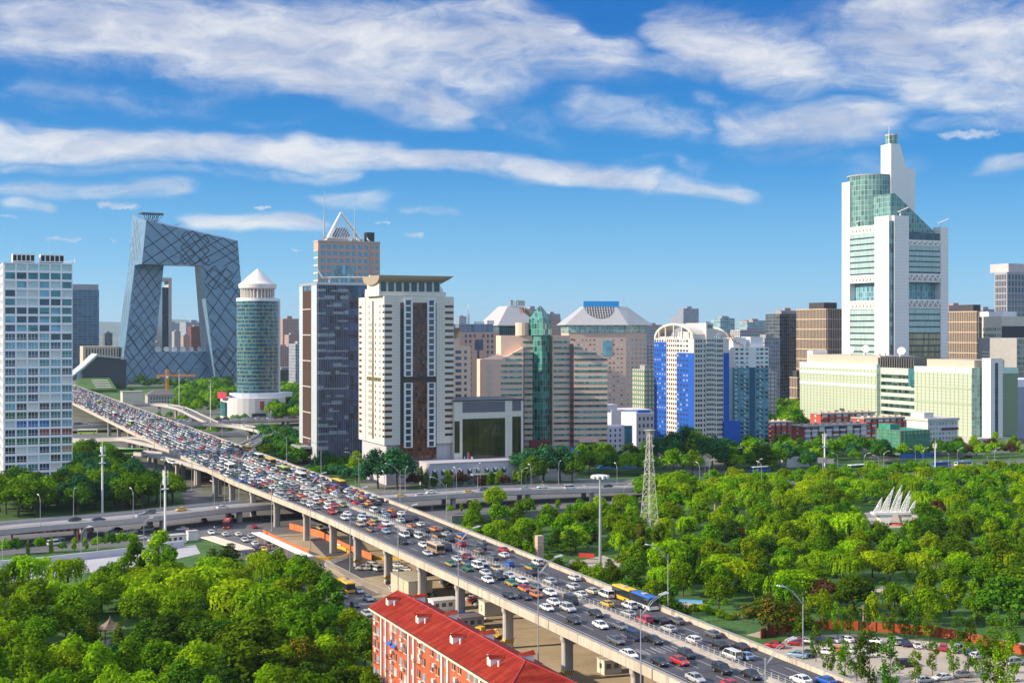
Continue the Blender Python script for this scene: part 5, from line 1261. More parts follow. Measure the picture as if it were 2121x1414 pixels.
def body_mb(kind, mb=None, two=False):
    mb = mb or MB()
    if kind == 'sedan': st = [(-2.33, .45, .82, .74), (-2.25, .32, .98, .84), (-1.5, .26, 1.02, .9), (0, .25, .98, .905), (1.15, .25, .94, .9), (2.05, .28, .80, .85), (2.3, .4, .64, .7)]
    elif kind == 'suv': st = [(-2.3, .5, 1.0, .8), (-2.25, .38, 1.08, .88), (-1.2, .34, 1.12, .94), (0.3, .34, 1.1, .94), (1.2, .34, 1.08, .93), (2.1, .38, .98, .88), (2.32, .5, .78, .76)]
    elif kind == 'hatch': st = [(-1.95, .45, .95, .76), (-1.9, .32, 1.02, .84), (-1.0, .26, 1.02, .87), (0.2, .25, 1.0, .87), (1.1, .25, .96, .86), (1.8, .28, .82, .82), (2.0, .4, .66, .7)]
    else: st = [(-2.4, .5, 1.05, .82), (-2.36, .36, 1.15, .86), (-1.0, .32, 1.15, .88), (0.5, .32, 1.15, .88), (1.6, .32, 1.1, .88), (2.2, .36, .98, .84), (2.42, .46, .74, .74)]
    def ring(x, z0, z1, w): h = z1 - z0; return [(x, -w * .9, z0), (x, -w, z0 + h * .25), (x, -w, z0 + h * .72), (x, -w * .9, z1), (x, w * .9, z1), (x, w, z0 + h * .72), (x, w, z0 + h * .25), (x, w * .9, z0)]
    rings = [ring(*s_) for s_ in st]
    n = len(mb.f); mb.loft(rings, 0)
    if two:   # gold waist
        k = 8
        for i in range(len(rings) - 1):
            for j in range(k):
                if j in (0, 1, 5, 6, 7): mb.m[n + i * k + j] = 1
    return mb
CAB = {'sedan': (.97, 1.44, -1.85, 1.2, .81, -1.05, .35, .63), 'suv': (1.09, 1.72, -2.2, 1.2, .88, -1.95, .45, .72), 'hatch': (1.0, 1.5, -1.88, 1.15, .80, -1.5, .35, .66), 'van': (1.13, 1.9, -2.38, 1.95, .85, -2.3, 1.1, .76)}
def cabin_mb(kind, mb=None, mi=0):
    mb = mb or MB(); zb, zt, x0, x1, w0, a0, a1, w1 = CAB[kind]
    mb.loft([[(x0, -w0, zb - .05), (x1, -w0, zb - .05), (x1, w0, zb - .05), (x0, w0, zb - .05)], [(a0, -w1, zt), (a1, -w1, zt), (a1, w1, zt), (a0, w1, zt)]], mi); return mb
def roof_mb(kind, mb=None, mi=0):
    mb = mb or MB(); zb, zt, x0, x1, w0, a0, a1, w1 = CAB[kind]
    mb.loft([[(a0 - .06, -w1 - .03, zt - .02), (a1 + .06, -w1 - .03, zt - .02), (a1 + .06, w1 + .03, zt - .02), (a0 - .06, w1 + .03, zt - .02)], [(a0 + .06, -w1 + .06, zt + .06), (a1 - .1, -w1 + .06, zt + .06), (a1 - .1, w1 - .06, zt + .06), (a0 + .06, w1 - .06, zt + .06)]], mi)
    for s_ in (-1, 1):
        mb.tube((x0, s_ * w0, zb - .03), (a0, s_ * w1, zt), .055, seg=4, mi=mi); mb.tube((x1, s_ * w0, zb - .03), (a1, s_ * w1, zt), .05, seg=4, mi=mi)
        xm = (a0 + a1) / 2; mb.tube((xm, s_ * w0 * 1.01, zb - .03), (xm - .05, s_ * w1 * 1.01, zt), .05, seg=4, mi=mi)
        if kind in ('suv', 'van'): xm = a0 * .55; mb.tube((xm, s_ * w0 * 1.01, zb - .03), (xm, s_ * w1 * 1.01, zt), .07, seg=4, mi=mi)
    return mb
WX = {'sedan': 1.38, 'suv': 1.4, 'hatch': 1.22, 'van': 1.45}; WR = {'sedan': .32, 'suv': .38, 'hatch': .3, 'van': .33}; HW = {'sedan': .9, 'suv': .93, 'hatch': .86, 'van': .87}; XE = {'sedan': 2.3, 'suv': 2.32, 'hatch': 2.0, 'van': 2.42}
def wheel_mesh():
    mb = MB(); n = 14
    for r, y0, y1, mi in ((1, -.11, .11, 0), (.62, -.125, .125, 1)):
        mb.loft([[(r * math.cos(2 * math.pi * i / n), y, r * math.sin(2 * math.pi * i / n)) for i in range(n)] for y in (y0, y1)], mi)
    return mb.mesh('wheel', [M_TYRE, M_RIM])
WHEEL = wheel_mesh()
CM = {}
for k in ('sedan', 'suv', 'hatch', 'van'):
    for two in (False, True):
        CM[k, two] = body_mb(k, None, two).mesh('body', [M_PAINT, M_TAXI], False)
    CM[k, 'g'] = cabin_mb(k).mesh('window_glass', M_CGL); CM[k, 'r'] = roof_mb(k).mesh('roof', M_PAINT)
    x = XE[k]; w_ = HW[k]
    zh = .66 if k != 'suv' else .82
    CM[k, 'h'] = MB().loft([[(-.16, -.2, -.07), (.03, -.17, -.06), (.03, .14, -.06), (-.2, .2, -.07)], [(-.22, -.2, .07), (-.03, -.17, .05), (-.03, .14, .05), (-.3, .2, .07)]]).mesh('headlight', M_HEAD)
    CM[k, 't'] = MB().box(-.06, .06, -.16, .16, -.09, .09).mesh('tail_light', M_TAIL)
    for two in (False, True):
        m = body_mb(k, None, two); cabin_mb(k, m, 2); roof_mb(k, m, 0)
        for sx in (-1, 1):
            for sy in (-1, 1):
                m.loft([[(sx * WX[k] + WR[k] * math.cos(a), sy * HW[k] * .93 + o, WR[k] + WR[k] * math.sin(a)) for a in [2 * math.pi * i / 8 for i in range(8)]] for o in (-.1, .1)], 3)
        for sy in (-1, 1): m.box(x - .3, x - .05, sy * .6 - .17, sy * .6 + .17, zh, zh + .14, 4); m.box(-x - .02, -x + .1, sy * .62 - .15, sy * .62 + .15, .78, .95, 5)
        CM[k, 'far', two] = m.mesh('car', [M_PAINT, M_TAXI, M_CGL, M_TYRE, M_HEAD, M_TAIL])
CARS = []      # (root, colour, kind, zone, sort key)
TWORD = {'sedan': 'sedan', 'suv': 'suv', 'hatch': 'hatchback', 'van': 'van', 'taxi': 'taxi'}
def car(kind, colour, p, head, near, zone, key, scale=1.0):
    taxi = kind == 'taxi'; k = 'sedan' if taxi else kind; two = taxi and colour != 'yellow'
    col = (*PAL[colour], 1)
    nm = {'van': 'van', 'taxi': 'taxi'}.get(kind, 'car')
    if near:
        o = empty(nm, p, head)
        for ch, m in (('body', CM[k, two]), ('roof', CM[k, 'r'])):
            c = inst(ch, m, o); c.color = col
        inst('window_glass', CM[k, 'g'], o)
        x, w_ = XE[k], HW[k]
        for sx in (-1, 1):
            for sy in (-1, 1): inst('wheel', WHEEL, o, (sx * WX[k], sy * w_ * .93, WR[k]), 0, (WR[k], 1, WR[k]))
        front = math.cos(head - math.atan2(-p[1], -p[0])) > 0
        for sy in (-1, 1):
            if front: inst('headlight', CM[k, 'h'], o, (x - .08, sy * .56, .70 if k != 'suv' else .86), 0, (1, sy, 1))
            else: inst('tail_light', CM[k, 't'], o, (-x + .03, sy * .62, .86 if k in ('sedan', 'hatch') else 1.0))
        inst('number_plate', PLATE, o, (x - .01 if front else -x + .0, 0, .5 if front else .62))
    else:
        o = inst(nm, CM[k, 'far', two], None, p, head); o.color = col
    if scale != 1: o.scale = (scale,) * 3
    jit = rnd.uniform(.82, 1.12)
    for q_ in ([o] if not near else [c_ for c_ in o.children if c_.name.split('.')[0] in ('body', 'roof')]): q_.color = tuple(min(1, k_ * jit) for k_ in col[:3]) + (1,)
    sc_ = rnd.uniform(.95, 1.06); o.scale = (sc_ * rnd.uniform(.97, 1.04), sc_, sc_ * rnd.uniform(.96, 1.04))
    CARS.append([o, colour + ('-and-gold' if two else ''), TWORD[kind], zone, key]); return o
PLATE = MB().box(-.05, .05, -.24, .24, -.07, .07).mesh('number_plate', M_PLATE)
HEAD_IN = math.atan2(-DY, -DX); HEAD_OUT = math.atan2(DY, DX)
placed = []
def free(s, q, L=5.0, Wd=2.1):
    return all(abs(q - b) > L or abs(s - a) > Wd for a, b in placed)
def ringcar(kind, colour, u, v):
    p = at(u, v, ZD + .72); s, q = tosq(p)
    s = min(max(s, 123.5), S1(q) - 2.0)
    for _ in range(12):
        if free(s, q, 4.75, 1.95): break
        q += .45
    else: return
    placed.append((s, q))
    inn = s < MED - .5
    if inn: s = min(s, 136.5)
    else: s = max(s, 141.2)
    lane = int((s - 123) // 3.3) if inn else 4 + int((s - 140) // 3.4)
    return car(kind, colour, sq(s, q, ZD + .005), (HEAD_IN if inn else HEAD_OUT) + rnd.uniform(-.02, .02), True, ('ring', min(lane, 3) if inn else min(lane, 7)), q)
S, U_, Hh, V_, X_ = 'sedan', 'suv', 'hatch', 'van', 'taxi'
z3 = [(S, 'white', 340, 550), (S, 'silver', 150, 578), (S, 'silver', 330, 618), (S, 'white', 390, 680), (S, 'beige', 480, 652), (V_, 'white', 590, 683), (X_, 'yellow', 597, 752), (U_, 'white', 772, 767), (S, 'silver', 765, 828), (U_, 'red', 890, 880), (S, 'black', 1015, 880), (S, 'grey', 1145, 885), (S, 'silver', 1080, 945), (Hh, 'white', 1225, 1040), (S, 'grey', 1425, 985), (S, 'black', 1475, 1070), (S, 'black', 1645, 1087), (V_, 'white', 1540, 1160), (S, 'pale blue', 1680, 1157), (S, 'black', 1810, 1298), (S, 'white', 2117, 1348), (S, 'blue', 2312, 1352),
      (Hh, 'orange', 40, 680), (S, 'white', 150, 665), (S, 'white', 180, 738), (S, 'white', 125, 782), (U_, 'silver', 290, 790), (V_, 'black', 315, 730), (S, 'black', 510, 830), (S, 'black', 335, 880), (S, 'white', 545, 918), (S, 'grey', 700, 925), (S, 'grey', 670, 1038), (V_, 'navy', 808, 1010), (S, 'black', 965, 1035), (S, 'white', 770, 1145), (Hh, 'black', 1220, 1148), (S, 'black', 1010, 1205), (S, 'red', 1168, 1200), (U_, 'black', 1500, 1268), (S, 'silver', 1290, 1335), (S, 'red', 1575, 1392)]
z2 = [(U_, 'red', 186, 38), (X_, 'black', 235, 22), (S, 'white', 310, 52), (U_, 'white', 288, 85), (Hh, 'pale blue', 437, 62), (U_, 'white', 425, 90), (X_, 'green', 530, 97), (X_, 'orange', 500, 128), (U_, 'beige', 415, 135), (X_, 'navy', 500, 175), (S, 'red', 590, 160), (U_, 'white', 622, 130), (S, 'pale blue', 620, 190), (V_, 'white', 768, 222), (V_, 'black', 818, 207), (V_, 'white', 885, 232), (U_, 'black', 760, 277), (S, 'black', 945, 255), (S, 'white', 920, 300), (S, 'silver', 955, 365), (V_, 'navy', 1110, 325), (S, 'black', 1082, 377), (V_, 'white', 1190, 335), (S, 'silver', 1190, 410), (S, 'dark red', 1278, 393), (X_, 'navy', 1270, 443), (X_, 'green', 1140, 450), (U_, 'green', 1280, 490), (V_, 'white', 1358, 470), (S, 'silver', 1395, 445), (U_, 'beige', 1510, 490), (S, 'silver', 1422, 523), (S, 'white', 1440, 580), (U_, 'black', 1525, 555), (S, 'silver', 1615, 545), (X_, 'green', 1630, 605), (S, 'white', 1715, 585), (X_, 'red', 1735, 650), (S, 'grey', 1830, 635), (S, 'black', 1740, 715), (S, 'black', 1610, 705),
      (V_, 'white', 520, 25), (S, 'silver', 595, 28), (X_, 'orange', 665, 22), (S, 'white', 740, 50), (S, 'pale blue', 620, 65), (S, 'dark red', 680, 60), (S, 'silver', 735, 105), (S, 'navy', 795, 100), (S, 'black', 850, 85), (X_, 'orange', 820, 145), (S, 'white', 897, 133), (S, 'black', 935, 185), (X_, 'orange', 1010, 172), (S, 'black', 1110, 178), (X_, 'black', 1030, 222), (S, 'silver', 1105, 215), (S, 'black', 1130, 257), (X_, 'blue', 1225, 228), (Hh, 'red', 1225, 293), (S, 'grey', 1395, 280), (S, 'bronze', 1365, 350), (S, 'black', 1385, 322), (S, 'red', 1565, 340), (S, 'white', 1570, 380), (S, 'grey', 1480, 400), (Hh, 'blue', 1610, 455), (X_, 'green', 1785, 478), (U_, 'white', 1840, 445), (S, 'black', 1790, 525)]

# ------------------------------------------------------------------ buses
def bus(name, label, cat, p, head, L, base, roof, skirt, group=None, front=True, h=3.1, wd=2.5, windows=6, artic=None):
    o = empty(name, p, head, label, cat, group)
    def sec(x0, x1, base, roof, skirt):
        mb = MB(); a = wd / 2
        mb.loft([[(x0, -a, .35), (x1, -a, .35), (x1, a, .35), (x0, a, .35)], [(x0, -a, 1.15), (x1, -a, 1.15), (x1, a, 1.15), (x0, a, 1.15)]]); mb.build('skirt', skirt, o)
        MB().loft([[(x0, -a + .01, 1.151), (x1, -a + .01, 1.151), (x1, a - .01, 1.151), (x0, a - .01, 1.151)], [(x0, -a + .01, h - .35), (x1, -a + .01, h - .35), (x1, a - .01, h - .35), (x0, a - .01, h - .35)]]).build('body', base, o)
        MB().loft([[(x0, -a, h - .349), (x1, -a, h - .349), (x1, a, h - .349), (x0, a, h - .349)], [(x0, -a + .05, h - .12), (x1, -a + .05, h - .12), (x1, a - .05, h - .12), (x0, a - .05, h - .12)], [(x0 + .2, -a + .35, h), (x1 - .2, -a + .35, h), (x1 - .2, a - .35, h), (x0 + .2, a - .35, h)]]).build('roof', roof, o)
        n = max(3, int((x1 - x0) / 1.5))
        for i in range(n):
            for s_ in (-1, 1):
                xa = x0 + .4 + (x1 - x0 - .8) * i / n; xb = xa + (x1 - x0 - .8) / n - .16
                MB().box(xa, xb, s_ * (a - .02), s_ * (a + .02), 1.45, h - .5).build('window', M_CGL, o)
        MB().box((x0 + x1) / 2 - .7, (x0 + x1) / 2 + .7, -.6, .6, h - .02, h + .18).build('roof_vent', M_CONC, o)
        for x in (x0 + 1.9, x1 - 2.0):
            for s_ in (-1, 1): inst('wheel', WHEEL, o, (x, s_ * (a - .12), .48), 0, (.48, 1.4, .48))
    if artic:
        sec(-L / 2, -.4, *artic); sec(.6, L / 2, base, roof, skirt)
        MB().box(-.4, .6, -wd / 2 + .1, wd / 2 - .1, .5, h - .1).build('bellows', M_DARKM, o)
    else: sec(-L / 2, L / 2, base, roof, skirt)
    a = wd / 2
    MB().box(L / 2 - .03, L / 2 + .03, -a + .12, a - .12, 1.25, h - .45).build('windscreen', M_CGL, o)
    MB().box(-L / 2 - .03, -L / 2 + .03, -a + .2, a - .2, 1.7, h - .5).build('rear_window', M_CGL, o)
    for s_ in (-1, 1):
        MB().box(L / 2 - .02, L / 2 + .05, s_ * .95 - .2, s_ * .95 + .2, .65, .9).build('headlight', M_HEAD, o); MB().box(-L / 2 - .05, -L / 2 + .02, s_ * 1.05 - .12, s_ * 1.05 + .12, .9, 1.3).build('tail_light', M_TAIL, o)
    return o
MW = M_WHITE; MYB = mat('bus_yellow', (.80, .45, .02), .4, var=.03); MBB = mat('bus_blue', (.02, .13, .50), .4, var=.03); MGB = mat('bus_green', (.16, .48, .05), .4, var=.04); MBL = mat('bus_black', (.03, .03, .035), .3); MRB = mat('bus_red', (.45, .03, .03), .4, var=.03); MCO = mat('coach_bronze', (.34, .22, .13), .4)
MLG = mat('bus_lime', (.45, .62, .08), .4)
def ringbus(u, v, L, *a, **k):
    p = at(u, v, ZD + 1.5); s, q = tosq(p); inn = s < MED
    s = min(max(s, 125), 137) if inn else min(max(s, 141.6), S1(q) - 2.3)
    for j in range(int(-L / 2), int(L / 2) + 1, 4): placed.append((s, q + j))
    return sq(s, q, ZD + .005), HEAD_IN if inn else HEAD_OUT, L
p, h_, L_ = ringbus(1324, 1236, 17.5)
bus('articulated_bus', 'articulated bus, yellow front half and blue and white rear half, by the far parapet', 'bus', p, h_, L_, MBL, MYB, MYB, artic=(MBL, MBB, MW), h=3.2)
p, h_, L_ = ringbus(902, 1133, 8.2)
bus('coach', 'bronze coach in the oncoming lanes between white sedans', 'coach', p, h_, L_, MCO, mat('coach_tan', (.52, .40, .28), .4), MCO, h=2.9)
p, h_, L_ = ringbus(702, 1000, 12)
bus('city_bus', 'yellow-roofed blue-skirted bus by the far parapet below the dark glass tower', 'bus', p, h_, L_, MBL, MYB, MBB)
for (k, c, x, y) in z3: ringcar(k, c, CX * 0 + 1100 + x / 3.787, 1050 + y / 3.787)
for (k, c, x, y) in z2: ringcar(k, c, 640 + x / 3.885, 1050 + y / 3.885)
for (u, v, L_, bm, rf, sk, lab) in ((623, 985, 10, MBL, MW, MW, 'white-roofed bus deep in the jam beside the yellow-roofed bus'), (588, 972, 10, MBL, MLG, MLG, 'lime bus in the departing lanes ahead of a white-roofed bus'), (560, 955, 11, MBL, MYB, MYB, 'yellow-roofed bus in the jam just before the right-hand ramp'), (430, 968, 9, MW, MW, MW, 'white minibus in the oncoming jam near the left parapet'), (252, 876, 10, MLG, MW, MGB, 'white and green bus in the far oncoming jam'), (238, 858, 10, MW, MW, MRB, 'white bus with red skirt in the far jam'), (205, 833, 10, MGB, MLG, MGB, 'green bus furthest up the packed highway'), (520, 928, 11, MYB, MYB, MRB, 'yellow bus with red skirt in the departing jam'), (536, 945, 10, MBL, MW, MLG, 'white-roofed bus with lime skirt in the jam')):
    p, h_, L_ = ringbus(u, v, L_); bus('city_bus', lab, 'bus', p, h_, L_, bm, rf, sk)
p = at(272, 934, 9.6 + 1.4); bus('city_bus', 'long green and white bus on the left-hand ramp into the jam', 'bus', (p.x, p.y, 9.35), A - .35, 12, MBL, MGB, MGB)
p = at(195, 902, 8); bus('city_bus', 'pale lime bus on the ramp behind the white gridded tower', 'bus', (p.x - 4, p.y, 8.95), A - .3, 12, MLG, MW, MLG)
# ------------------------------------------------------------------ the jam further up
cr = random.Random(11)
lanes = [125.2, 128.9, 132.6, 136.0, 141.8, 145.2, 148.6, 152.0]; fill = []
pick = ['white'] * 38 + ['silver'] * 18 + ['black'] * 17 + ['grey'] * 9 + ['red'] * 9 + ['dark red'] * 2 + ['pale blue'] * 4 + ['beige'] * 4 + ['blue'] * 2
for li, s in enumerate(lanes + [121.5, 118.5]):
    q = 449 + cr.uniform(0, 5)
    while q < 1560:
        gap = cr.uniform(6.1, 8.6)
        if li > 7 and q < (472 if li == 8 else 540): q += gap; continue
        ss = s + cr.uniform(-.35, .35)
        if free(ss, q, 5.2, 2.0) and cr.random() < .94:
            k = cr.choices([S, U_, Hh, V_, X_], [52, 14, 9, 9, 16])[0]; c = cr.choice(pick)
            if k == X_: c = cr.choice(['green', 'navy', 'red', 'orange', 'black'])
            if k == V_: c = cr.choice(['white', 'white', 'silver'])
            fill.append((q, ss, k, c, li))
        q += gap
fill.sort()
NRING = 232 - len(CARS)
for i, (q, s, k, c, li) in enumerate(fill[:NRING]):
    inn = s < MED; placed.append((s, q))
    car(k, c, sq(s, q, ZD + .005), HEAD_IN if inn else HEAD_OUT, False, ('ring', (0 if li > 7 else li)), q)
far_mb = MB(); cols = {}; fm = []
def simple_car(p, head, k, c, mb=far_mb):
    if c not in cols: cols[c] = len(fm); fm.append(mat('far_paint_' + c.replace(' ', '_'), PAL[c], .35, var=.05))
    t = MB(); body_mb(k if k != X_ else S, t, False); n0 = len(t.f); cabin_mb(k if k != X_ else S, t, 99)
    zb, zt, x0, x1, w0, a0, a1, w1 = CAB[k if k != X_ else S]; t.box(a0, a1, -w1, w1, zt - .02, zt + .06)
    ca, sa = math.cos(head), math.sin(head); n = len(mb.v)
    mb.v += [(p[0] + x * ca - y * sa, p[1] + x * sa + y * ca, p[2] + z - .1) for x, y, z in t.v]
    mb.f += [tuple(n + i for i in f) for f in t.f]; mb.m += [cols[c] if m != 99 else -1 for m in t.m]
for (q, s, k, c, li) in fill[NRING:]: simple_car(sq(s, q, ZD), HEAD_IN if s < MED else HEAD_OUT, k, c)
# cars on the avenue, the ramps and streets by the interchange
for (q, i0, i1) in ((998, -200, 480), (1004, -200, 480), (1012, -200, 480), (1020, -200, 480)):
    s = i0
    while s < i1:
        if cr.random() < .85 and not 108 < s < 158: simple_car(sq(s, q + (s - 140) * .025, 5.2), math.atan2(NY, NX) + (math.pi if q > 1008 else 0), cr.choice([S, S, U_, V_]), cr.choice(pick))
        s += cr.uniform(6, 10)
def along(path, n, z, off=0.0):
    c = smooth(path, 8); ns = normals(c)
    for i in range(n):
        j = int(cr.random() * (len(c) - 2)); d = c[j + 1] - c[j]; p = c[j] + ns[j] * off
        simple_car((p.x, p.y, p.z + z), math.atan2(d.y, d.x), cr.choice([S, S, U_, V_]), cr.choice(pick))
along([at(215, 930, 8), at(280, 937, 9.4), at(335, 949, 10.4), at(385, 965, 10.9)], 9, .0, 2.5)
along([at(275, 838, 10.4), at(330, 838, 10.2), at(375, 846, 9.2), at(410, 862, 7.5)], 7, 0)
along([at(420, 879, 9), at(490, 882, 8.2), at(535, 890, 8)], 4, 0); along([at(540, 905, 8.3), at(505, 926, 9.6)], 3, 0)
along([at(60, 905, 7), at(150, 912, 8), at(210, 911, 9)], 6, 0)
for i in range(46):    # parked along streets right of the interchange
    p = at(cr.uniform(560, 640), cr.uniform(893, 935)); simple_car(p, A + cr.choice((0, math.pi / 2)), cr.choice([S, S, U_, V_]), cr.choice(pick))
for i in range(len(far_mb.m)):
    if far_mb.m[i] == -1: far_mb.m[i] = len(fm)
tag(far_mb.build('traffic_jam', fm + [M_CGL]), 'hundreds of tiny cars jamming the far highway, avenue and ramps by the round tower', 'traffic', kind='stuff')

# ------------------------------------------------------------------ parked and ground-level cars
def park(kind, c, u, v, head, zone, near=True):
    p = at(u, v, .6); p.z = .05; car(kind, c, p, head, near, (zone, 0), u)
z4 = [(S, 'red', 165, 1080, 2.7), (Hh, 'red', 330, 1060, 2.9), (S, 'white', 405, 1045, 2.6), (S, 'grey', 500, 1035, 2.6), (S, 'silver', 625, 1035, 2.2), (S, 'white', 728, 1033, 2.1), (S, 'brown', 828, 1040, 2.0), (S, 'white', 940, 1045, 2.4), (U_, 'silver', 1107, 1050, 1.8), (S, 'navy', 1183, 1062, 1.7), (S, 'white', 1280, 1078, 1.5), (S, 'white', 1388, 1087, 1.4), (Hh, 'red', 1490, 1098, 1.2), (U_, 'silver', 1600, 1112, .9), (S, 'blue', 1715, 1140, .8), (Hh, 'white', 1765, 1162, .5), (U_, 'silver', 2055, 1213, .3), (U_, 'black', 1212, 1225, .2), (S, 'white', 1482, 1330, .3 + math.pi), (S, 'beige', 1635, 1308, .15 + math.pi), (S, 'white', 2010, 1340, .2), (S, 'pale blue', 345, 1155, 2.6), (S, 'black', 420, 1145, 2.6), (S, 'white', 570, 1130, 2.7), (Hh, 'orange', 650, 1120, 2.8), (S, 'white', 740, 1120, 2.7), (S, 'white', 890, 1150, 3.0), (S, 'silver', 1340, 1350, .3)]
for k, c, x, y, h_ in z4: park(k, c, 1560 + x / 3.78, 1050 + y / 3.78, h_, 'lot')
yard = [(U_, 'beige', 440, 492, 3.0), (V_, 'white', 500, 470, 2.2), (V_, 'white', 535, 495, 2.2), (Hh, 'white', 645, 485, 2.0), (S, 'silver', 685, 455, 2.9), (S, 'white', 715, 470, 2.8), (S, 'white', 770, 500, 2.9), (S, 'silver', 690, 505, 2.4), (S, 'black', 680, 608, .2), (Hh, 'white', 695, 650, .3), (S, 'black', 945, 535, .6), (S, 'silver', 1105, 600, .4), (S, 'black', 1125, 605, .5), (X_, 'black', 1150, 632, .4), (S, 'black', 1225, 640, .3), (U_, 'black', 955, 722, 2.9), (S, 'grey', 1295, 720, .35), (S, 'white', 1320, 735, .35), (S, 'red', 1340, 752, .35), (S, 'black', 1365, 765, .35), (S, 'silver', 1395, 780, .35)]
for k, c, x, y, h_ in yard: park(k, c, 640 + x / 3.885, 1050 + y / 3.885, h_, 'yard')
for k, c, x, y, h_ in [(S, 'silver', 400, 672, HEAD_IN), (S, 'silver', 478, 735, HEAD_IN), (S, 'black', 370, 785, HEAD_IN), (S, 'pale blue', 270, 710, HEAD_IN), (S, 'silver', 465, 855, HEAD_IN), (S, 'white', 262, 968, A)]:
    park(k, c, 640 + x / 3.885, 1050 + y / 3.885, h_, 'street')
for k, c, x, y, h_ in [(S, 'white', 255, 302, HEAD_OUT), (V_, 'beige', 90, 168, HEAD_IN), (S, 'black', 120, 205, HEAD_OUT), (S, 'red', 20, 180, .8)]:
    park(k, c, 640 + x / 3.885, 1050 + y / 3.885, h_, 'underpass')
z7 = [(V_, 'white', 375, 1145), (S, 'black', 240, 1148), (S, 'silver', 400, 1110), (S, 'grey', 795, 1050), (S, 'silver', 760, 1075), (S, 'silver', 900, 1065), (V_, 'silver', 1005, 1050), (S, 'silver', 1250, 1045), (S, 'white', 955, 1108), (V_, 'white', 840, 1100), (S, 'white', 1060, 1120), (S, 'white', 1450, 1070), (S, 'white', 1545, 1080), (S, 'white', 1635, 1080), (S, 'silver', 1720, 1092), (S, 'silver', 1680, 1120), (S, 'white', 1750, 1145), (X_, 'navy', 1755, 1180), (X_, 'yellow', 1810, 1182), (S, 'grey', 1850, 1150), (S, 'pale blue', 1880, 1215), (X_, 'navy', 1900, 1245), (S, 'red', 1745, 1028), (S, 'black', 1810, 980), (U_, 'white', 1590, 970), (S, 'red', 1400, 985), (V_, 'silver', 595, 1060)]
for k, c, x, y in z7: park(k, c, x / 3.314, 780 + y / 3.314, (R(38) if x < 1400 else HEAD_IN) + (math.pi if (x + y) % 2 else 0), 'junction', x > 300)
p = at(471, 1085, 1.2); bus('city_bus', 'red and white bus crossing the junction under the highway', 'bus', (p.x, p.y, .05), HEAD_IN - .3, 11, MBL, MRB, MRB)
p = at(425, 995, 1.5); bus('city_bus', 'red bus in the street under the highway, nearest the trees', 'bus', (p.x, p.y, .05), A + .2, 11, MBL, MRB, MRB)
p = at(714, 1212, 1.5); bus('city_bus', 'yellow bus on the street beside the dark park trees', 'bus', (p.x, p.y, .05), HEAD_IN + .05, 10.5, MBL, MYB, MYB)
# moving cars on the elevated river road (shown at rest)
for i, (u, off, c, k) in enumerate([(155, -3, 'black', S), (205, 2, 'navy', S), (318, -4, 'grey', U_), (285, 3, 'silver', S), (380, -3, 'yellow', X_), (455, 3, 'white', S), (835, 2.5, 'yellow', X_), (905, -3, 'white', S), (965, 3, 'yellow', X_), (1010, -3, 'grey', S), (1085, 2, 'silver', S), (1130, -3, 'white', S), (1180, 3, 'white', V_), (1260, -2, 'black', S), (870, 5, 'white', S)]):
    j = min(range(len(TONC)), key=lambda n: abs(proj(TONC[n] + Vector((0, 0, 0)))[0] - u) if TONC[n].y > 200 else 1e9)
    d = TONC[min(j + 1, len(TONC) - 1)] - TONC[max(0, j - 1)]; p = TONC[j] + TONN[j] * off
    t_ = (u - proj(TONC[j])[0]) / 9; car(k, c, (p.x + d.normalized().x * t_, p.y + d.normalized().y * t_, p.z + .01), math.atan2(d.y, d.x) + (0 if off > 0 else math.pi), i % 2 == 0, ('river', 0), u)
for i, (x, y, c, k) in enumerate([(1100, 485, 'white', S), (1160, 470, 'black', S), (1245, 468, 'white', U_), (1850, 405, 'red', S), (1900, 395, 'white', S), (2090, 310, 'pale blue', S), (1830, 408, 'black', S), (1690, 360, 'black', S), (1060, 410, 'black', S), (1630, 372, 'navy', U_)]):
    park(k, c, 1560 + x / 3.781, 850 + y / 3.781, R(26), 'flat', False)
for i, (u, v, bm, rf, lab) in enumerate([(1775, 968, MGB, MW, 'long green and white bus on the flat river road beyond the willows'), (1950, 962, MBB, MBB, 'blue bus on the flat river road by two dark cypresses'), (1995, 961, MW, MBB, 'white and blue bus ahead of the blue bus on the river road'), (1575, 972, MBB, MW, 'white-roofed blue bus half hidden behind willows on the river road')]):
    p = at(u, v, 1.4); bus('city_bus', lab, 'bus', (p.x, p.y, .06), R(28), 11, bm, rf, bm)
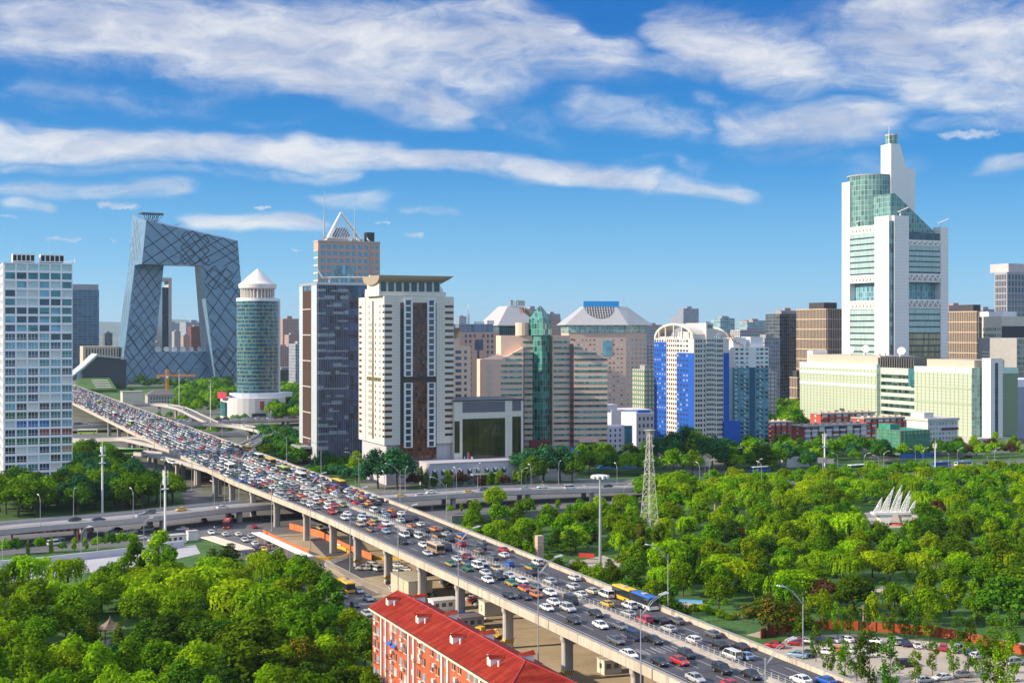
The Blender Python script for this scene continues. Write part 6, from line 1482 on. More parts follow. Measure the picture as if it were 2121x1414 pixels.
# ------------------------------------------------------------------ labels that tell the cars apart
LANE = ['by the left parapet', 'in the second oncoming lane', 'in the third oncoming lane', 'oncoming beside the median', 'driving away beside the posts', 'in the second departing lane', 'in the third departing lane', 'by the far parapet']
PLACE = {'lot': 'in the pale car park', 'yard': 'in the yard under the highway', 'street': 'on the street by the park', 'underpass': 'on the underpass road', 'junction': 'at the junction under the highway', 'river': 'on the elevated river road', 'flat': 'on the flat river road'}
GRP = {'ring': 'cars jammed on the elevated highway', 'lot': 'cars in the car park', 'yard': 'cars parked under the highway', 'street': 'cars on the street by the park', 'underpass': 'cars on the underpass road', 'junction': 'cars at the junction under the highway', 'river': 'cars on the elevated river road', 'flat': 'cars on the flat river road'}
zones = {}
for c in CARS: zones.setdefault(c[3], []).append(c)
for zk, lst in zones.items():
    lst.sort(key=lambda c: c[4])
    where = LANE[zk[1]] if zk[0] == 'ring' else PLACE[zk[0]]
    dsc = lambda c: c[1] + ' ' + c[2]
    for i, c in enumerate(lst):
        a = dsc(lst[i - 1]) if i else None; e = dsc(lst[i + 1]) if i + 1 < len(lst) else None
        near_far = ('nearer', 'farther') if zk[0] == 'ring' else ('left', 'right')
        if a and e: t_ = f"{dsc(c)} {where} between a {a} and {e}"
        elif e: t_ = f"{dsc(c)} {where}, {'nearest' if zk[0] == 'ring' else 'leftmost'}, beside a {e}"
        else: t_ = f"{dsc(c)} {where}, {'farthest' if zk[0] == 'ring' else 'rightmost'}, beside a {a}"
        tag(c[0], t_.replace('a orange', 'an orange'), 'taxi' if c[2] == 'taxi' else 'van' if c[2] == 'van' else 'car', GRP[zk[0]])
# ------------------------------------------------------------------ yellow tow truck in the yard
p = at(1010, 1312, 1.0); t = empty('tow_truck', (p.x, p.y, .04), R(150), 'yellow tow truck parked in the yard behind the red roof', 'truck')
MB().loft([[(1.2, -1.15, .5), (3.4, -1.15, .5), (3.4, 1.15, .5), (1.2, 1.15, .5)], [(1.2, -1.15, 1.5), (3.4, -1.15, 1.5), (3.4, 1.15, 1.5), (1.2, 1.15, 1.5)], [(1.3, -1.05, 2.5), (2.9, -1.05, 2.5), (2.9, 1.05, 2.5), (1.3, 1.05, 2.5)]]).build('cab', M_YELLOW, t)
MB().box(3.1, 3.3, -.9, .9, 1.6, 2.3).box(1.6, 2.6, -1.13, 1.13, 1.6, 2.25).build('window_glass', M_CGL, t)
MB().box(-3.4, 1.1, -1.15, 1.15, .75, 1.05).box(-1.2, .9, -1.0, 1.0, 1.06, 1.5).build('bed', M_YELLOW, t)
MB().tube((.6, 0, 1.4), (-2.6, 0, 2.4), .22).tube((-2.6, 0, 2.4), (-3.3, 0, 1.2), .12).build('crane_arm', M_YELLOW, t)
for x in (2.3, -1.4, -2.6):
    for s_ in (-1, 1): inst('wheel', WHEEL, t, (x, s_ * 1.0, .5), 0, (.5, 1.4, .5))
# ================================================================== trees
def leaf_mat(name, dark, light, tr=.36, spot=None):
    def fn(t, b):
        isl = t.new('ShaderNodeNewGeometry').outputs['Random Per Island']; ob = t.new('ShaderNodeObjectInfo').outputs['Random']
        c = t.ramp(isl, [(0, dark), (1, light)])
        if spot: c = t.mix(t.math('GREATER_THAN', isl, spot[0]), c, spot[1])
        h = t.new('ShaderNodeHueSaturation'); t.put(h.inputs['Hue'], t.rng(ob, 0, 1, .476, .512)); t.put(h.inputs['Value'], t.rng(t.math('FRACT', t.math('MULTIPLY', ob, 7.3)), 0, 1, .62, 1.32)); t.put(h.inputs['Color'], c)
        d = t.new('ShaderNodeBsdfDiffuse'); tl = t.new('ShaderNodeBsdfTranslucent'); t.put(d.inputs[0], h.outputs[0]); t.put(tl.inputs[0], t.mix(1.0, h.outputs[0], (1.1, 1.15, .5), 'MULTIPLY'))
        m = t.new('ShaderNodeMixShader'); m.inputs[0].default_value = tr; t.l.new(d.outputs[0], m.inputs[1]); t.l.new(tl.outputs[0], m.inputs[2])
        t.l.new(m.outputs[0], t.n['Material Output'].inputs[0])
    return mat(name, None, fn=fn)
LF = {'mid': leaf_mat('leaf_mid', (.055, .155, .004), (.20, .38, .008)), 'bright': leaf_mat('leaf_bright', (.115, .25, .004), (.33, .50, .010), .38), 'dark': leaf_mat('leaf_dark', (.022, .085, .006), (.09, .215, .010), .22),
      'willow': leaf_mat('leaf_willow', (.14, .27, .004), (.34, .52, .008), .4), 'olive': leaf_mat('leaf_olive', (.05, .105, .005), (.14, .25, .01)), 'plum': leaf_mat('leaf_plum', (.05, .022, .014), (.11, .05, .03), .15), 'gold': leaf_mat('leaf_gold', (.05, .12, .008), (.13, .24, .015), .35, (.72, (.55, .42, .02))),
      'rust': leaf_mat('leaf_rust', (.05, .09, .01), (.13, .20, .015), .3, (.75, (.33, .16, .03))), 'blue': leaf_mat('leaf_blue_green', (.012, .075, .03), (.06, .20, .07), .25), 'pine': leaf_mat('leaf_pine', (.02, .065, .006), (.075, .155, .012), .15)}
M_BARK = mat('bark', (.10, .075, .05), .9, var=.3, vs=2)
nr = np.random.default_rng(5)
def quads(c, n, s, asp=1.0):
    """leaf clusters: one irregular four-cornered face per centre c, facing n"""
    k = len(c); r = nr.normal(size=(k, 3)); a = np.cross(n, r); a /= np.linalg.norm(a, axis=1, keepdims=True) + 1e-9; b = np.cross(n, a)
    s = (s * nr.uniform(.6, 1.35, k))[:, None]; j = lambda: nr.uniform(.65, 1.25, (k, 1))
    v = np.stack([c - a * s * j(), c - b * s * j() * asp, c + a * s * j(), c + b * s * j() * asp], 1)
    return v.reshape(-1, 3)
def blob(centers, radii, n, s, flat=1.0, up=.45, rand=.38):
    out = []
    w = np.array(radii) ** 2; w = w / w.sum()
    for c, r, f in zip(centers, radii, w):
        k = max(8, int(n * f)); d = nr.normal(size=(k, 3)); d /= np.linalg.norm(d, axis=1, keepdims=True)
        rad = r * (nr.uniform(.62, 1.06, k) + .34 * nr.random(k) ** 6)[:, None]
        p = np.array(c) + d * rad * np.array([1, 1, flat])
        nn = d + np.array([0, 0, up]) + nr.normal(size=(k, 3)) * rand; nn /= np.linalg.norm(nn, axis=1, keepdims=True)
        out.append(quads(p, nn, s))
    return np.concatenate(out)
def to_mesh(v, name, m):
    me = bpy.data.meshes.new(name); n = len(v); me.vertices.add(n); me.vertices.foreach_set('co', v.astype(np.float32).ravel())
    me.loops.add(n); me.loops.foreach_set('vertex_index', np.arange(n, dtype=np.int32)); me.polygons.add(n // 4)
    me.polygons.foreach_set('loop_start', np.arange(0, n, 4, dtype=np.int32)); me.polygons.foreach_set('loop_total', np.full(n // 4, 4, dtype=np.int32))
    me.materials.append(m); me.update(); me.validate(); return me
def crown_v(kind):
    """crown of a tree about 10 m tall"""
    if kind == 'broad':
        n = nr.integers(24, 34); d = nr.normal(size=(n, 3)); d /= np.linalg.norm(d, axis=1, keepdims=True); d[:, 2] = np.abs(d[:, 2]) * 1.25 - .35
        rr = nr.uniform(.45, 1.0, (n, 1)) ** .7; c = d * rr * np.array([3.3, 3.3, 3.6]) + np.array([0, 0, 5.5]); return blob(c, nr.uniform(.8, 1.6, n), 3600, .235)
    if kind == 'tall':
        n = 22; z = nr.uniform(2.2, 9.6, n); w = 2.5 * np.sin(np.clip((z - .8) / 9.6, 0, 1) * math.pi) ** .8; a = nr.uniform(0, 6.3, n)
        c = np.stack([np.cos(a) * w * nr.uniform(.3, .9, n), np.sin(a) * w * nr.uniform(.3, .9, n), z], 1); return blob(c, nr.uniform(.65, 1.15, n), 2900, .225, 1.25, .5)
    if kind == 'willow':
        n = 18; a = nr.uniform(0, 6.3, n); r = nr.uniform(.3, 3.2, n); c = np.stack([np.cos(a) * r, np.sin(a) * r, 7.9 - r * .35 + nr.uniform(-.5, .7, n)], 1)
        v = [blob(c, nr.uniform(.9, 1.4, n), 1200, .26, .8)]
        m = 190; a = nr.uniform(0, 6.3, m); r = nr.uniform(1.2, 4.2, m); x, y = np.cos(a) * r, np.sin(a) * r; z0 = 8.3 - r * .45; L = nr.uniform(1.6, 4.6, m)
        for i in range(m):
            k = int(L[i] / .32); t = np.arange(k) / max(1, k); p = np.stack([x[i] * (1 + .12 * t) + nr.normal(size=k) * .08, y[i] * (1 + .12 * t) + nr.normal(size=k) * .08, z0[i] - t * L[i]], 1)
            nn = np.stack([np.full(k, x[i]), np.full(k, y[i]), np.full(k, .8)], 1) + nr.normal(size=(k, 3)) * .9; nn /= np.linalg.norm(nn, axis=1, keepdims=True); v.append(quads(p, nn, .2, 1.3))
        return np.concatenate(v)
    if kind == 'pine':
        c = []; rr = []
        for i in range(17):
            z = 2.6 + i * .42 + nr.uniform(-.2, .2); w = 3.3 * (1 - (z - 2) / 9.5) + .3; a = i * 2.4 + nr.uniform(-.4, .4); c.append([math.cos(a) * w * .62, math.sin(a) * w * .62, z]); rr.append(.55 + w * .40)
        c.append([0, 0, 9.6]); rr.append(.8); return blob(np.array(c), rr, 2500, .21, .42, .7, .5)
    if kind == 'spire':
        n = 16; z = np.linspace(.8, 9.4, n); c = np.stack([nr.normal(size=n) * .12, nr.normal(size=n) * .12, z], 1); return blob(c, 1.25 * (1 - (z / 10.4) ** 1.6) + .18, 1300, .22, 1.2, .5, .4)
    if kind == 'sapling':
        n = 26; z = nr.uniform(2.2, 9.6, n); w = 1.9 * np.sin(np.clip((z - 1) / 9.4, 0, 1) * math.pi); a = nr.uniform(0, 6.3, n); c = np.stack([np.cos(a) * w * .7, np.sin(a) * w * .7, z], 1); return blob(c, nr.uniform(.35, .7, n), 1500, .155, 1.3, .4, .9)
    n = 9; a = nr.uniform(0, 6.3, n); c = np.stack([np.cos(a) * .5, np.sin(a) * .5, nr.uniform(.5, 1.3, n)], 1); return blob(c, nr.uniform(.5, .8, n), 520, .15, .9)
def trunk_me(kind, seed):
    r_ = random.Random(seed); mb = MB(); top = {'broad': 6.5, 'tall': 8, 'willow': 7, 'pine': 9, 'spire': 6, 'sapling': 9}.get(kind, .8); r0 = {'sapling': .12, 'spire': .15, 'shrub': .06}.get(kind, .26)
    p = Vector((0, 0, -.1)); 
    for i in range(4):
        q = Vector((r_.uniform(-.2, .2), r_.uniform(-.2, .2), top * (i + 1) / 4)); mb.tube(p, q, r0 * (1 - i * .22), r0 * (1 - (i + 1) * .22), 7); p = q
    if kind in ('broad', 'willow', 'tall', 'sapling'):
        for i in range(6):
            a = i * 1.05 + r_.uniform(-.3, .3); z = top * r_.uniform(.35, .8); L = {'broad': 2.8, 'willow': 2.6, 'tall': 1.4, 'sapling': 1.2}[kind]
            mb.tube((0, 0, z), (math.cos(a) * L, math.sin(a) * L, z + L * .8), r0 * .45, .04, 5)
    return mb.mesh('trunk', M_BARK)
VAR = {'broad': 4, 'tall': 3, 'willow': 3, 'pine': 3, 'spire': 1, 'sapling': 3, 'shrub': 2}
CV = {k: [crown_v(k) for _ in range(n)] for k, n in VAR.items()}; TM = {k: [trunk_me(k, i) for i in range(n)] for k, n in VAR.items()}
CMESH = {}
def crown_me(kind, i, lf):
    k = (kind, i, lf)
    if k not in CMESH: CMESH[k] = to_mesh(CV[kind][i], 'crown', LF[lf])
    return CMESH[k]
TN = {'broad': 'broadleaf_tree', 'tall': 'upright_tree', 'willow': 'willow_tree', 'pine': 'pine_tree', 'spire': 'cypress_tree', 'sapling': 'slender_tree', 'shrub': 'clipped_shrub'}
LW = {'mid': 'mid-green', 'bright': 'bright green', 'dark': 'dark green', 'willow': 'yellow-green', 'olive': 'olive green', 'plum': 'purple-leaved', 'gold': 'yellow-flowering', 'rust': 'rust-flecked', 'blue': 'blue-green', 'pine': 'deep green'}
KW = {'broad': 'round-crowned tree', 'tall': 'upright tree', 'willow': 'weeping willow', 'pine': 'layered pine', 'spire': 'spire cypress', 'sapling': 'thin leafy young tree', 'shrub': 'rounded shrub'}
TREES = []; TSPEC = []
def tree(kind, lf, x, y, h, zone, wid=1.0, z=0.0):
    TSPEC.append((kind, lf, x, y, h, zone, wid, z))
pts = []
def ok(x, y, r):
    for a, b_, c in pts:
        if (a - x) ** 2 + (b_ - y) ** 2 < (min(r, c)) ** 2: return False
    return True
def inpoly(x, y, P_):
    c = False; j = len(P_) - 1
    for i in range(len(P_)):
        if (P_[i][1] > y) != (P_[j][1] > y) and x < (P_[j][0] - P_[i][0]) * (y - P_[i][1]) / (P_[j][1] - P_[i][1]) + P_[i][0]: c = not c
        j = i
    return c
tr = random.Random(17)
def put(kind, lf, u, v, h, zone, wid=1.0, r=4.0):
    p = at(u, v); pts.append((p.x, p.y, r)); return tree(kind, lf, p.x, p.y, h, zone, wid)
# particular trees, by where their trunks stand
LP, RP = 'in the left park', 'in the right park'
for (k, l, u, v, h, w_) in [('tall', 'mid', 285, 1205, 13, 1.05), ('tall', 'bright', 330, 1210, 15, 1.1), ('tall', 'mid', 355, 1215, 12, 1), ('willow', 'willow', 60, 1225, 12, 1.35), ('willow', 'willow', 140, 1228, 11, 1.3), ('pine', 'pine', 475, 1185, 9, 1.5), ('pine', 'pine', 440, 1190, 8, 1.3),
    ('tall', 'mid', 570, 1225, 12, 1.1), ('tall', 'mid', 620, 1250, 13, 1.15), ('tall', 'mid', 650, 1265, 13, 1.2), ('tall', 'dark', 680, 1295, 13, 1.25), ('tall', 'mid', 605, 1240, 12, 1.1), ('broad', 'dark', 640, 1330, 11, 1.2), ('broad', 'dark', 690, 1330, 10, 1.1), ('broad', 'gold', 630, 1410, 10, 1.1), ('tall', 'olive', 530, 1440, 16, 1.5), ('pine', 'olive', 705, 1425, 11, 1.0),
    ('broad', 'bright', 480, 1215, 9, 1.2), ('willow', 'willow', 380, 1260, 12, 1.4), ('willow', 'willow', 430, 1255, 12, 1.4), ('willow', 'willow', 490, 1285, 12, 1.5), ('willow', 'willow', 540, 1300, 12, 1.4), ('willow', 'bright', 330, 1255, 11, 1.4), ('broad', 'bright', 210, 1270, 11, 1.3), ('broad', 'dark', 350, 1360, 11, 1.5), ('broad', 'dark', 420, 1365, 10, 1.4), ('pine', 'dark', 300, 1375, 10, 1.5), ('pine', 'bright', 345, 1395, 7, 1.2), ('broad', 'blue', 240, 1385, 6, 1.3), ('broad', 'blue', 270, 1388, 5, 1.3), ('broad', 'plum', 385, 1375, 4.5, 1.2), ('shrub', 'blue', 300, 1395, 3, 1.4), ('broad', 'bright', 735, 1455, 8, 1.2), ('broad', 'bright', 600, 1450, 7, 1.2), ('spire', 'olive', 190, 1345, 8, 2.0), ('spire', 'olive', 245, 1350, 7, 2.0), ('tall', 'bright', 200, 1440, 11, 1.1)]:
    put(k, l, u, v, h, LP, w_)
for (k, l, u, v, h, w_) in [('broad', 'bright', 1027, 1062, 12, 1.15), ('willow', 'willow', 1390, 1190, 12, 1.4), ('spire', 'dark', 1430, 1198, 9, 1.1), ('spire', 'dark', 1442, 1190, 9, 1.0), ('spire', 'dark', 1448, 1207, 9, 1.1), ('spire', 'dark', 1455, 1195, 8, 1.0), ('willow', 'willow', 1495, 1215, 11, 1.3), ('willow', 'willow', 1530, 1225, 10, 1.3), ('willow', 'willow', 1640, 1260, 12, 1.4), ('broad', 'rust', 1590, 1320, 11, 1.4), ('broad', 'rust', 1635, 1325, 10, 1.2), ('broad', 'dark', 1660, 1330, 8, 1.1), ('broad', 'gold', 1770, 1200, 8, 1.3), ('broad', 'olive', 1790, 1180, 9, 1.2), ('pine', 'pine', 1180, 1150, 9, 1.3), ('pine', 'pine', 1155, 1145, 8, 1.2), ('broad', 'plum', 1228, 1140, 6, .8), ('pine', 'olive', 1325, 1130, 10, 1.0), ('tall', 'rust', 1330, 1140, 9, .9), ('broad', 'plum', 1365, 1120, 5, 1.2), ('broad', 'plum', 1545, 1120, 6, 1.4), ('willow', 'willow', 1650, 1135, 11, 1.3), ('willow', 'willow', 1760, 1130, 13, 1.3), ('willow', 'willow', 1705, 1140, 10, 1.3), ('tall', 'bright', 1590, 1150, 10, 1.2), ('willow', 'willow', 1575, 1045, 12, 1.3), ('broad', 'olive', 1980, 1180, 11, 1.3), ('broad', 'olive', 2060, 1185, 12, 1.3), ('willow', 'willow', 2000, 1110, 9, 1.3), ('broad', 'dark', 2090, 1300, 14, 1.4), ('broad', 'olive', 2120, 1270, 14, 1.3), ('willow', 'willow', 1290, 1062, 9, 1.3), ('broad', 'mid', 1308, 1064, 8, 1.1), ('willow', 'willow', 1373, 1045, 10, 1.3), ('willow', 'willow', 1415, 1043, 10, 1.2), ('willow', 'willow', 1455, 1041, 10, 1.3), ('willow', 'willow', 1500, 1040, 10, 1.2), ('broad', 'plum', 975, 1052, 4, 1.1)]:
    put(k, l, u, v, h, RP, w_)
# thin young trees round the car park
for (u, v, h) in [(1715, 1405, 9), (1690, 1370, 8), (1800, 1440, 14), (1845, 1450, 13), (1775, 1410, 9), (1750, 1420, 10), (1895, 1420, 8), (1932, 1400, 8), (1975, 1405, 8), (2005, 1400, 8), (2060, 1440, 13), (2085, 1450, 14), (2035, 1430, 12), (1735, 1325, 9), (1790, 1322, 9), (1840, 1325, 10), (1872, 1322, 9), (1898, 1326, 10), (1925, 1330, 11), (1985, 1345, 9), (2060, 1350, 10), (1700, 1322, 9), (2010, 1344, 8), (2095, 1360, 11), (1760, 1320, 8)]:
    put('sapling', tr.choice(['mid', 'dark', 'mid']), u, v, h, 'round the car park', 1.05, 3)
for (u, v, h) in [(185, 1368, 4.5), (215, 1376, 4), (262, 1372, 5), (285, 1390, 5), (230, 1398, 5), (195, 1402, 6), (80, 1262, 3), (120, 1268, 3.5), (165, 1262, 3)]: put('broad', 'mid', u, v, h, LP, 1.2)
LOTP = [at(*p) for p in lot]; LOTP = [(p.x, p.y) for p in LOTP]
PLZ = [at(*p) for p in [(1770, 1060), (1850, 1040), (1915, 1060), (1905, 1128), (1790, 1130)]]; PLZ = [(p.x, p.y) for p in PLZ]
PLZ2 = [at(*p) for p in [(1085, 1150), (1250, 1145), (1290, 1165), (1260, 1204), (1100, 1215)]]; PLZ2 = [(p.x, p.y) for p in PLZ2]
def scatter(n, u0, u1, v0, v1, rfun, test, choose, zone, hh, wid=(1.0, 1.35)):
    for _ in range(n):
        D0, D1 = F * H / (v0 - HZ), F * H / (v1 - HZ); D = math.sqrt(tr.uniform(D1 ** 2, D0 ** 2)); u = tr.uniform(u0, u1); v = HZ + F * H / D
        x = px(u, D); r = rfun(D)
        if not test(u, v, x, D) or not ok(x, D, r): continue
        k, l = choose(u, v); pts.append((x, D, r)); sc = {'spire': .8, 'shrub': .18, 'pine': .9}.get(k, 1.0)
        tree(k, l, x, D, tr.uniform(*hh) * sc, zone, tr.uniform(*wid))
def lt(u, v, x, y):
    s, q = tosq((x, y)); 
    if s > 91 or q > 446: return False
    if s > 78 and q < 268: return False
    if u < 200 and 1218 < v < 1272 and u > 50: return False
    if 172 < u < 290 and 1285 < v < 1412: return False
    return v > (1222 if u < 400 else 1210)
def lc(u, v):
    r = tr.random()
    if v > 1300 and u > 300: return tr.choice([('broad', 'dark'), ('broad', 'mid'), ('tall', 'mid'), ('broad', 'olive'), ('broad', 'bright'), ('pine', 'pine')])
    if 250 < u < 620 and v < 1300: return ('willow', 'willow') if r < .3 else ('broad', 'bright') if r < .6 else ('broad', 'mid') if r < .9 else ('tall', 'mid')
    return ('broad', 'mid') if r < .4 else ('broad', 'bright') if r < .58 else ('tall', 'mid') if r < .78 else ('broad', 'dark') if r < .88 else ('pine', 'pine') if r < .94 else ('willow', 'willow')
scatter(2600, -60, 790, 1152, 1560, lambda D: 7.0, lt, lc, LP, (7.5, 11.5))
def rt(u, v, x, y):
    s, q = tosq((x, y))
    if s < 162 or inpoly(x, y, LOTP) or inpoly(x, y, PLZ) or inpoly(x, y, PLZ2): return False
    if v > 1296 and u > 1660: return False
    if s < 205 and q < 330 and u > 1400: return s > 190 and q > 296
    if 1680 < u < 1950 and 1215 < v < 1258: return False
    if v < 1012 - (u - 1300) * .035: return False
    if u < 1330 and v < 1078: return False
    return True
def rc(u, v):
    r = tr.random()
    if v < 1035: return ('willow', 'willow') if r < .45 else ('broad', 'mid')
    if u > 1700 and v > 1240: return [('broad', 'mid'), ('tall', 'bright'), ('broad', 'dark'), ('broad', 'olive'), ('tall', 'mid')][int(r * 5)]
    return ('broad', 'mid') if r < .25 else ('broad', 'bright') if r < .41 else ('willow', 'willow') if r < .55 else ('tall', 'mid') if r < .66 else ('tall', 'bright') if r < .73 else ('broad', 'dark') if r < .82 else ('pine', 'pine') if r < .91 else ('broad', 'olive') if r < .985 else ('broad', 'plum')
scatter(4200, 960, 2190, 985, 1335, lambda D: 7.0 + max(0, D - 330) * .006, rt, rc, RP, (7, 11))
def box_scatter(zone, n, u0, u1, v0, v1, r, kinds, hh, wid=(1.0, 1.35), tst=None):
    scatter(n, u0, u1, v0, v1, lambda D: r, tst or (lambda *a: True), lambda u, v: tr.choice(kinds), zone, hh, wid)
B_, M_, Dk, Bl, T_ = ('broad', 'bright'), ('broad', 'mid'), ('broad', 'dark'), ('broad', 'blue'), ('tall', 'mid')
box_scatter('below the white gridded tower', 260, -30, 360, 1022, 1076, 6.5, [Dk, M_, Bl, Dk], (12, 17), tst=lambda u, v, x, y: v > 1030 - 0 * u and v < 1078 - u * .08)
box_scatter('below the white gridded tower', 90, 150, 300, 960, 1025, 8, [Dk, Bl, M_], (11, 16), tst=lambda u, v, x, y: tosq((x, y))[0] < 92)
box_scatter('between the white gridded tower and the highway', 120, 190, 395, 1005, 1056, 6.5, [B_, B_, M_, Dk], (9, 13), tst=lambda u, v, x, y: tosq((x, y))[0] < 92)
for (u, v, h, l, w_) in [(783, 1012, 20, 'blue', 1.05), (822, 1014, 21, 'blue', 1.1), (752, 1012, 14, 'blue', .9)]: put('broad', l, u, v, h, 'in front of the cream hotel', w_)
for (u, v, h, l, w_) in [(1085, 1000, 18, 'blue', 1.2), (1125, 1000, 20, 'blue', 1.2), (1160, 998, 19, 'blue', 1.2), (1105, 1006, 15, 'dark', 1.2), (1185, 1000, 14, 'dark', 1.2)]: put('broad', l, u, v, h, 'right of the cream annexe', w_)
for (u, v, h, l, w_) in [(1375, 972, 20, 'blue', 1.3), (1415, 968, 24, 'blue', 1.3), (1450, 970, 22, 'mid', 1.2), (1475, 975, 20, 'blue', 1.2), (1395, 985, 15, 'mid', 1.3), (1345, 985, 13, 'mid', 1.2), (1435, 985, 14, 'mid', 1.2)]: put('broad', l, u, v, h, 'in front of the cobalt tower', w_)
put('pine', 'bright', 738, 990, 14, 'in front of the dark glass tower', 1.2); put('broad', 'mid', 706, 978, 8, 'in front of the dark glass tower'); put('broad', 'dark', 686, 975, 9, 'in front of the dark glass tower')
box_scatter('in front of the cream annexe', 60, 850, 1080, 1003, 1012, 5, [('tall', 'bright'), ('broad', 'plum'), ('tall', 'mid')], (5, 9))
box_scatter('in front of the dark glass tower', 60, 640, 745, 968, 1004, 6, [Dk, M_, Bl], (6, 10))
box_scatter('in front of the salmon office', 70, 1200, 1350, 955, 985, 7, [M_, Dk, B_], (9, 14))
box_scatter('between the teal tower and the red flats', 260, 1500, 1700, 938, 975, 8, [M_, B_, Dk, Bl, ('pine', 'dark')], (9, 15))
box_scatter('behind the red flats', 70, 1588, 1660, 862, 900, 9, [M_, Dk, B_], (12, 18))
box_scatter('among the red flats', 70, 1690, 1830, 938, 960, 9, [Dk, Bl, M_], (8, 14))
box_scatter('in front of the white office', 80, 1840, 1990, 934, 950, 7, [Dk, M_, B_], (7, 11))
box_scatter('on the verge of the river road', 70, 1960, 2140, 930, 950, 8, [('tall', 'bright'), B_, ('broad', 'plum')], (6, 11))
box_scatter('beside the river road', 200, 1500, 2160, 975, 1000, 8, [('willow', 'willow'), ('willow', 'willow'), M_, B_], (8, 12), tst=lambda u, v, x, y: v > 1004 - (u - 1500) * .035)
box_scatter('behind the round tower', 300, 568, 640, 800, 880, 12, [Dk, M_, Bl, B_], (13, 20))
box_scatter('between the leaning loop and the round tower', 200, 365, 490, 806, 862, 12, [Dk, M_, B_], (10, 16), tst=lambda u, v, x, y: tosq((x, y))[0] > 168)
box_scatter('inside the ramps of the interchange', 80, 300, 520, 868, 925, 9, [M_, B_], (5, 8), tst=lambda u, v, x, y: tosq((x, y))[0] > 165 and not 985 < tosq((x, y))[1] < 1035)
box_scatter('left of the dark glass tower', 200, 545, 628, 915, 975, 8, [Dk, Bl, M_], (9, 14), tst=lambda u, v, x, y: tosq((x, y))[0] > 168)
box_scatter('at the foot of the leaning loop', 90, 180, 480, 792, 806, 16, [Dk, M_, B_], (7, 12), tst=lambda u, v, x, y: tosq((x, y))[0] > 170)
# hedge shrubs and small trees on the verges
for i in range(12):
    u = 10 + i * 24; put(tr.choice(['broad', 'spire', 'broad', 'tall']), tr.choice(['mid', 'bright', 'dark']), u, 1150 - i * 1.4, tr.uniform(3.5, 7), 'on the verge by the canal path', 1.0, 2)
for i in range(18): put('shrub', tr.choice(['bright', 'mid', 'gold']), 1370 + i * 9 + tr.uniform(-3, 3), 1246 + i * 2.2 + tr.uniform(-2, 2), tr.uniform(1.6, 2.6), 'by the painted banner', 1.1, 1)
for i in range(20): put('shrub', tr.choice(['bright', 'mid', 'gold']), tr.uniform(1690, 1790), tr.uniform(1205, 1222), tr.uniform(1.4, 2.4), 'on the rock garden slope', 1.2, 1)
for i in range(14): put('tall' if i % 3 else 'broad', tr.choice(['bright', 'mid', 'plum']), 930 + i * 22 + tr.uniform(-6, 6), 1064 + tr.uniform(-4, 5), tr.uniform(3, 5.5), 'on the lawn below the elevated road', 1.0, 2)
# far greenery that reads as one mass
fv = []
for i in range(260):
    u = tr.uniform(150, 2140); D = tr.uniform(1300, 3000); x = px(u, D); s, q = tosq((x, D))
    if 100 < s < 175: continue
    v = CV['broad'][i % 4] * np.array([1.5, 1.5, tr.uniform(1.0, 1.6)]); v = v.reshape(-1, 4, 3)[::5]; c = v.mean(1, keepdims=True); v = c + (v - c) * 2.4; fv.append(v.reshape(-1, 3) + np.array([x, D, 0]))
tag(inst('far_woodland', to_mesh(np.concatenate(fv), 'far_woodland', LF['dark'])), 'scattered dark treetops between the far towers', 'woodland', kind='stuff')
# undergrowth of both parks
uv = []
for _ in range(2600):
    D = math.sqrt(tr.uniform(285 ** 2, 600 ** 2)); u = tr.uniform(-40, 2180); v = HZ + F * H / D; x = px(u, D); s, q = tosq((x, D))
    if (s < 90 and lt(u, v, x, D)) or (s > 162 and rt(u, v, x, D)):
        c = CV['shrub'][_ % 2] * tr.uniform(.5, 1.3); uv.append(c.reshape(-1, 4, 3)[::4].reshape(-1, 3) * np.array([1.5, 1.5, 1]) + np.array([x, D, 0]))
tag(inst('undergrowth', to_mesh(np.concatenate(uv), 'undergrowth', LF['mid'])), 'low undergrowth between the trees of both parks', 'undergrowth', kind='stuff')
# the 290 of a kind that show largest stand singly, the rest are one mass
rest = {}
bykind = {}
for t_ in TSPEC: bykind.setdefault(TN[t_[0]], []).append(t_)
for nm_, lst in bykind.items():
    lst.sort(key=lambda t_: -t_[4] * t_[6] / t_[3])
    for (kind, lf, x, y, h, zone, wid, z) in lst[:290]:
        i = rnd.randrange(VAR[kind]); s = h / (10.0 if kind != 'shrub' else 2.0)
        o = empty(TN[kind], (x, y, z), rnd.uniform(0, 6.28)); o.scale = (s * wid, s * wid, s)
        inst('trunk', TM[kind][i], o); inst('crown', crown_me(kind, i, lf), o)
        TREES.append((o, kind, lf, zone, x, y))
    for (kind, lf, x, y, h, zone, wid, z) in lst[290:]: rest.setdefault(lf, []).append((kind, x, y, h, wid))
if rest:
    vs, mi, ms = [], [], []
    for lf, lst in rest.items():
        ms.append(LF[lf])
        for (kind, x, y, h, wid) in lst:
            a_ = rnd.uniform(0, 6.28); ca, sa = math.cos(a_), math.sin(a_); s = h / 10
            v = rnd.choice(CV[kind]).reshape(-1, 4, 3)[::2]; c = v.mean(1, keepdims=True); v = (c + (v - c) * 1.3).reshape(-1, 3)
            v = np.stack([(v[:, 0] * ca - v[:, 1] * sa) * s * wid + x, (v[:, 0] * sa + v[:, 1] * ca) * s * wid + y, v[:, 2] * s], 1); vs.append(v); mi.append(np.full(len(v) // 4, len(ms) - 1, np.int32))
    me = to_mesh(np.concatenate(vs), 'woodland', ms[0])
    for m in ms[1:]: me.materials.append(m)
    me.polygons.foreach_set('material_index', np.concatenate(mi)); me.update()
    tag(inst('woodland', me), 'the smaller and farther round-crowned trees filling in the parks and streets', 'woodland', kind='stuff')
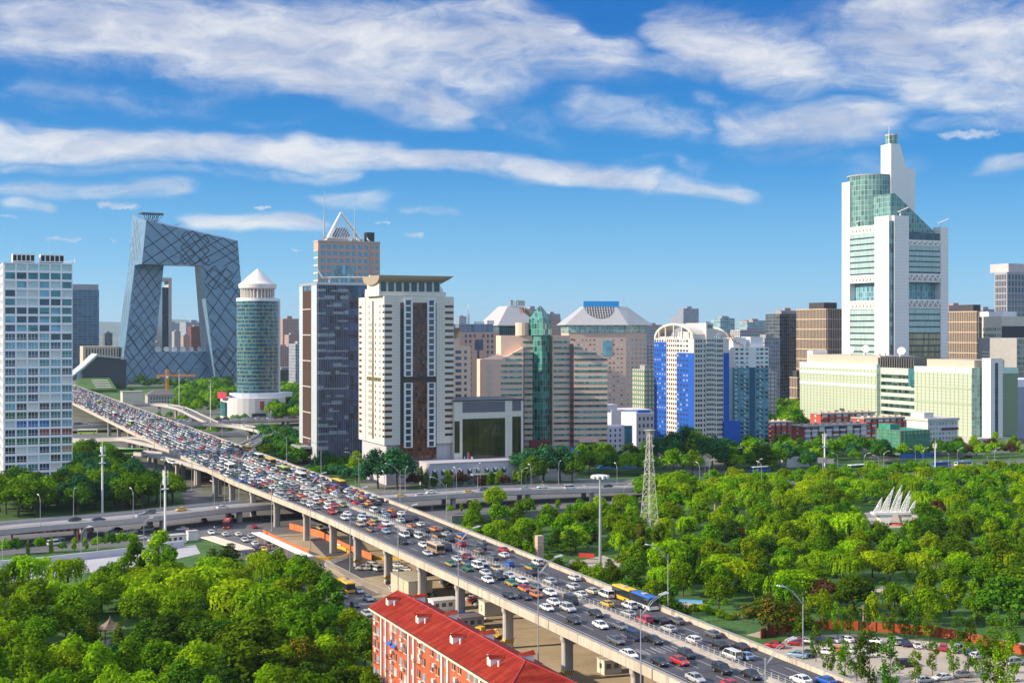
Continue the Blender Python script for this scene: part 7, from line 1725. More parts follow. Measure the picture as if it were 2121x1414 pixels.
# ------------------------------------------------------------------ labels: each tree by its look and its neighbours in the picture
zones_t = {}
for t_ in TREES: zones_t.setdefault(t_[3], []).append(t_)
for zn, lst in zones_t.items():
    for t_ in lst:
        o, k, l, _, x, y = t_; s0, q0 = proj((x, y, 0))
        best = None; b2 = None
        for m in lst:
            if m is t_: continue
            a_, c_ = proj((m[4], m[5], 0)); d_ = (a_ - s0) ** 2 + ((c_ - q0) * 2) ** 2
            if best is None or d_ < best[0]: b2 = best; best = (d_, m, a_, c_)
            elif b2 is None or d_ < b2[0]: b2 = (d_, m, a_, c_)
        if best:
            rel = ('left of' if best[2] > s0 else 'right of') if abs(best[2] - s0) > abs(best[3] - q0) * 1.5 else ('behind' if best[3] > q0 else 'in front of')
            lab = f"{LW[l]} {KW[k]} {zn}, {rel} a {LW[best[1][2]]} {KW[best[1][1]].split()[-1]}"
        else: lab = f"{LW[l]} {KW[k]} {zn}"
        w_ = lab.split()
        if len(w_) > 16: lab = f"{LW[l]} {KW[k]} {zn}"
        tag(o, lab, 'shrub' if k == 'shrub' else 'tree', ('shrubs ' if k == 'shrub' else 'trees ') + zn)
print('TREES', len(TREES))
# ================================================================== red-roofed flats in the foreground
b = Bld('red_roof_flats', 'orange-red walk-up flats with a red tin roof and white dormers in the foreground', 0, 100, W=11.2, L=70, cat='apartment block')
b.root.location = sq(84.3, 190); W, L = 11.2, 70.0; b.W, b.L = W, L
RW = mat('orange_red_render', (.50, .105, .042), .85, var=.22, vs=.5)
def _tin(t, bb):
    o = t.new('ShaderNodeTexCoord').outputs['Object']; x_, y_, z_ = t.sep(o)
    k = t.noise(t.vmath('MULTIPLY', o, (.25, .9, .2)), .8, 4, .6); st_ = t.math('LESS_THAN', t.math('PINGPONG', t.math('DIVIDE', y_, .9), .5), .06); rr_ = t.math('LESS_THAN', t.math('PINGPONG', t.math('DIVIDE', x_, 1.6), .5), .03)
    c = t.ramp(k, [(.3, (.15, .012, .005)), (.5, (.27, .022, .009)), (.72, (.37, .055, .028))])
    t.put(bb.inputs['Base Color'], t.mix(t.math('MAXIMUM', t.math('MULTIPLY', st_, .5), t.math('MULTIPLY', rr_, .5)), c, (.09, .006, .006)))
TIN = mat('red_tin', None, .75, spec=.15, fn=_tin); CREAMT = mat('cream_trim', (.72, .62, .48), .7, var=.08)
ZE, ZR = 17.0, 19.9
b.core(0, ZE - .6, RW, 'wall'); b.core(ZE - .6, ZE - .1, CREAMT, 'cornice', -.7, W + .7, -.5, L + .7); b.core(ZE - .099, ZE + .06, mat('gutter_dark', (.04, .035, .03), .7), 'gutter', -.85, W + .85, -.6, L + .8)
xm = W / 2
MB().loft([[(-.75, -.5, ZE + .07), (W + .75, -.5, ZE + .07), (W + .75, L + .7, ZE + .07), (-.75, L + .7, ZE + .07)], [(xm - .02, 6.5, ZR), (xm + .02, 6.5, ZR), (xm + .02, L + .7, ZR), (xm - .02, L + .7, ZR)]]).build('roof', TIN, b.root)
MB().tube((xm, 6.5, ZR), (xm, L + .7, ZR), .14).tube((xm, 6.5, ZR), (-.75, -.5, ZE + .1), .12).tube((xm, 6.5, ZR), (W + .75, -.5, ZE + .1), .12).build('ridge_cap', mat('ridge_red', (.42, .03, .03), .5), b.root)
zs = lambda x: ZE + .07 + (ZR - ZE - .07) * (x + .75) / (xm + .75)
for y in (65.5, 47.6, 29.6, 12.5):
    for side in (0, 1):
        X = (lambda x: x) if side == 0 else (lambda x: W - x)
        d = MB(); x0, x1 = 1.6, 4.6; zt_ = zs(x0) + 1.25
        # gabled dormer: white cheeks, white front, red little roof
        d.loft([[(X(x0), y - .75, zs(x0) - .3), (X(x0), y + .75, zs(x0) - .3), (X(x0), y + .75, zt_), (X(x0), y, zt_ + .45), (X(x0), y - .75, zt_)], [(X(x1), y - .75, zs(x1) - .6), (X(x1), y + .75, zs(x1) - .6), (X(x1), y + .75, zs(x1) - .35), (X(x1), y, zs(x1) - .3), (X(x1), y - .75, zs(x1) - .35)]])
        dm = d.build('dormer', M_WHITE, b.root)
        r_ = MB(); r_.poly([(X(x0 - .25), y - .95, zt_ + .0), (X(x0 - .25), y, zt_ + .58), (X(x1), y, zs(x1) + .1), (X(x1 - .6), y - .95, zs(x1 - .6) + .12)]); r_.poly([(X(x0 - .25), y, zt_ + .58), (X(x0 - .25), y + .95, zt_), (X(x1 - .6), y + .95, zs(x1 - .6) + .12), (X(x1), y, zs(x1) + .1)])
        inst('dormer_roof', r_.mesh('dormer_roof', TIN), dm)
        if side == 0:
            inst('shutter', MB().box(x0 - .06, x0 + .02, y - .4, y + .4, zs(x0) + .1, zt_ - .1).mesh('shutter', CREAMT), dm)
            for dy in (-2.3, 2.3): MB().cyl(2.4, y + dy, zs(2.4) - .1, zs(2.4) + .9, .17, .17, 8).build('vent_pipe', M_WHITE, b.root)
strips = (63.7, 60.8, 47.3, 44.4, 29.6, 26.7, 12.0, 9.1)
mb = b.mb('pilaster', mat('white_pilaster', (.70, .62, .60), .7, var=.08))
for y in strips: b.fb(mb, 'W', y - .35, y + .35, 0, .35, 0, ZE - .62)
fh = 2.8; b.frame = mat('window_frame_white', (.65, .63, .6), .5)
bal = b.mb('sill', CREAMT)
for f in range(6):
    z0 = f * fh
    for a, c in ((63.7, 60.8), (47.3, 44.4), (29.6, 26.7), (12, 9.1)): b.win('W', (a + c) / 2, z0 + .9, .9, 1.0, .06, [G_PALE, G_SKY], (2, 2))
    for y in (66.2, 68.6, 58.2, 55.4, 52.2, 49.6, 42, 39.2, 35, 32, 24.2, 21.4, 17.2, 14.5, 6.5, 3.5):
        b.win('W', y, z0 + 1.55, 1.35, 1.45, .06, [G_DARK, G_DARK, G_SKY, G_GOLD, G_PALE], (2, 1))
        b.fb(bal, 'W', y - .8, y + .8, 0, .18, z0 + .72, z0 + .81)
ACM = MB().box(-.45, .45, -.55, 0, -.32, .32).cyl(0, -.3, 0, 0, .2, .2, 6).mesh('air_conditioner', mat('ac_casing', (.66, .63, .58), .5))
for i in range(58):
    y = rnd.choice((67.4, 56.8, 50.9, 40.6, 33.5, 22.8, 15.8, 5.0)) + rnd.uniform(-.5, .5); f = rnd.randrange(6); inst('air_conditioner', ACM, b.root, (0, y, f * fh + rnd.choice((.35, .5, 2.35))), -math.pi / 2)
for y in (58.3, 55.4): MB().loft([[(-1.0, y - .9, 11.9), (0, y - .9, 12.4), (0, y + .9, 12.4), (-1.0, y + .9, 11.9)], [(-1.0, y - .9, 11.96), (0, y - .9, 12.46), (0, y + .9, 12.46), (-1.0, y + .9, 11.96)]]).build('blue_awning', M_BLUEP, b.root)
rk = mat('rusty_rack', (.16, .10, .07), .8)
for i in range(14):
    y = rnd.choice((66.2, 58.2, 52.2, 42, 35, 24.2, 17.2, 6.5)); f = rnd.randrange(5); z0 = f * fh + .8; m_ = MB()
    for k in range(6): m_.tube((-.9, y - .8 + k * .32, z0), (-.9, y - .8 + k * .32, z0 + .7), .03, seg=4); 
    m_.tube((-.9, y - .85, z0), (-.9, y + .85, z0), .04, seg=4).tube((-.9, y - .85, z0 + .7), (-.9, y + .85, z0 + .7), .04, seg=4).tube((0, y - .85, z0), (-.9, y - .85, z0), .04, seg=4).tube((0, y + .85, z0), (-.9, y + .85, z0), .04, seg=4)
    m_.build('window_rack', rk, b.root)
b.done()
# porches' little red roofs behind the ridge
# ================================================================== lamps and masts
LAMPG = mat('lamp_grey', (.42, .43, .45), .45, .4, var=.05); LHEAD = mat('lamp_head', (.62, .63, .64), .35)
def lamp_proto(name, h, arm, rise, z0=0.0, r=.16, double=True):
    o = empty(name, (0, 0, 0))
    MB().tube((0, 0, 0), (0, 0, h), r, r * .55, 8).build('pole', LAMPG, o); MB().cyl(0, 0, 0, .5, r * 2, r * 1.7, 8).build('base', LAMPG, o)
    for k in ((-.35, .35) if double else (0,)):
        MB().tube((0, 0, h - 1.4), (arm * .55, k, h + rise * .55), .08, .06, 5).tube((arm * .55, k, h + rise * .55), (arm, k, h + rise), .06, .05, 5).build('arm', LAMPG, o)
        MB().loft([[(arm - .2, k - .13, h + rise - .02), (arm + 1.5, k - .2, h + rise + .3), (arm + 1.5, k + .2, h + rise + .3), (arm - .2, k + .13, h + rise - .02)], [(arm - .2, k - .1, h + rise + .14), (arm + 1.4, k - .13, h + rise + .5), (arm + 1.4, k + .13, h + rise + .5), (arm - .2, k + .1, h + rise + .14)]]).build('lamp_head', LHEAD, o)
    return o
LAMPS = {}
def lamp(kind, p, rz, label, group):
    if kind not in LAMPS: LAMPS[kind] = o = {'high': lambda: lamp_proto('street_lamp', 23.2, 4.2, 2.2), 'mid': lambda: lamp_proto('street_lamp', 9.5, 1.6, .9, double=False, r=.11), 'low': lambda: lamp_proto('street_lamp', 8.5, 1.8, .6, double=False, r=.11)}[kind]()
    else: o = copy_tree(LAMPS[kind])
    o.location = p; o.rotation_euler = (0, 0, rz); tag(o, label, 'street lamp', group); return o
orderw = ['nearest', 'second nearest', 'third nearest', 'fourth nearest', 'fifth nearest', 'sixth nearest', 'seventh nearest', 'eighth nearest', 'ninth nearest', 'tenth nearest', 'eleventh nearest', 'twelfth nearest', 'thirteenth nearest', 'fourteenth nearest']
for i, q in enumerate([171, 210, 254, 300, 345, 390, 435, 480, 525, 572, 620, 670, 730, 800]):
    lamp('high', sq(S0(q) - 2.3, q, .04), A, f'tall grey street lamp along the left edge of the highway, {orderw[i]} of its row', 'tall lamps along the left edge of the highway')
for i, q in enumerate([207, 259, 407, 455, 505, 560, 620, 690, 770]):
    lamp('high', sq(S1(q) + 3, q, .04), A + math.pi, f'tall grey street lamp along the far edge of the highway, {orderw[i]} of its row', 'tall lamps along the far edge of the highway')
ii = 0
acc = 0; lastc = TONC[0]
for j in range(1, len(TONC) - 1):
    acc += (TONC[j] - TONC[j - 1]).length
    if acc > 13:
        acc = 0; p = TONC[j]
        if p.y < 330: continue
        s, q = tosq(p)
        if 112 < s < 162: continue
        side = 1 if ii % 2 else -1; n_ = TONN[j] * (8.4 * side); u_ = proj(p)[0]
        wherew = 'left of the highway' if s < 120 else 'right of the highway'
        lamp('mid', (p.x + n_.x, p.y + n_.y, p.z + .9), math.atan2(-n_.y, -n_.x), f"slim lamp on the {'near' if side > 0 else 'far'} side of the elevated river road {wherew}", f"slim lamps on the {'near' if side > 0 else 'far'} side of the river road {wherew}"); ii += 1
for i, (u, v) in enumerate([(5, 1168), (168, 1150), (202, 1148), (298, 1128), (895, 1062), (1080, 1010), (1222, 1052), (1292, 1048), (988, 1085), (1430, 985), (1500, 975), (1525, 962), (1605, 972), (1640, 960), (1735, 975), (1790, 975), (1820, 980), (1830, 970), (1896, 965), (1912, 962), (1965, 970), (1983, 962), (2045, 950), (2060, 962), (560, 960), (590, 975), (652, 985), (736, 1005), (870, 1010), (940, 1012), (995, 1010)]):
    p = at(u, v); sd = ['left', 'right'][i % 2]
    zone = 'by the canal verge' if u < 320 and v > 1100 else 'below the elevated river road' if v > 1040 else 'along the flat river road' if u > 1400 else 'in front of the hotel and dark tower'
    lamp('low', (p.x, p.y, .05), 0 if i % 2 else math.pi, f'slim grey street lamp {zone}, arm pointing {sd}', 'slim street lamps ' + zone + ' arm ' + sd)
# ring-headed high mast
p = at(1243, 1203); o = empty('high_mast_lamp', (p.x, p.y, 0), 0, 'very tall mast with a ring of floodlights, right of the highway before the lattice pylon', 'lamp mast')
zt = hz(985, p.y); MB().tube((0, 0, 0), (0, 0, zt), .5, .28, 12).build('pole', M_STEEL, o)
MB().lathe(0, 0, [(.4, zt - .6), (2.2, zt - .2), (2.2, zt + .2), (.4, zt + .4)], 20).build('ring', M_WHITE, o)
for i in range(10):
    a = 2 * math.pi * i / 10; MB().lathe(2.35 * math.cos(a), 2.35 * math.sin(a), [(.15, zt - .9), (.5, zt - .7), (.42, zt + .1), (.1, zt + .2)], 10).build('floodlight', LHEAD, o)
# lattice pylon
p = at(1345, 1128); o = empty('lattice_pylon', (p.x, p.y, 0), A + .35, 'cream steel lattice pylon standing among the trees of the right park', 'pylon')
PYM = mat('pylon_cream', (.52, .50, .44), .6); zt = hz(896, p.y); mb = MB()
def pw(z): f = z / zt; return 2.1 * (1 - f) ** 1.15 + .55
lv = [zt * (1 - (1 - k / 15) ** 1.12) for k in range(16)]
cn = lambda z: [Vector((sx * pw(z), sy * pw(z), z)) for sx, sy in ((-1, -1), (1, -1), (1, 1), (-1, 1))]
for k in range(15):
    a_, c_ = cn(lv[k]), cn(lv[k + 1])
    for i in range(4):
        mb.tube(a_[i], c_[i], .10, seg=4); mb.tube(a_[i], c_[(i + 1) % 4], .05, seg=4); mb.tube(a_[(i + 1) % 4], c_[i], .05, seg=4); mb.tube(c_[i], c_[(i + 1) % 4], .06, seg=4)
mb.build('lattice', PYM, o)
for z in (zt * .62, zt * .75, zt * .88):
    m_ = MB()
    for s_ in (-1, 1): m_.tube((s_ * pw(z), 0, z + .8), (s_ * (pw(z) + 2.1), 0, z), .14, seg=4).tube((s_ * pw(z), 0, z - .6), (s_ * (pw(z) + 2.1), 0, z), .12, seg=4).tube((0, s_ * pw(z), z + .8), (0, s_ * (pw(z) + 1.2), z), .12, seg=4)
    m_.build('cross_arm', PYM, o)
MB().loft([cn(zt), [Vector((x * 1.7, y * 1.7, zt + 1)) for x, y in ((-1, -1), (1, -1), (1, 1), (-1, 1))]]).build('platform', PYM, o)
def cellmast(u, vb, vt, lab, ants, r=.42):
    p = at(u, vb); z_ = hz(vt, p.y); o = empty('antenna_mast', (p.x, p.y, 0), 0, lab, 'antenna mast'); MB().tube((0, 0, 0), (0, 0, z_ * .86), r, r * .8, 10).tube((0, 0, z_ * .86), (0, 0, z_), .15, .08, 6).build('pole', M_WHITE, o)
    for zz_, kind in ants:
        if kind == 'p': MB().cyl(0, 0, z_ * zz_ - .15, z_ * zz_ + .15, 1.4, 1.4, 12).build('platform', M_STEEL, o)
        else:
            for i in range(3): a = i * 2.09 + .4; MB().box(-.22, .22, -.12, .12, -1.2, 1.2).build('antenna_panel', M_WHITE, o, (.95 * math.cos(a), .95 * math.sin(a), z_ * zz_), a + math.pi / 2)
cellmast(212, 1062, 905, 'tall white antenna mast rising from the bright trees, left of the highway', [(.66, 'p'), (.76, 'p'), (.84, 'a')])
cellmast(342, 1122, 965, 'grey antenna mast beside the white kiosk, at the canal path', [(.70, 'p'), (.80, 'a'), (.90, 'a')])
cellmast(1708, 972, 893, 'white antenna mast in front of the red flats', [(.6, 'p'), (.75, 'a'), (.88, 'a')])
cellmast(1937, 985, 912, 'slim white antenna mast by the flat river road, right of the scaffold', [(.85, 'a')], .3)
cellmast(436, 900, 785, 'tall thin mast with floodlights in the interchange, left of the round tower', [(.97, 'p'), (.86, 'p')], .3)
cellmast(371, 860, 765, 'thin mast at the foot of the leaning loop', [(.98, 'p')], .3)
for i, (u, vb, vt, lab) in enumerate([(1828, 1262, 1215, 'wooden pole with a bracket top among the park trees'), (1788, 1305, 1255, 'bare wooden pole beside the rust-flecked tree')]):
    p = at(u, vb); o = empty('utility_pole', (p.x, p.y, 0), 0, lab, 'pole'); z_ = hz(vt, p.y); MB().tube((0, 0, 0), (0, 0, z_), .16, .12, 6).build('pole', mat('pole_wood', (.42, .36, .28), .8), o); MB().tube((-.9, 0, z_ - .4), (.9, 0, z_ - .4), .08).tube((0, -.9, z_ - .6), (0, .9, z_ - .6), .08).tube((-.9, 0, z_ - .4), (0, 0, z_ + .3), .05).tube((.9, 0, z_ - .4), (0, 0, z_ + .3), .05).build('bracket', MATS['pole_wood'], o)
# ================================================================== smaller things
# stone pillar
p = at(1117, 1172); o = empty('stone_pillar', (p.x, p.y, 0), A, 'square pillar of rough pink stone blocks just beyond the far parapet', 'pillar'); zt = hz(1108, p.y)
mb = MB()
for k in range(9): j = .04 * (k % 2); mb.box(-1.05 - j, 1.05 + j, -1.0 - j, 1.0 + j, zt * k / 9, zt * (k + 1) / 9 - .05)
mb.build('blocks', mat('rough_stone', (.56, .40, .32), .95, var=.35, vs=2.2), o); MB().box(-.9, .9, -.85, .85, 0, zt - .1).build('core', MATS['rough_stone'], o); MB().box(-1.3, 1.3, -1.25, 1.25, 0, .5).build('plinth', M_CONC, o)
# white flame sculpture
p = at(1854, 1086); o = empty('flame_sculpture', (p.x, p.y, 0), .1, 'white openwork sculpture of rising flames on a paved plaza in the right park', 'sculpture')
sk = px(1060.5 + 1, p.y); sc_ = p.y / F
WS = mat('sculpture_white', (.80, .79, .76), .5, var=.02)
MB().loft([[(-6, -2, 0), (-3.5, -2, 0), (-3.5, 2, 0), (-6, 2, 0)], [(-7, -1.5, 4), (-1.5, -1.5, 4), (-1.5, 1.5, 4), (-7, 1.5, 4)]]).build('leg', WS, o); MB().loft([[(3.0, -2, 0), (5.0, -2, 0), (5.0, 2, 0), (3.0, 2, 0)], [(1.5, -1.5, 4), (6.0, -1.5, 4), (6.0, 1.5, 4), (1.5, 1.5, 4)]]).build('leg', WS, o)
MB().box(-9, 7.5, -2, 2, 4, 4.9).build('platform', WS, o)
for i, (xb, h_, ln) in enumerate([(-8.0, 3.2, 1.5), (-6.6, 5.5, 1.9), (-5.0, 7.0, 2.4), (-3.3, 9.5, 3.4), (-1.2, 10.5, 3.6), (.9, 7.5, 2.6), (2.6, 8.2, 3.0), (4.4, 6.4, 2.4), (6.0, 4.6, 1.8)]):
    m_ = MB()
    for k in range(7):
        f0, f1 = k / 7, (k + 1) / 7; w0, w1 = 1.0 * (1 - f0 ** 1.4), 1.0 * (1 - f1 ** 1.4)
        a_ = Vector((xb + ln * f0 ** 1.3 - w0, -1 + i % 2 * 2, 4.9 + h_ * f0)); b_ = Vector((xb + ln * f1 ** 1.3 - w1, -1 + i % 2 * 2, 4.9 + h_ * f1)); c_ = Vector((xb + ln * f0 ** 1.3 + w0, -1 + i % 2 * 2, 4.9 + h_ * f0)); d_ = Vector((xb + ln * f1 ** 1.3 + w1, -1 + i % 2 * 2, 4.9 + h_ * f1))
        for (s_, e_) in ((a_, b_), (c_, d_), (a_, d_), (c_, b_), (a_, c_)): m_.tube(s_, e_, .14, seg=5)
    m_.build('flame', WS, o)
MB().cyl(0, 0, .06, .5, 2.6, 2.4, 24).build('flower_bed', mat('red_flowers', (.55, .10, .02), .8, var=.3, vs=3), o)
# small pavilion in the left park
p = at(228, 1330); o = empty('park_pavilion', (p.x, p.y, 0), A + .2, 'small pavilion with an upturned grey tiled roof among the trees of the left park', 'pavilion')
o.scale = (.72,) * 3
TILE = mat('grey_tile', (.20, .14, .10), .8, var=.2, vs=3); mb = MB(); rr = []
for f, zz_ in ((1, 4.7), (.72, 5.2), (.4, 6.2), (.12, 7.5), (.05, 8.1)):
    ring_ = []
    for i in range(4):
        a = math.pi / 4 + i * math.pi / 2; c_ = Vector((math.cos(a), math.sin(a), 0)) * 5.4 * f; ring_.append(Vector((c_.x, c_.y, zz_ + (.7 if f == 1 else .1 if f == .72 else 0))))
        a2 = a + math.pi / 4; m_ = Vector((math.cos(a2), math.sin(a2), 0)) * 3.55 * f; ring_.append(Vector((m_.x, m_.y, zz_)))
    rr.append(ring_)
mb.loft(rr); mb.build('roof', TILE, o); MB().cyl(0, 0, 8.0, 8.9, .22, .08, 8).build('finial', TILE, o)
for sx in (-2.4, 2.4):
    for sy in (-2.4, 2.4): MB().cyl(sx, sy, .3, 4.9, .2, .2, 8).build('column', mat('red_column', (.35, .06, .03), .6), o)
MB().box(-3.2, 3.2, -3.2, 3.2, 0, .35).build('platform', M_CONC, o)
# red fence behind the car park
fp = smooth([at(u, v) for u, v in [(1575, 1322), (1620, 1310), (1680, 1304), (1760, 1304), (1850, 1310), (1930, 1316), (2010, 1330), (2080, 1347), (2160, 1366), (2300, 1405)]], 5); o0 = fp[0].copy(); fr = empty('red_fence', o0, 0, 'rust-red corrugated fence curving behind the row of parked cars', 'fence'); fn_ = normals(fp)
strip(MB(), [q - o0 for q in fp], fn_, -.05, .05, 0, 2.3).build('panel', mat('rust_red_sheet', (.40, .075, .02), .7, var=.3, vs=.8), fr)
for k in range(0, len(fp), 2): q = fp[k] - o0; MB().box(-.1, .1, -.1, .1, 0, 2.5).build('post', mat('rust_post', (.25, .06, .03), .7), fr, q + fn_[k] * .16)
# white railing fences by the street
def rail(name, label, path, m, h=1.3, gap=1.0, pick_=.035, cat='fence', top=.05):
    c = [Vector(q) for q in path]; o0 = c[0].copy(); o = empty(name, o0, 0, label, cat); mb = MB(); pm_ = MB()
    for a_, b_ in zip(c, c[1:]):
        a2, b2 = a_ - o0, b_ - o0; L_ = (b2 - a2).length; n_ = max(1, int(L_ / gap))
        for z in (.2, h): mb.tube(a2 + Vector((0, 0, z)), b2 + Vector((0, 0, z)), top, seg=4)
        for k in range(n_): q = a2.lerp(b2, k / n_); pm_.box(q.x - pick_, q.x + pick_, q.y - pick_, q.y + pick_, q.z, q.z + h + .1)
    mb.build('rails', m, o); tag(pm_.build('pickets', m, o), kind='stuff'); return o
rail('white_railing', 'white picket railing between the street and the yard under the highway', [at(672, 1178), at(676, 1172), at(720, 1156), at(764, 1148)], M_WHITE, 1.5, .55)
rail('white_railing', 'long pale railing down the street side of the yard', [at(676, 1173), at(720, 1196), at(760, 1218), at(818, 1243), at(860, 1262)], mat('pale_railing', (.60, .53, .44), .7), 2.0, .5, .05)
rail('white_railing', 'white railing on the kerb beside the dark park trees', [at(690, 1258), at(720, 1275), at(748, 1290)], M_WHITE, 1.3, .5)
rail('wire_fence', 'grey wire fence along the yard under the far piers', [at(1060, 1265), at(1100, 1290), at(1170, 1325), at(1240, 1352)], M_CONC_D, 2.2, 1.0, .05)
rail('park_railing', 'dark railing round the lawn behind the painted banner', [at(1445, 1290), at(1520, 1282), at(1600, 1300), at(1650, 1306)], M_DARKM, 1.2, 1.5)
# painted banner, yard huts, kiosks, walls
p = at(1412, 1262); o = empty('painted_banner', (p.x, p.y, 0), R(-14), 'long banner painted with pink blossom and blue sky on the lawn by the articulated bus', 'banner')
def _ban(t, bb):
    ob = t.new('ShaderNodeTexCoord').outputs['Object']; x_, y_, z_ = t.sep(ob); k = t.noise(ob, .9, 4, .6); c = t.ramp(t.math('ADD', t.math('MULTIPLY', t.math('SUBTRACT', z_, .6), .38), t.math('MULTIPLY', k, .35)), [(.2, (.55, .30, .36)), (.5, (.70, .50, .55)), (.75, (.20, .50, .75)), (1, (.08, .35, .75))]); t.put(bb.inputs['Base Color'], c)
MB().box(-5.5, 5.5, -.06, .06, .5, 2.8).build('panel', mat('banner_print', None, .6, fn=_ban), o)
mb = MB()
for x in (-5.4, -2.7, 0, 2.7, 5.4): mb.box(x - .06, x + .06, .065, .2, 0, 2.7)
tag(mb.build('posts', M_STEEL, o), kind='stuff')
HUT = mat('hut_white', (.62, .58, .48), .7, var=.06); HUTR = mat('hut_roof', (.55, .50, .42), .8)
def hut(label, u, v, rz, w_, d_, h_, wm=HUT, rm=HUTR, win=True, name='site_hut', cat='hut', dark=True):
    p = at(u, v); o = empty(name, (p.x, p.y, .035), rz, label, cat)
    MB().box(-w_ / 2, w_ / 2, -d_ / 2, d_ / 2, 0, h_).build('wall', wm, o); MB().box(-w_ / 2 - .2, w_ / 2 + .2, -d_ / 2 - .2, d_ / 2 + .2, h_, h_ + .16).build('roof', rm, o)
    if win:
        for k in range(max(1, int(w_ / 2))): MB().box(-w_ / 2 + .5 + k * 1.9, -w_ / 2 + 1.6 + k * 1.9, -d_ / 2 - .04, -d_ / 2 + .02, h_ * .42, h_ * .78).build('window', G_DARK, o)
        MB().box(-w_ / 2 - .04, -w_ / 2 + .02, -.5, .5, h_ * .4, h_ * .75).build('window', G_DARK, o)
    return o
hut('cream guard hut with dark windows at the foot of the highway pier', 1262, 1392, A, 4.2, 3.4, 3.0)
o2 = hut('white hut marked 2 behind the red roof, next to a highway pier', 1016, 1272, A, 5.0, 4, 3.6, win=False)
fc = bpy.data.curves.new('numeral', 'FONT'); fc.body = '2'; fc.size = 2.0; fc.extrude = .02; fo = bpy.data.objects.new('tmp', fc); COL.objects.link(fo)
dg = bpy.context.evaluated_depsgraph_get(); nm_ = bpy.data.meshes.new_from_object(fo.evaluated_get(dg)); bpy.data.objects.remove(fo); nm_.materials.clear(); nm_.materials.append(M_DARKM)
n2 = inst('numeral', nm_, o2, (-2.53, .6, 1.2)); n2.rotation_euler = (R(90), 0, R(-90))
hut('low white flat-roofed hut behind the red roof ridge', 918, 1262, A, 7, 4, 2.8, M_WHITE, M_WHITE)
hut('grey shed with a dark roof beside the blue tarpaulin in the yard', 972, 1300, A, 6, 4.5, 3.0, M_CONC_D, MATS['slate_roof'])
hut('long beige walled enclosure round the third pier in the yard', 852, 1232, A, 7, 15, 5.2, mat('beige_wall', (.52, .46, .34), .8), mat('beige_top', (.42, .38, .28), .8), False, 'enclosure', 'enclosure')
hut('white kiosk beside the grey antenna mast', 362, 1124, R(35), 7, 4, 2.8, M_WHITE, M_CONC, True, 'kiosk', 'kiosk')
hut('small white kiosk with a blue stall, right of the larger kiosk', 398, 1118, R(35), 3.4, 3, 3.2, M_WHITE, M_CONC, False, 'kiosk', 'kiosk')
hut('white site cabin on the verge before the trees, left of the scaffold', 1647, 966, R(20), 14, 6, 5, WW, WW, False, 'site_cabin', 'cabin')
p = at(945, 1290); MBt = MB().loft([[(-5, -2, 0), (5, -2, 0), (5, 2, 0), (-5, 2, 0)], [(-5, -2, 2.0), (5, -2, 2.0), (5, 2, 2.0), (-5, 2, 2.0)], [(-5, -.2, 2.5), (5, -.2, 2.5), (5, .2, 2.5), (-5, .2, 2.5)]]).mesh('tarpaulin_stall', mat('blue_tarpaulin', (.02, .10, .42), .6, var=.2, vs=1)); tag(inst('tarpaulin_stall', MBt, None, (p.x, p.y, .04), A), 'low stall under a blue tarpaulin in the yard behind the red roof', 'stall')
for k in range(4):    # porch roofs on the far side of the red-roofed flats
    q = 250 - k * 19; r_ = empty('porch', sq(97.4, q, 0), A, f'small white porch with red roof behind the red-roofed flats, {orderw[3 - k] if k < 3 else "nearest"} of four', 'porch', 'porches behind the red-roofed flats')
    MB().box(-1.4, 1.6, -2, 2, 0, 15.4).build('wall', M_WHITE, r_); MB().loft([[(-1.4, -2.4, 15.42), (2.0, -2.4, 15.42), (2.0, 2.4, 15.42), (-1.4, 2.4, 15.42)], [(-1.4, -2.2, 17.0), (-1.3, -2.2, 17.0), (-1.3, 2.2, 17.0), (-1.4, 2.2, 17.0)]]).build('roof', TIN, r_)
# walls and barriers along the canal and underpass
def wall(name, label, path, h, t_, m, cat='wall', z=0.0):
    c = [Vector(q) for q in path]; o0 = c[0].copy(); o0.z = 0; me = MB(); strip(me, [q - o0 for q in c], normals(c), -t_ / 2, t_ / 2, z, z + h); return tag(inst(name, me.mesh(name, m), None, o0), label, cat)
wall('canal_wall', 'long pale concrete wall beside the canal path, left edge', smooth([at(-60, 1180), at(80, 1168), at(200, 1155), at(300, 1143), at(380, 1132)], 5), 2.2, .6, mat('pale_wall', (.58, .56, .60), .8, var=.08))
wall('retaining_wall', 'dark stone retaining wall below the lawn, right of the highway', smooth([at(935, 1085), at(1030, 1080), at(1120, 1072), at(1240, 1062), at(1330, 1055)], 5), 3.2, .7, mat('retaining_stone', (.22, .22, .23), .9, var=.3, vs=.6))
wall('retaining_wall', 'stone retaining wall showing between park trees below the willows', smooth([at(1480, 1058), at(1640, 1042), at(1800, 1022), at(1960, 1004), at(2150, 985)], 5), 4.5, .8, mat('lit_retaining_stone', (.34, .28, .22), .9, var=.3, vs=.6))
wall('underpass_barrier', 'orange panel barrier along the upper side of the underpass road', [at(600, 1095), at(660, 1110), at(720, 1140), at(770, 1160)], 2.2, .25, M_ORANGE, 'barrier')
wall('underpass_barrier', 'yellow striped kerb barrier between the piers and the underpass road', [at(640, 1100), at(700, 1128), at(770, 1158), at(830, 1160)], 1.0, .4, M_YELLOW, 'barrier')
wall('underpass_barrier', 'orange low wall behind the bus shelter at the junction', [at(545, 1108), at(600, 1135), at(640, 1150)], 2.0, .25, M_ORANGE, 'barrier')
wall('underpass_barrier', 'yellow kerb curving round the end of the underpass ramp', smooth([at(655, 1160), at(700, 1158), at(722, 1150), at(715, 1140), at(690, 1132)], 5), 1.0, .5, M_YELLOW, 'barrier')
p0, p1 = at(530, 1120), at(640, 1172); o = empty('bus_shelter', p0, 0, 'long white bus shelter roof on posts beside the junction queue', 'bus shelter')
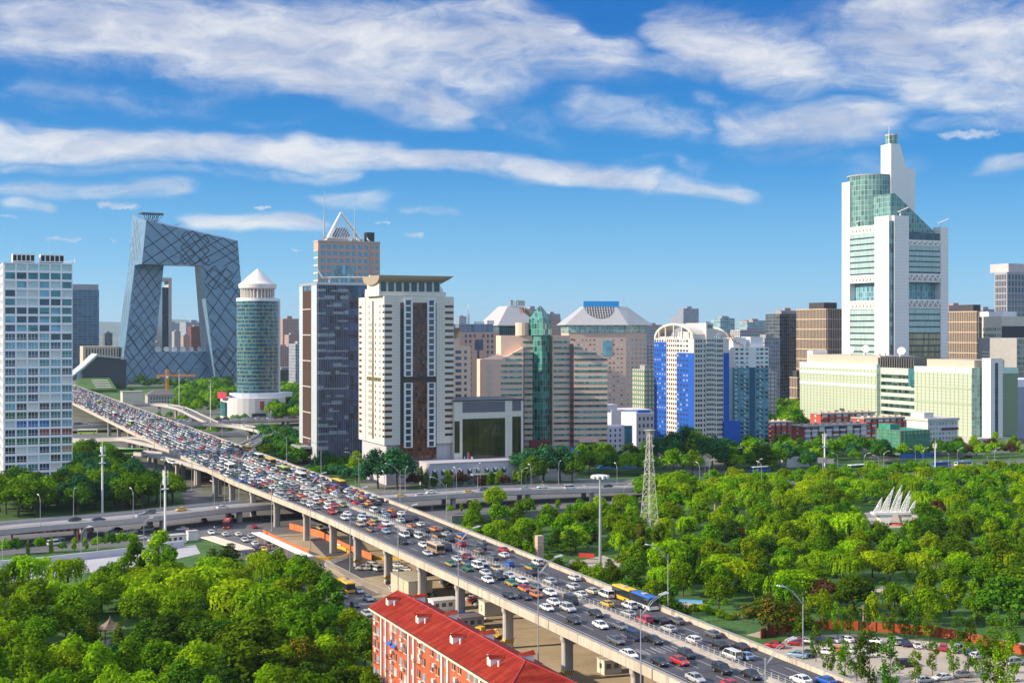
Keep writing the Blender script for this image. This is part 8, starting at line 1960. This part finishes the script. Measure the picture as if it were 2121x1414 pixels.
d = p1 - p0; strip(MB(), [Vector((0, 0, 0)), d * .5, d], normals([p0, p0 + d * .5, p1]), -1.6, 1.6, 2.9, 3.15).build('roof', M_WHITE, o)
for k in range(7): q = d * (k + .3) / 7; MB().cyl(q.x, q.y, 0, 2.9, .1, .1, 6).build('post', M_YELLOW, o)
p0, p1 = at(430, 1130), at(512, 1158); d = p1 - p0; o = empty('bus_shelter', p0, 0, 'white shelter roof left of the junction queue, by the pines', 'bus shelter'); strip(MB(), [Vector((0, 0, 0)), d * .5, d], normals([p0, p0 + d * .5, p1]), -2.4, 2.4, 3.0, 3.3).build('roof', CREAMT, o)
for k in range(4): q = d * (k + .5) / 4; MB().cyl(q.x, q.y, 0, 3.0, .12, .12, 6).build('post', M_STEEL, o)
# height-limit gate on the road under the elevated road
p = at(25, 1128); p1 = at(160, 1118); o = empty('height_gate', (p.x, p.y, 0), math.atan2(p1.y - p.y, p1.x - p.x), 'orange and black height-limit gate under the elevated river road, left edge', 'gate'); Lg = (p1 - p).length
for x in (0, Lg): MB().box(x - .3, x + .3, -.3, .3, 0, 4.2).build('post', M_ORANGE, o)
mb = MB(); n = 18
for k in range(n): mb.box(Lg * k / n, Lg * (k + 1) / n, -.15, .15, 3.4, 4.1, k % 2)
mb.build('beam', [M_ORANGE, M_DARKM], o); MB().cyl(0, 0, -.06, .06, .5, .5, 16).build('limit_sign', M_WHITE, o, (Lg * .5, -.3, 3.7)).rotation_euler = (R(90), 0, 0)
# jet monument on its blue wave, flags, crane
p = at(1290, 968); o = empty('jet_monument', (p.x, p.y, 0), R(12), 'grey fighter jet climbing from a bright blue wave-shaped base before the salmon office', 'monument')
mb = MB(); mb.loft([[(-14, -4, .1), (14, -4, .1), (14, 4, .1), (-14, 4, .1)], [(-12, -3, 2.2), (13, -2.4, 1.2), (13, 2.4, 1.2), (-12, 3, 2.2)], [(-5, -1.2, 3.4), (6, -1, 2.6), (6, 1, 2.6), (-5, 1.2, 3.4)]]); mb.build('wave_base', mat('wave_blue', (.03, .20, .55), .4, var=.25, vs=.4), o)
JET = mat('jet_grey', (.22, .30, .38), .4, .2); j = MB(); rg = []
for x, r_ in ((-7, .75), (-5.5, 1.0), (0, 1.15), (3.5, .85), (6, .45), (8.6, .05)): rg.append([(x, r_ * math.cos(a), r_ * math.sin(a)) for a in [2 * math.pi * i / 10 for i in range(10)]])
j.loft(rg); fj = j.build('fuselage', JET, o, (1, 0, 7.2), 0, True); fj.rotation_euler = (0, R(-33), 0)
inst('wing', MB().loft([[(2.2, .8, -.1), (-5, .8, -.1), (-5, 5.4, -.1), (-3.8, 5.4, -.1)], [(2.2, .8, .12), (-5, .8, .12), (-5, 5.4, .02), (-3.8, 5.4, .02)]]).loft([[(2.2, -.8, -.1), (-3.8, -5.4, -.1), (-5, -5.4, -.1), (-5, -.8, -.1)], [(2.2, -.8, .12), (-3.8, -5.4, .02), (-5, -5.4, .02), (-5, -.8, .12)]]).mesh('wing', JET), fj)
inst('tail_fin', MB().loft([[(-4.0, -.1, .9), (-7, -.1, .9), (-7, .1, .9), (-4, .1, .9)], [(-6.6, -.06, 3.4), (-7.6, -.06, 3.4), (-7.6, .06, 3.4), (-6.6, .06, 3.4)]]).mesh('tail_fin', JET), fj); inst('canopy', MB().loft([[(1, -.4, .9), (4, -.3, .6), (4, .3, .6), (1, .4, .9)], [(1.4, -.25, 1.4), (3, -.2, 1.15), (3, .2, 1.15), (1.4, .25, 1.4)]]).mesh('canopy', M_CGL), fj)
MB().tube((0, 0, 2), (1.0, 0, 6.4), .7, .5).build('support', MATS['wave_blue'], o)
p = at(1195, 972); o = empty('small_jet_monument', (p.x, p.y, 0), R(20), 'small blue dart-shaped jet on a thin pole, left of the jet monument', 'monument'); MB().tube((0, 0, 0), (0, 0, 9), .3, .2).build('pole', M_STEEL, o)
MB().loft([[(-3, -.3, 10), (-3, .3, 10), (-3, .25, 10.6), (-3, -.25, 10.6)], [(4, -.05, 8.6), (4, .05, 8.6), (4, .05, 8.8), (4, -.05, 8.8)]]).poly([(2, 0, 9.3), (-3.2, 3.2, 10.2), (-3.2, 0, 10.1)]).poly([(2, 0, 9.3), (-3.2, 0, 10.1), (-3.2, -3.2, 10.2)]).poly([(-1.5, 0, 10.2), (-3.4, 0, 10.4), (-3.8, 0, 13)]).build('dart', mat('jet_blue', (.04, .22, .62), .4), o)
for i, (u, v, h_, c, lab) in enumerate([(962, 1000, 13, 'wave_blue', 'blue flag on a pole at the hotel annexe porch'), (969, 1000, 15, 'slot_red', 'red flag on the tallest pole at the hotel annexe porch'), (976, 1000, 13, 'white_paint', 'white flag on a pole at the hotel annexe porch'), (1172, 970, 11, 'slot_red', 'red flag on a pole before the salmon office'), (1180, 972, 10, 'white_paint', 'white flag on a pole before the salmon office'), (556, 905, 20, 'slot_red', 'red flag on a pole in front of the white drum building'), (560, 905, 19, 'white_paint', 'white flag on a pole in front of the drum building')]):
    p = at(u, v); o = empty('flagpole', (p.x, p.y, 0), 0, lab, 'flag'); MB().tube((0, 0, 0), (0, 0, h_), .12, .08, 6).build('pole', M_STEEL, o)
    MB().loft([[(.1, -.03, h_ - .1), (.9, .2, h_ - .5), (.9, .24, h_ - .5), (.1, .03, h_ - .1)], [(.1, -.03, h_ - 2.8), (.7, .25, h_ - 3.4), (.7, .3, h_ - 3.4), (.1, .03, h_ - 2.8)]]).build('flag', MATS[c], o)
p = at(346, 822); o = empty('tower_crane', (p.x, p.y, 0), R(8), 'orange tower crane with a horizontal jib at the foot of the leaning loop', 'crane'); CRN = mat('crane_orange', (.75, .30, .02), .5)
zt = hz(778, p.y); mb = MB(); w_ = 1.2
def lat(mb, p0, p1, w_, n):
    p0, p1 = Vector(p0), Vector(p1); d = (p1 - p0).normalized(); a_ = d.orthogonal().normalized() * w_; b_ = d.cross(a_); cs = [a_ + b_, a_ - b_, -a_ - b_, -a_ + b_]
    for i in range(4):
        mb.tube(p0 + cs[i], p1 + cs[i], .28, seg=4)
        for k in range(n): mb.tube(p0.lerp(p1, k / n) + cs[i], p0.lerp(p1, (k + 1) / n) + cs[(i + 1) % 4], .2, seg=4)
lat(mb, (0, 0, 0), (0, 0, zt + 7), w_, 12); mb.build('mast', CRN, o); m2 = MB(); lat(m2, (1, 0, zt), (31, 0, zt), .8, 14); m2.build('jib', CRN, o); m3 = MB(); lat(m3, (-11, 0, zt), (-1, 0, zt), .8, 5); m3.build('counter_jib', CRN, o)
MB().box(-11.5, -8, -1.2, 1.2, zt - 3, zt - 1).build('counterweight', M_CONC_D, o); MB().tube((0, 0, zt + 7), (20, 0, zt + 1), .12, seg=4).tube((0, 0, zt + 7), (-10, 0, zt + 1), .12, seg=4).build('tie_bar', CRN, o); MB().box(-1, 1.6, -2.6, -1.3, zt - 2.5, zt - .2).build('cab', M_WHITE, o)
# rocks and garden terraces in the park
for i, (u, v, lab) in enumerate([(1205, 1175, 'pale boulder on the rocky bank beyond the parapet'), (1222, 1180, 'flat pale rock slab at the edge of the rocky bank'), (1188, 1168, 'small pale boulder behind the flat rock slab'), (1420, 1190, 'pale rock half hidden by the spire cypresses'), (1700, 1222, 'pale rock at the left end of the garden bank'), (1752, 1226, 'pale rocks in the middle of the garden bank'), (1778, 1228, 'pale rock at the right end of the garden bank')]):
    p = at(u, v); m_ = MB(); rg = []
    for zz_, f in ((0, 1), (.5, 1.05), (1.1, .75), (1.5, .25)): rg.append([(f * (2.2 + .5 * math.sin(3 * a + i)) * math.cos(a), f * (1.5 + .4 * math.cos(2 * a + i)) * math.sin(a), zz_) for a in [2 * math.pi * k / 9 for k in range(9)]])
    m_.loft(rg); tag(m_.build('boulder', mat('pale_rock', (.55, .47, .36), .9, var=.3, vs=1.2), None, (p.x, p.y, 0), i), lab, 'rock')
for (u, v, lab) in [(1705, 1238, 'low wooden deck on the slope of the garden bank'), (1785, 1238, 'flat-roofed garden shelter right of the wooden deck'), (1930, 1185, 'stone steps half hidden among the right park trees')]:
    p = at(u, v); o = empty('garden_terrace', (p.x, p.y, 0), A, lab, 'terrace'); MB().box(-4.5, 4.5, -3, 3, 1.6, 1.95).build('slab', mat('terrace_stone', (.55, .45, .34), .8), o)
    for sx in (-4, 4):
        for sy in (-2.5, 2.5): MB().box(sx - .2, sx + .2, sy - .2, sy + .2, 0, 1.6).build('post', MATS['terrace_stone'], o)
p = at(1215, 1158); tag(MB().box(-2.6, 2.6, -.08, .08, .6, 2.0).build('red_banner', M_RED, None, (p.x, p.y, 0), R(-20)), 'red banner under the pines at the rocky bank', 'banner')
p = at(742, 1288 - 12)
# road sign gantry beside the elevated road
p = at(1460, 985); o = empty('road_sign', (p.x, p.y, 0), R(20), 'grey-backed road sign on a post at the elevated road end', 'road sign'); MB().tube((0, 0, 0), (0, 0, 7), .2).build('post', M_STEEL, o); MB().box(-2.5, 3.5, -.1, .1, 4.8, 7.4).build('panel', M_CONC, o)
p = at(1712, 985); o = empty('road_sign', (p.x, p.y, 0), R(10), 'pair of pale road signs above the flat river road', 'road sign'); MB().tube((-2, 0, 0), (-2, 0, 9), .2).build('post', M_STEEL, o); MB().box(-4.6, -.4, -.1, .1, 6.6, 9.4).build('panel', M_CONC, o); MB().box(0, 4, -.1, .1, 6.2, 8.6).build('panel', M_CONC, o)
# ------------------------------------------------------------------ people in the street
def _cl(t, bb):
    z_ = t.sep(t.new('ShaderNodeTexCoord').outputs['Object'])[2]; oc = t.new('ShaderNodeObjectInfo').outputs['Color']
    a_ = t.mix(t.math('GREATER_THAN', z_, .97), (.02, .02, .035), oc); t.put(bb.inputs['Base Color'], t.mix(t.math('GREATER_THAN', z_, 1.52), a_, (.45, .28, .2)))
M_CLOTH = mat('clothed_figure', None, .8, fn=_cl)
V = [(0, 0, .95), (0, 0, 1.15), (0, 0, 1.4), (0, 0, 1.5), (0, .02, 1.62), (0, .02, 1.74), (.2, 0, 1.42), (.27, .02, 1.15), (.28, .12, .93), (-.2, 0, 1.42), (-.27, -.02, 1.15), (-.29, .05, .92), (.1, 0, .9), (.11, .06, .5), (.12, .0, .08), (-.1, 0, .9), (-.11, -.03, .5), (-.12, -.1, .08), (.12, .14, .04), (-.12, .05, .04)]
E = [(0, 1), (1, 2), (2, 3), (3, 4), (4, 5), (2, 6), (6, 7), (7, 8), (2, 9), (9, 10), (10, 11), (0, 12), (12, 13), (13, 14), (0, 15), (15, 16), (16, 17), (14, 18), (17, 19)]
me = bpy.data.meshes.new('body'); me.from_pydata(V, E, []); tmp = bpy.data.objects.new('tmp', me); COL.objects.link(tmp); tmp.modifiers.new('skin', 'SKIN'); tmp.modifiers.new('sub', 'SUBSURF').render_levels = 1
for i, r_ in enumerate([.14, .14, .16, .07, .10, .09, .07, .055, .04, .07, .055, .04, .10, .075, .055, .10, .075, .055, .04, .04]): me.skin_vertices[0].data[i].radius = (r_, r_ * .85)
me.skin_vertices[0].data[0].use_root = True
BODY = bpy.data.meshes.new_from_object(tmp.evaluated_get(bpy.context.evaluated_depsgraph_get())); BODY.name = 'body'; bpy.data.objects.remove(tmp); BODY.materials.clear(); BODY.materials.append(M_CLOTH)
HAIR = MB().lathe(0, 0, [(.09, 1.68), (.115, 1.74), (.10, 1.82), (.02, 1.86)], 10).mesh('hair', M_DARKM)
for (u, v, c, w_, rz) in [(757, 1299, 'white', 'at the street crossing left of the red-roofed flats', 3.5), (700, 1270, 'blue', 'on the pavement beside the dark park trees', 1), (386, 1103, 'red', 'waiting beside a pier of the elevated river road', 2), (390, 1105, 'white', 'in the group beside a pier of the elevated river road', 0), (394, 1103, 'black', 'in the group beside a pier of the elevated river road', 4), (399, 1106, 'yellow', 'in the group beside a pier of the elevated river road', 1), (404, 1104, 'dark red', 'at the right of the group by the pier', 5), (444, 1098, 'white', 'crossing the junction ahead of the red and white bus', 2), (448, 1099, 'blue', 'crossing the junction ahead of the red and white bus', 2.3), (560, 1140, 'red', 'under the long white bus shelter', .5), (585, 1150, 'white', 'under the long white bus shelter', 1.7), (600, 1162, 'grey', 'at the near end of the long white bus shelter', 2.6), (510, 1150, 'pale blue', 'walking along the junction queue', 1.2), (660, 1180, 'beige', 'on the paving by the white picket railing', 3), (668, 1190, 'black', 'on the paving by the white picket railing', .2), (1005, 1290, 'white', 'in the yard beside the white hut marked 2', 2)]:
    p = at(u, v); o = empty('person', (p.x, p.y, .05), rz, f"person in a {c.replace('dark ', 'dark ')} top {w_}", 'person', 'people in the street'); inst('body', BODY, o).color = (*PAL[c], 1); inst('hair', HAIR, o)
